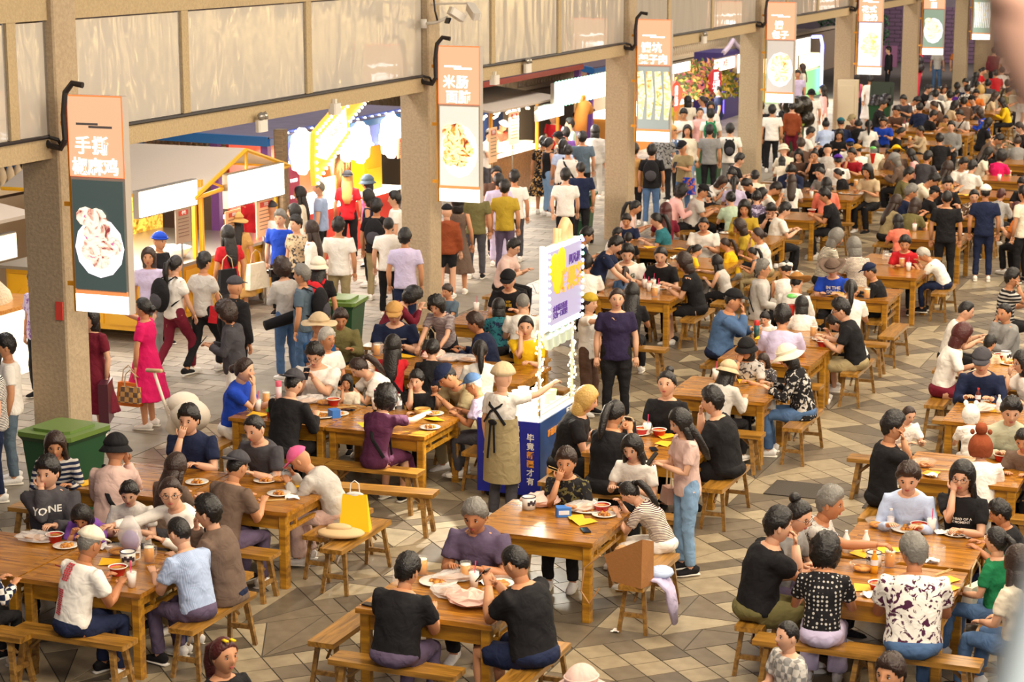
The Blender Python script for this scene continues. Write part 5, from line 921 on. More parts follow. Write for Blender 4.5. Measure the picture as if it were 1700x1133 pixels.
# ------------------------------------------------------------------ posing
def nrm(v): v = np.array(v, float); return v / (np.linalg.norm(v) + 1e-9)
def ik(S, W, l1, l2, pole):
    S, W = np.array(S, float), np.array(W, float); d = W - S; L = np.linalg.norm(d); mx = (l1 + l2) * .985
    if L > mx: W = S + d / L * mx; d = W - S; L = mx
    if L < .12: L = .12
    u = d / np.linalg.norm(d); a = (l1 * l1 - l2 * l2 + L * L) / (2 * L); h = math.sqrt(max(1e-5, l1 * l1 - a * a)); p = np.array(pole, float); p = nrm(p - u * (p @ u)); return S + u * a + p * h, W
SEAT = set('TMPLRBC')
def pose(key):
    """key: (pose letter, woman?, girth, yaw of head, sleeve)"""
    ps, fem, gir, hy = key[:4]; J = {}; sit = ps in SEAT
    lean = dict(T=.28, M=.22, P=.2, L=.05, R=.35, B=.62, C=.1, D=.0, W=.05, H=.08, A=0, K=.45)[ps]; hp = dict(T=.35, M=.15, P=.5, L=.0, R=.15, B=.75, C=.15, D=.05, W=.05, H=.4, A=.05, K=.5)[ps]
    H = np.array([0, 0, .56 if sit else .93]); a = lean
    M_ = H + .25 * np.array([0, math.sin(.6 * a), math.cos(.6 * a)]); N = M_ + .265 * np.array([0, math.sin(1.3 * a), math.cos(1.3 * a)]); b_ = a * .7 + .12
    HC = N + .152 * np.array([0, math.sin(b_ + hp * .3), math.cos(b_ + hp * .3)]); J.update(H=H, M=M_, N=N, HC=HC, lean=lean)
    J['R'] = (Matrix.Rotation(-hy, 3, 'Z') @ Matrix.Rotation(-hp, 3, 'X')); sd = nrm(N - M_); sw = .165 if fem else .185
    J['sd'] = sd
    for s, nm in ((1, 'r'), (-1, 'l')):
        S = N - sd * .065 + np.array([s * sw * (1 + .25 * (gir - 1)), 0, 0]); t = dict(
            T=(s * .13, .40, .83), M=(s * .13, .40, .84) if s < 0 else (.05, HC[1] + .135, HC[2] - .14), P=(s * .05, HC[1] + .22, 1.0), L=(s * .12, .30, .68), R=(.24, .70, .95) if s > 0 else (-.1, .42, .84), B=(s * .07, HC[1] + .12, HC[2] - .16 if s > 0 else .86), C=(.05, HC[1] + .09, HC[2] - .10) if s > 0 else (-.08, .38, .84),
            D=(s * .25, .04, .84), W=(s * .22, s * .18, .88), H=(s * .07, .30, 1.18), A=(.32, .55, 1.5) if s > 0 else (-.24, .05, .86), K=(s * .16, .55, .95))[ps]
        E_, W_ = ik(S, t, .285, .25, (s * .5, -.35, -1) if ps not in 'A' else (s, 0, -.6)); J['S' + nm], J['E' + nm], J['W' + nm] = S, E_, W_
        hip = H + np.array([s * .09, .0, -.03])
        if sit: K_ = np.array([s * .115, .43, .50]); A_ = np.array([s * .12, .38 if ps != 'L' else .5, .085])
        elif ps == 'W': K_ = np.array([s * .09, .1 + s * .14, .50]); A_ = np.array([s * .09, s * .26 - .04, .10])
        else: K_ = np.array([s * .105, .03, .50]); A_ = np.array([s * .115, .0, .085])
        J['P' + nm], J['K' + nm], J['A' + nm] = hip, K_, A_
    return J
def hand(mb, W, d, s, curl=.5):
    d = nrm(d); up = nrm(np.array([0, 0, 1.]) - d * d[2]) if abs(d[2]) < .9 else nrm(np.array([0, 1., 0]) - d * d[1]); sd_ = np.cross(d, up); c = W + d * .045
    mb.tube([W - d * .01, W + d * .02, W + d * .055, W + d * .085], [(.024, .019), (.032, .015), (.039, .014), (.036, .011)], 8, 0, side=sd_)
    for q, (o, L) in enumerate(((-.028, .062), (-.009, .074), (.010, .07), (.028, .055))):
        p0 = W + d * .07 + sd_ * o; d1 = nrm(d - up * curl * .6); p1 = p0 + d1 * L * .5; d2 = nrm(d - up * curl * 2); p2 = p1 + d2 * L * .55; mb.tube([p0, p1, p2], [.0095, .0088, .006], 5, 0)
    p0 = W + d * .02 - sd_ * .03 * s; p1 = p0 + nrm(d - sd_ * 1.1 * s - up * .4) * .035; p2 = p1 + nrm(d * 1.2 - sd_ * .2 * s - up * .4) * .03; mb.tube([p0, p1, p2], [.013, .011, .008], 5, 0)
def spine_pt(J, t):
    if t < .5: return J['H'] + (J['M'] - J['H']) * (t / .5)
    return J['M'] + (J['N'] - J['M']) * ((t - .5) / .5)
def torso(mb, J, fem, g, infl, lo=-.1, top=1.02, seg=16):
    kx = (.88 if fem else 1) * g; ky = (.96 if fem else 1) * g; TT = [(-.2, .175, .125), (-.06, .172, .130), (.15, .158, .122), (.4, .150, .115), (.62, .168, .122), (.78, .178, .115), (.9, .165, .098), (.97, .115, .08), (1.02, .068, .062)]
    if fem: TT[4] = (.62, .172, .132); TT[3] = (.4, .146, .108)
    P, R_ = [], []
    for t, rx, ry in TT:
        if t < lo - .01 or t > top + .01: continue
        p = spine_pt(J, max(t, 0)); p = p + (nrm(J['M'] - J['H']) * t * .5 if t < 0 else 0); P.append(p); k = kx if t < .85 else (kx + 1) / 2; R_.append((rx * k + infl, (ry * ky + infl)))
    mb.tube(P, R_, seg, 0, side=(1, 0, 0))
def build_set(key):
    """returns dict of raw MBs: body (plain), top, bot (to be remeshed)"""
    ps, fem, g, hy, topk, botk = key; J = pose(key); body, top, bot = MB(), MB(), MB(); sit = ps in SEAT
    # body: torso core, neck, limbs, hands, head
    torso(body, J, fem, g * .9, 0, .14 if sit else -.2, 1.02, 12); body.tube([J['N'] - J['sd'] * .05, J['N'] + (J['HC'] - J['N']) * .45, J['HC'] + np.array([0, -.012, -.02])], [(.066, .062), (.052, .055), (.05, .055)], 12, 0, side=(1, 0, 0))
    for s, n in ((1, 'r'), (-1, 'l')):
        S, E_, W_ = J['S' + n], J['E' + n], J['W' + n]; tk = .9 if fem else 1.05; tk *= (1 + (g - 1) * .7)
        body.tube([S * .7 + J['N'] * .3 - J['sd'] * .02, S, S + (E_ - S) * .5, E_, E_ + (W_ - E_) * .3, W_], [.04, .052 * tk, .046 * tk, .038 * tk, .041 * tk, .025 * tk], 10, 0); hand(body, W_, W_ - E_ if ps != 'P' else nrm(W_ - E_) + np.array([0, .2, .4]), s, .5 if ps in 'DWTL' else .9)
        P_, K_, A_ = J['P' + n], J['K' + n], J['A' + n]; body.tube([P_, P_ + (K_ - P_) * .5, K_, K_ + (A_ - K_) * .3, A_, A_ + np.array([0, .02, -.045])], [.085 * g, .075 * g, .052, .052, .034, .036], 10, 0)
    face(body, J['R'], J['HC'])
    # top
    if topk != 'n':
        inf = dict(t=.014, p=.014, l=.015, j=.028, v=.008, d=.012, D=.014)[topk]; torso(top, J, fem, g, inf, -.2 if not sit or topk == 'j' else -.06, 1.0)
        for s, n in ((1, 'r'), (-1, 'l')):
            S, E_, W_ = J['S' + n], J['E' + n], J['W' + n]; tk = (.92 if fem else 1.06) * (1 + (g - 1) * .7); In = S * .6 + J['N'] * .4 - J['sd'] * .04; e = .012 if topk == 'j' else 0
            if topk in 'tpdD': top.tube([In, S, S + (E_ - S) * .35, S + (E_ - S) * .68], [.05, .068 * tk, .067 * tk, .066 * tk], 12, 0)
            elif topk in 'lj': top.tube([In, S, S + (E_ - S) * .5, E_, E_ + (W_ - E_) * .5, E_ + (W_ - E_) * .93], [.05, .066 * tk + e, .060 * tk + e, .053 * tk + e, .05 * tk + e, .04 * tk + e], 12, 0)
            else: top.tube([In, S, S + (E_ - S) * .1], [.05, .055 * tk, .05 * tk], 12, 0)
        if topk in 'pj': top.tube([J['N'] - J['sd'] * .04, J['N'] + J['sd'] * .012], [(.098, .09), (.078, .074)], 14, 0, side=(1, 0, 0))
        if topk == 'j': top.ell(J['N'] - J['sd'] * .05 + (0, -.09, 0), (.11, .055, .06), 12, 8)
        if topk in 'dD':
            if sit: top.ell(J['H'] + (0, .02, -.02), (.185 * g, .17 * g, .12), 14, 10); top.tube([J['H'] + (0, .05, -.02), (0, .3, .52), (0, .46, .50), (0, .50, .3)], [(.18 * g, .11), (.2, .1), (.2, .085), (.22, .07)], 16, 0, side=(1, 0, 0))
            else: z = .42 if topk == 'd' else .3; top.tube([spine_pt(J, .3), J['H'] + (0, 0, .03), J['H'] + (0, 0, -.2), (0, .01, z)], [(.15 * g, .12), (.19 * g, .155), (.25, .21), (.36, .29)], 20, 0, side=(1, 0, 0))
    # bottom
    if botk in 'pswk' and topk not in 'dD':
        wide = 1.25 if botk == 'w' else 1
        if sit: bot.ell(J['H'] + (0, -.01, -.005), (.182 * g, .155 * g, .105), 16, 10)
        else: bot.tube([J['H'] + (0, 0, .12), J['H'] + (0, 0, .0), J['H'] + (0, 0, -.1)], [(.145 * g, .115 * g), (.17 * g, .13 * g), (.165 * g, .125 * g)], 16, 0, side=(1, 0, 0))
        if botk == 'k':
            if sit: bot.tube([J['H'] + (0, .05, -.02), (0, .3, .52), (0, .46, .50), (0, .50, .28)], [(.18 * g, .1), (.2, .095), (.2, .085), (.23, .07)], 16, 0, side=(1, 0, 0))
            else: bot.tube([J['H'] + (0, 0, .08), J['H'] + (0, 0, -.15), (0, .01, .38)], [(.15 * g, .12), (.2 * g, .16), (.3, .22)], 20, 0, side=(1, 0, 0))
        else:
            for s, n in ((1, 'r'), (-1, 'l')):
                P_, K_, A_ = J['P' + n], J['K' + n], J['A' + n]
                if botk == 's': bot.tube([P_, P_ + (K_ - P_) * .5, P_ + (K_ - P_) * .8], [.092 * g, .087 * g, .08 * g], 12, 0)
                else: bot.tube([P_, P_ + (K_ - P_) * .5, K_, K_ + (A_ - K_) * .5, A_ + (0, 0, .02)], [.095 * g, .085 * g, .068 * wide, .062 * wide, .058 * wide * wide], 12, 0)
    return J, body, top, bot
SETS = {}
def prepare(keys):
    coll = []; tx = bpy.data.textures.new('folds', 'CLOUDS'); tx.noise_scale = .11; tx.noise_depth = 1
    for k, near in keys.items():
        J, body, top, bot = build_set(k); rec = dict(J=J, body=body.mesh('body', [SKIN, EYEW, EYED, LIP], True)); SETS[k] = rec
        for nm, mb in (('top', top), ('bot', bot)):
            if mb.n == 0: continue
            o = bpy.data.objects.new('x', mb.mesh('x')); COL.objects.link(o)
            r = o.modifiers.new('r', 'REMESH'); r.mode = 'VOXEL'; r.voxel_size = .019 if near else .032; r.use_smooth_shade = True
            s_ = o.modifiers.new('s', 'SMOOTH'); s_.iterations = 3; s_.factor = .5; dm = o.modifiers.new('d', 'DISPLACE'); dm.texture = tx; dm.strength = .026; dm.mid_level = .45; dm.texture_coords = 'LOCAL'; coll.append((rec, nm, o))
    dg = bpy.context.evaluated_depsgraph_get()
    for rec, nm, o in coll:
        me = bpy.data.meshes.new_from_object(o.evaluated_get(dg)); me.materials.clear(); me.materials.append(None); me.name = nm; rec[nm] = me
    for rec, nm, o in coll: m_ = o.data; bpy.data.objects.remove(o); bpy.data.meshes.remove(m_)
ZH = {}
def az_world(az): return -math.radians(az)      # 0 = +Y, 90 = +X ; object forward is +Y
PEOPLE = []
def parse(line, zone):
    spec, _, hint = line.partition('|'); tk = spec.split(); x, y, ps, az, hair, top, bot = tk[:7]; fl = tk[7:]
    d = dict(x=float(x), y=float(y), ps=ps, az=float(az), hint=hint.strip(), zone=zone, fl=fl)
    h = hair.split('+'); d['hair'] = h[0]; d['hat'] = h[1].split(':') if len(h) > 1 else None
    tt = top.split(':'); d['topk'] = tt[0]; c = (tt[1] if len(tt) > 1 else 'white').split('/'); d['topc'] = c[0]; d['topp'] = c[1] if len(c) > 1 else ''
    bb = bot.split(':'); d['botk'] = bb[0]; d['botc'] = bb[1] if len(bb) > 1 else 'black'
    d['fem'] = 1 if 'f' in fl or d['hair'][0] in 'blpudc' else 0; d['gir'] = 1.22 if 'g' in fl else 1.0; d['sc'] = 1.0; d['hy'] = 0
    for f in fl:
        if f[0] == 's' and f[1:].replace('.', '').isdigit(): d['sc'] = float(f[1:])
        if f[0] == 'y': d['hy'] = float(f[1:])
    d['key'] = (ps, d['fem'], d['gir'], round(math.radians(d['hy']), 2), d['topk'], d['botk'] if d['topk'] not in 'dD' else 'x')
    return d
TOPN = dict(t='T-shirt', p='polo shirt', l='long-sleeved top', j='jacket', v='sleeveless top', d='dress', D='dress', n='top')
PATN = dict(stripe='striped', vstripe='striped', bstripe='broad-striped', dots='dotted', check='checked', floral='patterned')
def describe(d):
    c = CW.get(d['topc'], d['topc']); p = PATN[d['topp'].split('.')[0]] + ' ' if d['topp'] else ''
    return 'person in ' + c + ' ' + p + TOPN[d['topk']]
def hatd(d): return HATN[d['hat'][0]] if d['hat'] else ''
def facing(d):
    r = (d['az'] + d['hy'] - 158) % 360
    return 'facing the camera' if r < 50 or r > 310 else ('facing left' if r < 130 else ('seen from behind' if r < 230 else 'facing right'))
HW = dict(s='short-haired', z='close-cropped', b='bob-haired', l='long-haired', p='ponytailed', u='top-knotted', c='curly-haired', d='bun-haired', x='hat-wearing')
def label_people(L):
    from collections import Counter
    for d in L:
        ht = (CW.get(d['hat'][1], d['hat'][1]) + ' ' if d['hat'] else '') + hatd(d); d['b'] = describe(d) + (' and ' + ht if ht else '')
        d['lab'] = d['b'] + ' ' + (d['hint'] or d['zone'])
    cnt = Counter(d['lab'] for d in L)
    for d in L:
        if cnt[d['lab']] > 1: d['lab'] = d['b'] + ', ' + HW[d['hair'][0]] + ', ' + (d['hint'] or d['zone'])
    cnt = Counter(d['lab'] for d in L)
    for lab in [l for l, n in cnt.items() if n > 1]:
        grp = sorted([d for d in L if d['lab'] == lab], key=lambda d: d['x'])
        for i, d in enumerate(grp): d['lab'] = lab + ', ' + ['first', 'second', 'third', 'fourth', 'fifth', 'sixth', 'seventh', 'eighth', 'ninth', 'tenth', 'eleventh', 'twelfth'][i] + ' from left'
    for d in L:
        w_ = d['lab'].split()
        if len(w_) > 16: d['lab'] = ' '.join(w_[:16])
def place(d):
    rec = SETS[d['key']]; J = rec['J']; sit = d['ps'] in SEAT; th = az_world(d['az']); hc = J['HC']; sc = d['sc']
    off = np.array([hc[0] * math.cos(th) - hc[1] * math.sin(th), hc[0] * math.sin(th) + hc[1] * math.cos(th)]) * sc
    zh = (.46 + (hc[2] - .46) * sc) if sit else hc[2] * sc
    p = G(d['x'], d['y'], zh); root = p[:2] - off
    if sit and 'n' not in d['fl']:
        card = round(d['az'] / 90) % 4; best = None; rd = ray(d['x'], d['y'])
        for (tc, ty) in TABLES:
            tx = X_(tc); cand = []
            if card == 0 and abs(root[0] - tx) < .75: cand.append((1, ty - TD / 2 - .30))
            if card == 2 and abs(root[0] - tx) < .75: cand.append((1, ty + TD / 2 + .13))
            if card == 1 and abs(root[1] - ty) < .75: cand.append((0, tx - TW / 2 - .13))
            if card == 3 and abs(root[1] - ty) < .75: cand.append((0, tx + TW / 2 + .30))
            for ax, v in cand:
                dd = abs(root[ax] - v)
                if dd < .75 and (best is None or dd < best[0]): best = (dd, ax, v)
        fv = [float(f[1:]) for f in d['fl'] if f[0] == '@']
        if fv: best = (0, 1 if card in (0, 2) else 0, fv[0])
        if best:
            _, ax, v = best; tgt = v + off[ax]; t = tgt / rd[ax] if ax == 0 else tgt / rd[1]; q = rd * t + np.array([0, 0, CAMH]); s2 = (q[2] - .46) / (hc[2] - .46)
            s2 = min(max(s2, sc * .87), sc * 1.12 if fv else sc * 1.09); off = off / sc * s2; sc = s2; zh = .46 + (hc[2] - .46) * sc; p = G(d['x'], d['y'], zh); root = p[:2] - off; d['snap'] = 1
    d['root'] = root; d['th'] = th; d['s'] = sc; d['rz'] = .46 * (1 - sc) if sit else 0
def pgroup(d): return None
def make_person(d):
    rec = SETS[d['key']]; J = rec['J']; sit = d['ps'] in SEAT
    t = thing('person', d['lab'], 'person', (d['root'][0], d['root'][1], d['rz']), d['th'], scale=d['s'])
    r_ = random.Random(int(d['x'] * 31 + d['y'] * 17)); sk = SKIN_P if 'w' in d['fl'] else SKIN_D if 'D' in d['fl'] else (SKIN, SKIN, SKIN_P)[r_.randrange(3)]
    obj('body', rec['body'], t, mats=[sk])
    if 'top' in rec: obj({'d': 'dress', 'D': 'dress', 'j': 'jacket', 'p': 'polo_shirt'}.get(d['topk'], 'shirt'), rec['top'], t, mats=[fabric(d['topc'], d['topp'])])
    if 'bot' in rec: obj({'p': 'trousers', 'w': 'trousers', 's': 'shorts', 'k': 'skirt'}[d['botk']], rec['bot'], t, mats=[fabric(d['botc'])])
    for n in 'rl':
        A_ = J['A' + n]; obj('shoe', shoe_mesh(), t, A_ + (0, 0, .01), (0, 0, 0), mats=[fabric('black') if (r_.random() < .4 and 'ws' not in d['fl']) else None])
    E3 = J['R'].to_euler(); hs, hcol = d['hair'][0], d['hair'][1]
    hat = d['hat']
    if hs != 'x': cov = hat and hat[0] != 'clips'; obj('hair', hair_mesh('z' if cov and hs == 's' else 'b' if cov and hs in 'cu' else hs), t, J['HC'], E3, 1.06 if cov else 1.11, mats=[HAIRM[hcol]])
    if hat: obj({'hood': 'hood', 'clips': 'hair_clip'}.get(hat[0], 'hat' if hat[0] not in ('cap', 'backcap', 'visor') else 'cap'), hat_mesh(hat[0]), t, J['HC'], E3, 1.11, mats=[fabric(hat[1])])
    if 'G' in d['fl']: obj('glasses', glasses_mesh(), t, J['HC'], E3, 1.11)
    if 'X' in d['fl'] or 'XX' in d['fl']:
        m = MB(); N = J['N']; H = J['H']; g = d['gir']
        for ysgn in (-1, 1): m.tube([N + (-.1, 0, .015), N + (-.06, ysgn * .15 * g, -.1), J['M'] + (.05, ysgn * .165 * g, 0), H + (.17 * g, ysgn * .08, .05)], (.02, .006), 6)
        part('shoulder_strap', m, fabric('black'), t)
    if 'A' in d['fl']:
        pass
    d['obj'] = t; return t
def world_pt(d, v):
    c, s = math.cos(d['th']), math.sin(d['th']); v = np.array(v) * d['s']; return np.array([d['root'][0] + v[0] * c - v[1] * s, d['root'][1] + v[0] * s + v[1] * c, d['rz'] + v[2]])
def print_on(d, body_, size, m, at, back=False, bold=0.0, spacing=1.0, name='chest_print'):
    """lettering projected on the garment front (or back); at=(x, z) in person space"""
    me = SETS[d['key']]['top']; bt = SETS[d['key']].setdefault('bvh', BVHTree.FromPolygons([v.co for v in me.vertices], [p.vertices[:] for p in me.polygons]))
    src = text_mesh(body_, size, 0, bold, spacing=spacing) if isinstance(body_, str) else body_; V = []; sg = -1 if back else 1
    for v in src.vertices:
        x = at[0] - sg * v.co.x; z = at[1] + v.co.y; h = bt.ray_cast(Vector((x, sg * 1.5, z)), Vector((0, -sg, 0))); y = (h[0].y if h[0] is not None else sg * .1) + sg * .006; V.append((x, y, z))
    mm = bpy.data.meshes.new('print'); mm.from_pydata(V, [], [p.vertices[:] for p in src.polygons]); mm.materials.append(m); mm.update(); return obj(name, mm, d['obj'])
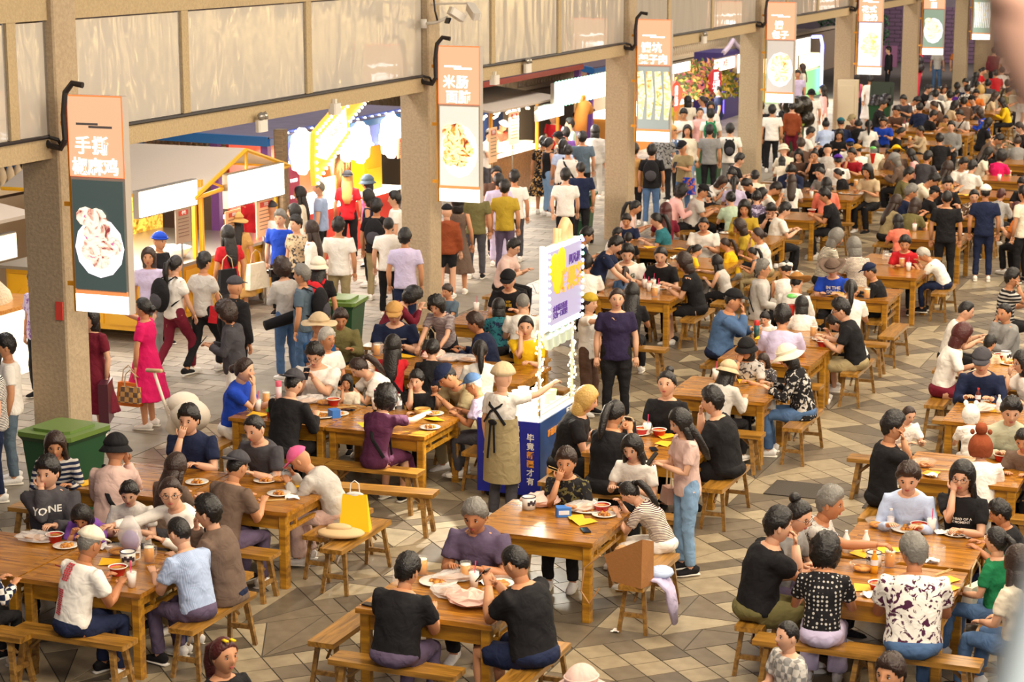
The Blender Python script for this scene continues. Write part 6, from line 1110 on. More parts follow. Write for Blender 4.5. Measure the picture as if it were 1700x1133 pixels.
DATA = '''@in the front left
80 786 C 155 sk j:dgrey p:black y20 w|with lettered black T-shirt holding one hand to the cheek
92 740 T 150 lo l:navy/bstripe.lgrey p:black f|with long brown hair at far left edge behind the camouflage jacket
192 748 M 350 xk+bucket:black j:skirtpink p:black f X|seen from behind with skewer at the left table
146 856 B 165 bk t:purple p:black s.75 s0.78 f|bent low over the bowl between boy and camouflage jacket
205 823 T 160 sk p:lgrey p:dgrey s0.78 w|and black collar, a child looking down beside the purple T-shirt
283 819 R 200 po l:white p:khaki f G y-50 w|with glasses reaching across to a plastic bag
148 905 T 20 sg+cap:cream t:white p:navy D|with red brick print on back at the front left
298 886 T 285 zk t:lblue/vstripe.sky p:dpurple|with cropped hair seen from behind at front left table end
346 853 M 265 sk j:taupe p:navy|with hood down holding chopsticks at front left
372 1090 L 115 pr+clips:yellow t:black p:black f n|with dark red hair at the bottom edge
-22 915 T 20 sk l:navy/check.white p:black|cut off by the left edge of the frame
291 776 T 10 lo t:taupe p:dgrey f|with long dark brown hair seen from behind beside the black bucket hat
393 776 T 15 sk+backcap:dgrey t:taupe p:dpurple|seen from behind at the left table with noodle plates
314 698 M 165 sk p:navy p:black w y10|with diagonal strap eating at the left table
423 713 T 190 zk t:dgrey p:black|with cropped hair looking down beside the noodle plates
500 765 B 262 xk+cap:hotpink j:lgrey w:skirtpink f s0.9 ws|bent over the bowl at the table end
@at the long table in the left middle
405 615 M 88 do p:blue p:white f y-5 w|with low bun holding food at the long table
487 638 T 8 zk+backcap:dgrey l:black p:black|seen from behind with arm on the long table
523 590 P 172 sk t:white p:ldenim g G|large, with glasses looking at a phone
543 565 L 110 sw t:white p:grey D|with white hair behind the phone user
530 541 L 100 sw+straw:beige t:seablue p:black|beside the green wheelie bin
565 531 T 150 so j:olive p:black D|vest over tan sleeves next to the wheelie bin
597 611 B 228 po t:white p:black f w|with ponytail leaning over chopsticks at the long table
576 636 C 170 bk t:cream p:black s0.62 f|small child hiding behind hands at the long table
692 633 C 178 sk t:black p:black s0.78 w|child with hand at mouth at the long table
743 626 B 212 sk+cap:navy t:khaki p:khaki y20|bending over with chopsticks
787 640 T 262 sw+cap:denim t:lav p:dgrey D ws G|holding a plate at the right end of the long table
640 663 R 8 ck d:plum x XX|with black strap seen from behind on the bench
652 575 C 350 lk t:red p:black f X|with wavy black hair seen from behind
718 580 T 345 dk t:black p:black f X|with hair clip seen from behind beside the phone
797 583 T 335 pk t:white p:white f|with hair tie seen from behind near the beret
655 521 T 160 sw+cap:tan t:navy p:black G w g|with glasses and lettered neck strap beside the bin
683 493 B 60 ck l:maroon p:black f|with dark bobbed hair by the second pillar foot
725 508 K 185 ck t:plum/stripe.lgrey p:black f s0.93|leaning over with a phone and red bag
743 485 C 200 sn t:steel p:black s0.75|child with hand at mouth behind the plum stripes
790 538 T 262 so j:navy p:black D|smiling with maroon inner shirt at the plastic bags
828 511 T 340 bk t:teal/floral.navy p:black f|seen from behind near the black cap
844 466 T 168 sk+cap:black t:black p:black|with yellow chest print behind the teal blouse
852 412 T 90 sk p:skirtpink p:black w G
873 543 C 165 pk t:yellow p:black f w|with long black hair behind the cart post
868 505 T 340 zg t:white p:black|seen from behind left of the cart sign
@near the juice cart
835 628 A 15 xk+beret:beige t:white p:dgrey f ws|and khaki apron holding the cart post
979 505 A 100 po+backcap:mustard t:white w:brown f w s0.93|standing beside the cart with arm raised
1024 497 D 158 do t:dviolet p:black f g w s1.02|large, standing with arms low by the cart
@at the front centre table
789 858 T 178 sg p:dpurple p:black D g|rolled up over the belly at the front centre table
676 950 T 5 sk t:black p:dpurple g|seen from behind at the front centre table
857 937 P 285 zk t:black s:navy g|holding a phone at the front centre table
940 769 M 172 so t:black/floral.olive p:black f|eating with chopsticks at the centre table
1050 745 T 185 lk t:white p:black f w|with button front and long hair at the centre table
1046 819 B 268 pk t:cream/stripe.plum p:white f w|with ponytail eating at the centre table
1130 702 H 230 lk t:skirtpink p:ldenim f w s0.97|with long hair standing in light jeans holding a phone
@at the table behind the centre table
973 665 T 75 by t:black p:black f g w|with blonde hair beside the cart side panel
1020 688 P 10 pk v:black p:black f g|with ponytail seen from behind holding phone in purple case
1107 638 L 180 uk t:black p:black f w|with top bun and large earrings
1183 668 M 272 sk t:black p:black g|large, with short hair on a yellow-brown bench
@at the table with the flask in the right middle
1208 618 T 20 lk+bucket:beige j:lgrey p:black f|with long hair leaning on the table
1240 580 M 185 bk+bucket:black t:lgrey/floral.dgrey p:black f|drinking with a small child beside
1267 600 T 195 bo t:dgrey/floral.lgrey p:black s0.62 w|small child beside the black bucket hat
1308 593 T 262 ck+sunhat:cream j:black/floral.lgrey p:denim f w ws|in jeans on a bench
1217 500 M 80 sk+cap:black l:denim p:navy g|large, drinking from a cup
1270 530 T 190 sk t:white p:black s0.66 n|child looking down behind a yellow snack box
1299 528 T 350 sk t:lav p:dgrey @24.85|seen from behind with head lowered near the red ball toy
1331 507 T 345 bk t:white p:black f @28.0|with black bob holding the red and green ball toy
1322 470 T 5 sk+cowboy:hat l:white p:black|seen from behind
1269 448 L 75 sg j:lgrey p:black G X|with grey polo and dark cross strap
1302 447 T 340 sk+visor:white v:white p:black f|seen from behind
1382 446 T 178 sk+cowboy:taupe t:blue p:black G|with white chest print
1412 480 T 345 pk t:white p:black f|with dark ponytail seen from behind
1445 452 T 262 sk+cap:navy l:black p:black s0.85|with small crest and yellow bag
1418 410 T 330 bg t:cream/stripe.plum p:black f|with grey hair seen from behind
1388 395 T 60 bg l:cream/stripe.black p:black f|with grey hair beside the second grey head
1400 512 T 262 sk p:black s:khaki G|with glasses beside the bent white T-shirt
1385 541 B 258 sk t:white s:black ws|bent forward in black shorts
@around the right-hand aisle tables
1502 405 T 172 sk t:red p:black f|eating beside the tall drinks
1535 424 B 268 sw t:white p:navy|with grey hair bent over the table in dark trousers
1491 368 T 330 bk t:coral p:black f|with black bob and strap
1680 463 C 75 sk t:black/bstripe.lgrey p:black|eating at the right edge
1603 517 T 80 zk t:white p:black w|with buzz cut and black strap
1668 521 C 235 zk j:grey p:black y-20|over a white T-shirt pointing at the mouth
1597 557 T 75 br t:white k:maroon f|with short dark red hair and red skirt
1643 571 T 20 sk t:cream/stripe.tan p:black s0.75|child seen from behind by the enamel pot
1630 600 T 176 xk+cap:dgrey l:navy p:black|looking down behind the cola bottle
1697 603 M 235 bk t:white p:black f G w|with glasses at the right edge
1612 690 T 345 xk+hood:white t:white p:white f s0.72 n|small child seen from behind
1678 684 T 165 sk j:sage p:black f w|looking down at the right edge
1700 733 T 190 sk t:taupe p:black|cut by the right edge
1628 745 T 345 xn+animal:rust t:white p:white s0.8|child seen from behind
1482 710 C 65 sk t:black p:black|eating in profile beside a small boy
1508 690 T 135 zo t:white p:black s0.76 w|child using chopsticks in a clear bowl
@at the front right table
1508 795 T 175 so l:sky p:black f w|with white collar eating at the front right
1598 793 C 185 lk t:black p:black f G w|with glasses and long hair holding hand to the chin
1661 854 T 268 sk t:black p:navy D|in profile at the right of the front right table
1654 899 L 290 pk t:green p:denim f w|with pale sleeves and handbag at front right
1690 935 L 300 lo t:cream p:denim f n|with very long dark hair at the right edge
1370 918 T 350 ck t:black/dots.lgrey w:lav f|with curly black hair seen from behind
1518 920 T 345 sg t:white/floral.plum p:denim D y-25 g|with grey hair seen from behind at the front right
1291 875 M 62 sk t:black p:olive g|large, holding a skewer at the front right
1325 858 T 105 uk t:grey p:dpurple f w G|with glasses beside the large black T-shirt
1378 838 R 88 sg t:lgrey/floral.dgrey p:black D|with grey hair at the left of the front right table
1307 1058 L 225 zk t:lgrey/check.grey p:black s0.85 n w|child at the bottom edge
1478 1122 L 200 so t:dgrey p:black n|only the head showing at the bottom edge
965 1142 L 20 sk+sunhat:skirtpink t:pink p:black f n|only the hat showing at the bottom edge
@in the lane left of the first pillar
10 577 D 235 sk t:white p:steel
-16 600 D 230 sk t:black/stripe.white p:navy
58 470 D 200 sk t:lav/floral.purple p:black|half hidden behind the first pillar
@between the first and second pillars
238 512 A 262 dk d:magenta x f s0.98 ws|walking with handbag and pointing arm
150 530 D 190 bk d:maroon x f s0.98|half hidden by the first pillar carrying a gift box
247 428 D 158 bn t:lav p:grey f|with white collar at the yellow cart
293 440 W 20 pk t:white p:maroon f|with black backpack and ponytail
337 437 W 10 sk t:lgrey p:black f|and black sleeves with red shoulder bag
377 520 P0 250 co j:dgrey p:white
390 478 D 20 xk+cap:dgrey j:black p:black
378 390 D 300 lk t:red p:dgrey f|with long hair and black shoulder bag at the counter
393 368 D 340 lk+sunhat:tan t:tan k:tan f|with cream tote bag
465 364 D 175 sg t:blue p:black|wearing a watch in the lane crowd
491 373 D 200 sk t:beige/floral.dgrey p:black f
517 382 D 262 lo l:white p:black f
562 377 D 345 sk t:white p:khaki|with white T-shirt loose over khaki trousers
498 323 D 250 lk l:cream p:white f
530 313 D 258 zg t:lblue p:black
577 297 D 340 ly+backcap:black t:red p:black f|with long pale ponytail and white print
610 304 D 250 bk+bucket:steel t:hotpink p:black f
611 328 D 255 bk v:navy p:black f
625 345 D 345 sk t:black p:khaki|with black backpack seen from behind
645 375 D 340 zk p:white p:black s0.95|tucked in black trousers left of the second pillar
672 396 D 340 sk p:lav p:navy|partly behind the second pillar
469 446 H 300 co l:lgrey p:denim f ws|with curly hair photographing with a camera
501 458 D 262 sg t:steel p:denim|with black backpack in jeans
528 445 D 345 lk+bucket:cream t:black p:taupe f|with red and orange backpack
450 349 D 345 xk+cap:dgrey t:white p:white f
488 353 D 250 bk t:white p:white f
413 322 D 90 dk l:red p:black f|working inside the yellow cart stall
655 332 D 250 sk t:white p:lgrey
265 402 D 100 xk+skullcap:blue t:black p:black f|working behind the basin of the yellow cart
@between the second and third pillars
742 353 D 345 xk+cap:black j:rust s:black f s0.93|with hood seen from behind
760 337 D 345 bk v:taupe k:taupe f
790 318 D 345 sk t:olive p:dgrey
838 313 D 345 sk p:mustard p:dpurple|tucked into grey trousers seen from behind
828 302 D 340 sk p:lav p:lav
854 296 D 345 sk t:white p:dgrey
824 290 D 150 sk t:brown p:black
813 224 H 88 sk t:white p:dgrey
835 210 K 110 sk+skullcap:cream t:chefred p:black|leaning over the bright counter
939 293 W 345 sk t:white p:black|walking away near the third pillar
964 281 D 330 zk t:navy p:black
943 251 D 345 dk l:white p:black f X|with purple hair clip and blue phone
935 243 D 345 bk t:sky p:black f
911 239 D 40 dk v:black p:ldenim f
902 236 D 345 dk d:black/floral.tan x f
967 230 D 340 sk t:steel p:black
946 207 D 250 sk t:mint p:black
957 198 D 250 sk t:lav p:black
939 222 D 300 sk t:purple p:black
927 230 D 250 dk+skullcap:black t:dgrey/floral.tan p:black f
988 218 D 345 bk j:lgrey p:lgrey f
918 196 D 200 sk t:red p:black
@between the third and fourth pillars
1082 252 D 345 sk t:black p:denim|with black backpack in blue jeans seen from behind
1133 245 H 195 xk+cap:black t:khaki p:denim|looking at a phone with a blue patterned bag
1113 168 D 60 sk t:yel2 p:black
1105 161 D 150 lk t:dgrey p:black f
1100 183 D 158 sk t:white p:black
1135 190 H 165 sk t:white p:black
1143 168 D 340 bk t:cream p:black f
1162 188 D 158 dk j:pink p:ldenim f
1165 168 D 250 dk t:sky p:black f
1192 151 D 250 zk t:navy p:navy|tall, standing at the far stall counter
1180 191 D 345 sk t:white p:grey|with green backpack seen from behind
1178 218 D 345 sk t:grey p:black|seen from behind near the fourth pillar
1137 218 D 165 lk l:cream p:ldenim f
1120 219 D 200 sk+cap:tan t:denim/floral.white p:black
1102 224 D 345 sk t:grey/floral.black p:black
1212 216 D 345 sk t:white p:grey|with black backpack against the fourth pillar
1053 250 D 345 sk l:tan p:black|partly hidden behind the third sign
1180 178 D 158 bk t:white p:black f
@standing past the fourth pillar
1282 184 D 345 sk t:white p:black|standing seen from behind right of the fourth pillar
1315 177 D 345 dk l:rust p:maroon f
1347 157 D 345 xk+bucket:black t:white p:white|with black strap seen from behind
1324 124 D 158 sk t:lav p:black
1332 113 D 250 ln l:cream p:black f
1263 178 D 345 sk t:black p:black
1371 207 T 345 uk l:sky p:black f n
1345 221 T 60 sk t:white p:black n
1310 126 D 100 lk t:pink p:black f
1366 150 D 250 lk l:pink p:white f
@standing past the fifth pillar
1422 130 D 345 lk v:hotpink p:navy f
1445 132 W 345 dk l:white k:white f|wrapped in a white cape
1475 84 D 250 sk j:black p:black|standing beside the pink fence
1520 88 D 345 sk j:brown p:black
1557 82 D 165 lk t:lgrey p:denim f
1590 82 D 158 sk t:orange p:black
1672 88 D 345 xk+backcap:white t:skirtpink p:black
1651 85 D 345 sk l:maroon p:black
1680 84 D 60 dk l:maroon p:black f
@at tables by the third and fourth pillars
1054 345 T 75 pk t:skirtpink p:black f
1040 367 T 170 sk t:navy p:black
1090 366 T 255 pk t:teal p:black f w|with bare shoulders in profile
1105 350 T 345 lr t:maroon p:black f
1137 319 T 60 ck j:pink p:black f
1160 319 T 70 zk+cap:black t:lgrey p:black g|large, reaching across the table
1175 328 T 200 sk t:black p:black s0.7
1198 303 B 120 bo t:white p:black f X
1216 292 T 200 sk t:white p:black
1219 303 T 345 pk t:lav p:black f
1241 308 B 225 sk t:black p:black
1253 294 T 345 sk t:cream p:black X
1213 330 T 330 dk t:mint p:black f
1236 346 T 172 lk l:mustard p:black f
1256 328 T 345 dk t:dpurple/floral.lav p:black f
1168 374 T 172 zk t:white p:black g|with crew cut facing forward
1228 377 T 250 bo t:mustard p:black f G
1204 406 T 258 po t:yellow p:grey s0.75
1157 416 T 60 pk t:yellow p:grey s0.75 n
1258 391 M 250 do t:white p:khaki f
1249 420 T 262 pk v:dgrey/floral.lgrey p:khaki f s0.8
1190 436 R 275 lk v:lgrey p:black f s0.8
1136 436 T 262 bo t:black s:black f w|with bare legs crossed on a bench
1097 425 T 175 pk t:black p:black f w|using chopsticks at the red-strawed cups
1041 422 T 160 sk t:white p:black w g|with flat-top hair and green chest letters
1019 408 K 80 sk p:navy p:black s0.97|standing and eating with one hand
973 392 T 60 sk t:navy p:black
1024 389 T 70 sk t:white p:black s0.75
1043 397 T 345 sk t:black p:black s0.8
1037 453 T 345 po t:denim p:black s0.75
1049 487 T 350 lk t:black p:black f|with long black hair seen from behind
975 439 T 345 sk t:white p:black
1227 266 T 60 sk t:black p:black n
@at tables by the fourth and fifth pillars
1301 250 T 330 xk+bucket:cream t:cream p:black f
1323 258 T 178 lk t:brown p:black f
1351 259 M 180 uk t:black p:black f
1374 250 T 345 xk+cap:black t:lgrey p:black
1391 268 T 345 sk+backcap:violet t:white p:black
1414 257 M 195 sk t:red/stripe.maroon p:black
1430 250 T 300 sk+straw:tan t:white p:black
1302 268 T 345 bk t:cream p:black s0.75
1313 285 B 165 sk j:navy p:black
1314 301 T 345 ln t:white p:black f
1286 314 B 70 sk t:white p:black
1361 288 T 205 dk t:grey p:black f
1391 289 T 255 dk j:black p:black f w
1372 307 T 345 bk j:coral p:black f
1370 326 T 258 sk t:black p:black
1280 349 B 170 sk t:black p:black
1302 350 T 60 sk t:white p:black ws|with black trousers seen from behind
1264 324 T 80 lk t:dpurple p:black f
1396 205 T 345 sk+cap:teal t:navy p:black
1393 224 T 165 lk l:black p:black f
1415 199 T 200 sk+cap:khaki t:brown p:black
1425 208 B 345 sk l:black p:black
1442 208 T 345 pk t:white p:black f
1411 241 T 345 sk+backcap:blue t:white p:black
1454 245 T 345 bk t:cream p:black f
1466 174 T 90 sk t:black p:black
1488 185 T 190 sk t:brown p:black
1466 203 T 172 sk t:blue p:black
1496 220 T 80 dk l:black p:black f
1467 256 T 100 sk+cap:dgrey t:beige p:black
1488 252 T 345 sk+straw:yellow t:taupe p:black
1486 266 T 268 bg+beret:grey j:taupe p:black f|vest over striped sleeve in the far middle
1512 257 T 262 lk l:pink p:black f
1528 218 C 240 sk l:beige p:black D
@at the far right tables
1579 211 L 175 sk j:grey p:black|over white T-shirt, bending forward at far right
1548 300 B 90 sk t:cream p:black
1572 306 T 150 sk t:black p:black
1573 280 T 50 lo t:tan p:black f
1599 273 T 130 sk t:white p:black
1614 278 T 20 sk t:white p:black|broad back reaching to the right
1617 326 T 165 dk t:brown/floral.cream p:black f w|smiling with embroidered top
1636 321 D 350 sk+cap:white p:navy p:navy ws|standing seen from behind
1572 330 D 350 zk t:black p:black|large, standing seen from behind
1550 321 T 60 sk+cap:black t:black p:black
1512 320 T 60 sg t:navy p:black D
1519 342 T 20 bo t:olive p:black f
1487 336 T 50 lo t:khaki p:black f
1657 232 B 95 sk l:taupe p:black
1640 255 T 80 lk t:cream p:black f
1662 260 T 20 ck t:magenta p:black f
1689 235 T 350 un t:grey p:black f
1693 213 T 250 sk l:black p:black
1662 325 T 20 sr j:navy/stripe.white p:black s0.85
1698 307 T 200 sk t:black p:black
1700 323 D 300 sk t:cream p:black|standing at the right edge in black trousers
1541 148 T 90 sk t:black p:black
1556 150 T 165 dk t:grey p:black f
1570 148 T 150 bo t:cream p:black f
1553 158 T 345 sk t:white p:black
1577 160 T 345 sk l:white p:black
1586 155 T 20 sk t:violet p:black s0.8
1603 138 T 200 sk t:lgrey p:black
1606 149 T 345 sk t:white/check.black p:black
1589 145 T 345 sk t:navy p:black
1620 127 T 20 lk l:white p:black f
1632 118 T 100 dk t:red p:black f
1653 123 T 345 sk t:red p:black
1664 118 T 345 sk t:white p:black
1688 113 T 172 sk p:navy p:black
1673 140 T 345 sk t:khaki p:black
1622 143 T 345 sk t:taupe p:black
1628 150 T 345 cy t:beige p:black f
1614 167 T 250 sk+backcap:black t:dgrey p:black
1652 160 T 80 ln t:beige p:black f
1663 170 T 250 lk l:yellow p:black f
1675 152 T 80 pk t:olive p:black f
1695 162 D 250 sk t:white p:white|standing with red chest lettering at far right
1521 168 B 100 sk t:white p:black
1527 180 T 345 sk l:navy p:black|broad navy back near the seventh pillar
1551 176 T 255 pn t:brown p:black f
1549 192 T 60 sk t:black p:black
1570 198 T 172 sk t:tan p:black s0.7
1593 192 T 190 sk t:lgrey p:black X
1626 188 T 262 bo l:blue s:khaki f|tall, leaning forward on a bench
1620 156 T 165 sk t:orange p:black
1690 350 T 300 sr t:orange p:black|cut by the right edge in the middle distance
1440 285 T 200 bk t:beige p:black f
1330 240 T 345 sn t:brown p:black
1508 290 T 80 sk t:olive p:black
1640 205 T 60 bk t:black p:black f
1600 170 T 345 sk t:brown p:black
1500 166 T 200 sk t:dgrey p:black
1585 175 T 60 bk t:beige p:black f
1640 140 T 345 sk t:dgrey p:black
1560 232 T 345 sk t:black p:black
1540 262 T 20 sk t:dgrey p:black'''
PL = []; zone = ''
for ln in DATA.split('\n'):
    if ln[0] == '@': zone = ln[1:]; continue
    ln = ln.replace(' P0 ', ' H ').replace(' s.75 ', ' '); ln = ln.replace(' x f', ' x: f').replace(' x XX', ' x: XX')
    PL.append(parse(ln, zone))
label_people(PL)
_k = {}
for d in PL: _k[d['key']] = _k.get(d['key'], False) or d['y'] > 440
prepare(_k)
for d in PL: place(d)
# keep seated neighbours apart: nudge along the view ray when hips overlap
for it in range(3):
    for i, a in enumerate(PL):
        for c in PL[:i]:
            dv = a['root'] - c['root']; L_ = float(np.linalg.norm(dv)); mn = .42
            if 1e-6 < L_ < mn:
                push = dv / L_ * (mn - L_) * .5
                a['root'] = a['root'] + push; c['root'] = c['root'] - push
for d in PL: make_person(d)
# benches under the sitters
BL = {0: 'facing up the hall', 1: 'facing right', 2: 'facing the camera', 3: 'facing the stalls'}
sit = [d for d in PL if d['ps'] in SEAT and 'n' not in d['fl']]
done = set(); NB = []
for i, d in enumerate(sit):
    if i in done: continue
    card = round(d['az'] / 90) % 4; ax = 0 if card in (0, 2) else 1; grp = [d]; done.add(i)
    for j in range(i + 1, len(sit)):
        e = sit[j]
        if j in done or round(e['az'] / 90) % 4 != card: continue
        if abs(e['root'][1 - ax] - d['root'][1 - ax]) < .16 and abs(e['root'][ax] - np.mean([g_['root'][ax] for g_ in grp])) < .62 and len(grp) < 2: grp.append(e); done.add(j)
    c = np.mean([g_['root'] for g_ in grp], axis=0)
    lead = grp[0]; nm = describe(lead).replace('person in ', ''); ax_rz = 0 if ax == 0 else H_
    if any(abs(c[ax] - b_[ax]) < .6 and abs(c[1 - ax] - b_[1 - ax]) < .25 and (b_[2] > 1) == (ax == 1) for b_ in BPOS): continue
    NB.append((c[0], c[1], ax_rz, 'bench under the ' + ' '.join((nm + ' ' + (lead['zone'] if not lead['hint'] else lead['hint'])).split()[:10])))
ORD = ['first', 'second', 'third', 'fourth', 'fifth', 'sixth', 'seventh', 'eighth', 'ninth', 'tenth', 'eleventh', 'twelfth']
for i, (x_, y_, r_z, l_) in enumerate(NB):
    same = sorted([q for q in NB if q[3] == l_], key=lambda q: (q[0] * RT[0] + q[1] * RT[1]) / (q[0] * fh[0] + q[1] * fh[1]))
    bench(x_, y_, r_z, l_ if len(same) < 2 else l_ + ', ' + ORD[min(11, same.index(NB[i]))] + ' from left')
F_ = {(d['x'], d['y']): d for d in PL}
def at(x, y): return F_[(x, y)]
INKW = mat('ink_white', 'e6e2da', .6); INKR = mat('ink_red', 'd0404a', .6); INKY = mat('ink_yellow', 'e8c030', .6); INKN = mat('ink_navy', '2a2a55', .6); INKG = mat('ink_green', '2f5a48', .6)
print_on(at(80, 786), 'YONE', .085, INKW, (.0, .93), bold=.002)
print_on(at(844, 466), 'VIP\n新疆', .05, INKY, (.0, .88)); print_on(at(1382, 446), 'IN THE\nGOOD', .07, INKW, (-.02, .86), bold=.002); print_on(at(1598, 793), 'THE HEAD OF A\nTHE MOMENT', .03, INKW, (0, .86), bold=.001)
print_on(at(1041, 422), 'LG', .09, INKG, (-.06, .88), bold=.003); print_on(at(655, 521), 'CHEN', .03, INKW, (-.1, .88), bold=.001)
print_on(at(835, 628), 'ALTB.', .06, INKN, (0, 1.13), True, .002, name='back_print'); print_on(at(577, 297), '羊肉\n烤串', .06, INKW, (.05, 1.25), True, name='back_print'); print_on(at(1672, 88), '忙', .2, mat('ink_black', '2a2226'), (0, 1.25), True, name='back_print'); print_on(at(1695, 162), 'THIS IS', .06, INKR, (0, 1.3))
def bricks():
    m = MB()
    for seg, (z0, n) in enumerate(((.08, 9), (-.2, 13))):
        for r in range(n):
            for c_ in range(3): x = -.02 + (c_ - 1) * .027 + (r % 2) * .006 - seg * .02; z = z0 + r * .0165; m.add([(x - .012, z, 0), (x + .012, z, 0), (x + .012, z + .013, 0), (x - .012, z + .013, 0)], [(0, 1, 2, 3)])
    return m.mesh('b')
print_on(at(148, 905), bricks(), 0, INKR, (0, .86), True, name='back_print')
# backpacks, bags, props carried
def backpack(d, c1, c2, lab, z=1.22, s=1.0):
    p = world_pt(d, (0, -.24, z / max(d['s'], .01) * d['s'])); t = thing('backpack', lab, 'backpack', p, d['th'], scale=s); m = MB()
    m.ell((0, 0, -.02), (.17, .11, .25), 14, 10); part('main_bag', m, fabric(c1), t, smooth=True); m = MB(); m.ell((0, -.08, -.09), (.12, .06, .12), 12, 8); part('front_pocket', m, fabric(c2), t, smooth=True)
    m = MB()
    for q in (-.1, .1): m.tube([(q, .08, .18), (q, .2, .23), (q * 1.1, .33, .12), (q * 1.3, .34, -.05), (q * 1.2, .1, -.18)], (.022, .008), 6, side=(1, 0, 0))
    part('shoulder_straps', m, fabric(c1), t, smooth=True); return t
backpack(at(293, 440), 'black', 'dgrey', 'black backpack with white print on the ponytailed walker by the yellow cart'); backpack(at(501, 458), 'black', 'dgrey', 'black backpack on the grey T-shirt in the lane'); backpack(at(528, 445), 'red', 'yellow', 'red and orange backpack under the cream bucket hat'); backpack(at(625, 345), 'black', 'dgrey', 'black studded backpack left of the second pillar')
backpack(at(1082, 252), 'black', 'dgrey', 'black backpack on the jeans wearer past the third pillar'); backpack(at(1180, 191), 'green', 'dgrey', 'dark green backpack near the fourth pillar'); backpack(at(1212, 216), 'black', 'dgrey', 'small black backpack against the fourth pillar', s=.8)
def handbag(loc, rz, c1, lab, sx=.26, sz=.18, mt=None, drop=.22):
    t = thing('handbag', lab, 'bag', loc, rz); m = MB(); V = [(-sx / 2, -.06, -sz), (sx / 2, -.06, -sz), (sx / 2, .06, -sz), (-sx / 2, .06, -sz), (-sx * .4, -.04, 0), (sx * .4, -.04, 0), (sx * .4, .04, 0), (-sx * .4, .04, 0)]
    m.add(V, [(3, 2, 1, 0), (4, 5, 6, 7), (0, 1, 5, 4), (1, 2, 6, 5), (2, 3, 7, 6), (3, 0, 4, 7)]); part('bag_body', m, mt or fabric(c1), t); m = MB(); m.tube([(-sx * .3, 0, 0), (-sx * .22, 0, drop * .7), (0, 0, drop), (sx * .22, 0, drop * .7), (sx * .3, 0, 0)], .008, 6); part('handle', m, fabric('beige'), t); return t
w_ = at(238, 512); handbag(world_pt(w_, (-.3, .1, .62)), w_['th'] + 1.4, 'taupe', 'checked brown handbag with pale straps held by the fuchsia dress', .32, .2, fabric('taupe', 'check.tan')); t = handbag(world_pt(w_, (-.22, .16, .66)), w_['th'] + 1.4, 'orange', 'orange plastic bag held with the checked handbag', .34, .3)
w_ = at(150, 530); t = thing('gift_box', 'dark maroon printed gift box carried beside the first pillar', 'box', world_pt(w_, (-.3, .12, .6)), w_['th'] + .6); m = MB(); m.box((0, 0, 0), (.12, .42, .5)); part('box_body', m, mat('gift', '4a2030', .3), t); m = MB(); m.box((.062, 0, 0), (.004, .34, .4)); part('print', m, foodmat(40, ('5a1830', '8a3048', 'c09080')), t)
handbag(world_pt(at(337, 437), (.28, .0, 1.0)), at(337, 437)['th'], 'red', 'red soft shoulder bag on the black and grey raglan top', .3, .24); handbag(world_pt(at(393, 368), (.3, .0, .92)), at(393, 368)['th'] + 1, 'cream', 'large cream tote bag under the tan sun hat', .45, .42); handbag(world_pt(at(378, 390), (-.15, -.2, 1.1)), at(378, 390)['th'], 'black', 'black shoulder bag behind the red T-shirt at the counter', .34, .35)
handbag(world_pt(at(1130, 702), (.24, .1, .86)), at(1130, 702)['th'], 'taupe', 'small taupe crossbody handbag on the pink T-shirt in jeans', .2, .16, mat('taupe_leather', 'a07a6a', .4), .3); handbag(world_pt(at(1654, 899), (.1, .3, .72)), at(1654, 899)['th'], 'cream', 'cream and black handbag on the lap of the green vest', .3, .2)
handbag(G(1043, 700, .98), .3, 'black', 'small black chain handbag on the table by the top bun', .2, .16, mat('blk_leather', '202024', .3), .05); handbag(world_pt(at(725, 508), (.12, .26, .95)), at(725, 508)['th'], 'red', 'dark red bag hanging on the plum striped T-shirt', .26, .16, mat('dkred', '8a1a22', .5)); handbag(world_pt(at(1308, 593), (-.05, .38, .68)), 0, 'lgrey', 'small pale pouch on the lap of the flowered sun hat wearer', .12, .16)
handbag(world_pt(at(1133, 245), (-.2, .12, .95)), at(1133, 245)['th'], 'blue', 'blue and red patterned bag past the third pillar', .3, .36, fabric('blue', 'floral.orange')); t = thing('guitar_bag', 'long black tripod bag slung across the photographer', 'bag', world_pt(at(469, 446), (0, -.2, .98)), at(469, 446)['th']); m = MB(); m.tube([(-.45, .05, -.12), (.1, -.05, .0), (.4, 0, .15)], [.07, .09, .06], 10); part('bag_body', m, fabric('black'), t, smooth=True)
t.name = 'tripod_bag'; handbag(world_pt(at(1180, 668 - 0) if (1180, 668) in F_ else at(1183, 668), (-.25, .3, .5)), 0, 'red', 'red and black bag on the bench beside the white blouse', .2, .25)
def phone_at(d, lab, dx=0, c='screen_dark'):
    J = SETS[d['key']]['J']; p = world_pt(d, (J['Wr'] + J['Wl']) / 2 * np.array([0, 1, 1]) + np.array([dx, .09, .06])); t = thing('phone', lab, 'phone', p, d['th']); m = MB(); m.box((0, 0, 0), (.075, .01, .155), R=Euler((.7, 0, 0)).to_matrix()); part('case', m, PHB, t); m = MB(); m.box((0, -.006, .004), (.066, .003, .14), R=Euler((.7, 0, 0)).to_matrix()); part('screen', m, emit('phone_lit', 'b8c8c0', .6), t)
phone_at(at(523, 590), 'black phone held by the large white T-shirt with glasses'); phone_at(at(857, 937), 'grey phone held over the front centre table'); phone_at(at(1020, 688), 'phone in purple case held up by the black tank top'); phone_at(at(1130, 702), 'phone held by the standing pink T-shirt'); phone_at(at(377, 520), 'purple phone held by the dark vest and pink hoodie'); phone_at(at(725, 508), 'white phone showing a green chat held out by the plum stripes'); phone_at(at(1133, 245), 'phone held under the black cap past the third pillar')
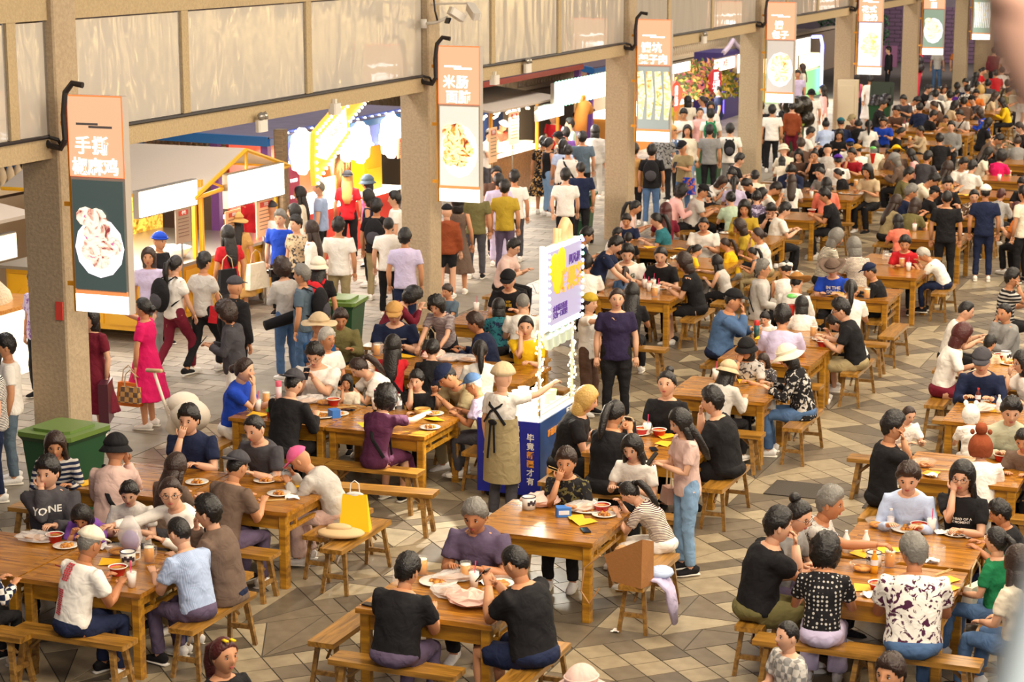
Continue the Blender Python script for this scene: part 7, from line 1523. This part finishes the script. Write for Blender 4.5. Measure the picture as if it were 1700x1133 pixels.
# camera of the photographer
d = at(469, 446); J = SETS[d['key']]['J']; t = thing('photo_camera', 'black camera held up by the curly-haired photographer', 'camera', world_pt(d, (0, .3, 1.5)), d['th']); m = MB(); m.box((0, 0, 0), (.15, .08, .11), bev=.01); part('camera_body', m, PHB, t); m = MB(); m.tube([(0, .03, 0), (0, .15, 0)], .04, 14); part('lens', m, mat('lens_black', '17161a'), t, smooth=True)
# apron of the cart vendor
d = at(835, 628); J = SETS[d['key']]['J']; m = MB(); m.tube([J['M'] + (0, 0, .0), J['H'] + (0, 0, -.05), J['H'] + (0, 0, -.45)], [(.18, .15), (.2, .17), (.22, .17)], 20, 0, cap=False, side=(1, 0, 0)); m.f = [f for i, f in enumerate(m.f) if not (i % 20 in (14, 15))]; m.mi = m.mi[:len(m.f)]; part('apron', m, fabric('khaki'), d['obj'], smooth=True)
m = MB(); N = J['N']
for s in (-1, 1): m.tube([N + (s * .1, -.03, -.02), N + (s * .07, -.125, -.12), J['M'] + (-s * .04, -.15, .08), J['M'] + (-s * .14, -.13, -.05)], (.016, .006), 6)
m.ell(J['M'] + (0, -.165, -.03), (.06, .02, .03), 8, 6); m.tube([J['M'] + (.02, -.17, -.03), J['M'] + (.05, -.2, -.35)], (.014, .005), 6); m.tube([J['M'] + (-.02, -.17, -.03), J['M'] + (-.04, -.2, -.42)], (.014, .005), 6); part('apron_straps', m, fabric('black'), d['obj'])
# vest over pink hoodie, dark vest wearer sleeves
t = thing('ball_toy', 'clear ball toy with green top on a red cone held up in the right middle', 'toy', world_pt(at(1331, 507), (-.16, .3, 1.18))); m = MB(); m.lathe([(.012, -.22), (.03, -.2), (.055, -.05), (.07, .0)], seg=14); part('red_cone', m, mat('toy_red', 'd82a1c', .3), t, smooth=True); m = MB(); m.ell((0, 0, .07), (.1, .1, .09), 16, 10); part('clear_ball', m, GLS, t, smooth=True); m = MB(); m.ell((0, 0, .12), (.075, .075, .035), 14, 8); part('green_top', m, mat('toy_green', '4ac82a', .3), t, smooth=True)
t2 = copy_tree(t, G(1449, 255, 1.45), label='clear ball toy with blue top on a red cone in the far middle'); [setattr(c, 'data', c.data) for c in t2.children]
t = thing('chopsticks', 'pair of chopsticks at the mouth of the black and olive blouse', 'chopsticks', G(930, 781, 1.1)); m = MB(); m.tube([(-.12, 0, .03), (.1, -.03, -.02)], .004, 5); m.tube([(-.12, 0, .0), (.1, -.03, -.035)], .004, 5); part('sticks', m, BAMB, t)
# ------------------------------------------------------------------ near spectator at the railing, far out of focus
t = thing('person', 'blurred pale mint sleeve and raised pink hand of someone close at the right edge', 'person')
rd = lambda x, y, D: ray(x, y) * D + np.array([0, 0, CAMH])
m = MB(); a = rd(1760, 1250, 1.5); b_ = rd(1790, 900, 1.5); m.tube([rd(1790, 1400, 1.5), rd(1780, 1170, 1.5), rd(1810, 900, 1.52), rd(1880, 500, 1.55)], [.075, .06, .04, .035], 14); part('sleeve', m, mat('mint_cloth', 'dbe6dd', .9), t, smooth=True)
m = MB(); m.tube([rd(1860, 520, 1.55), rd(1800, 250, 1.55), rd(1750, 60, 1.5), rd(1720, -80, 1.48)], [(.03, .03), (.03, .026), (.045, .03), (.04, .02)], 12)
for q in range(4): m.tube([rd(1700 + q * 22, -40, 1.48), rd(1690 + q * 22, -120, 1.47), rd(1700 + q * 20, -180, 1.47)], [.011, .01, .007], 8)
m.tube([rd(1780, 60, 1.5), rd(1660, -30, 1.47), rd(1640, -90, 1.46)], [.018, .014, .01], 8); part('body', m, SKIN_P, t, smooth=True)
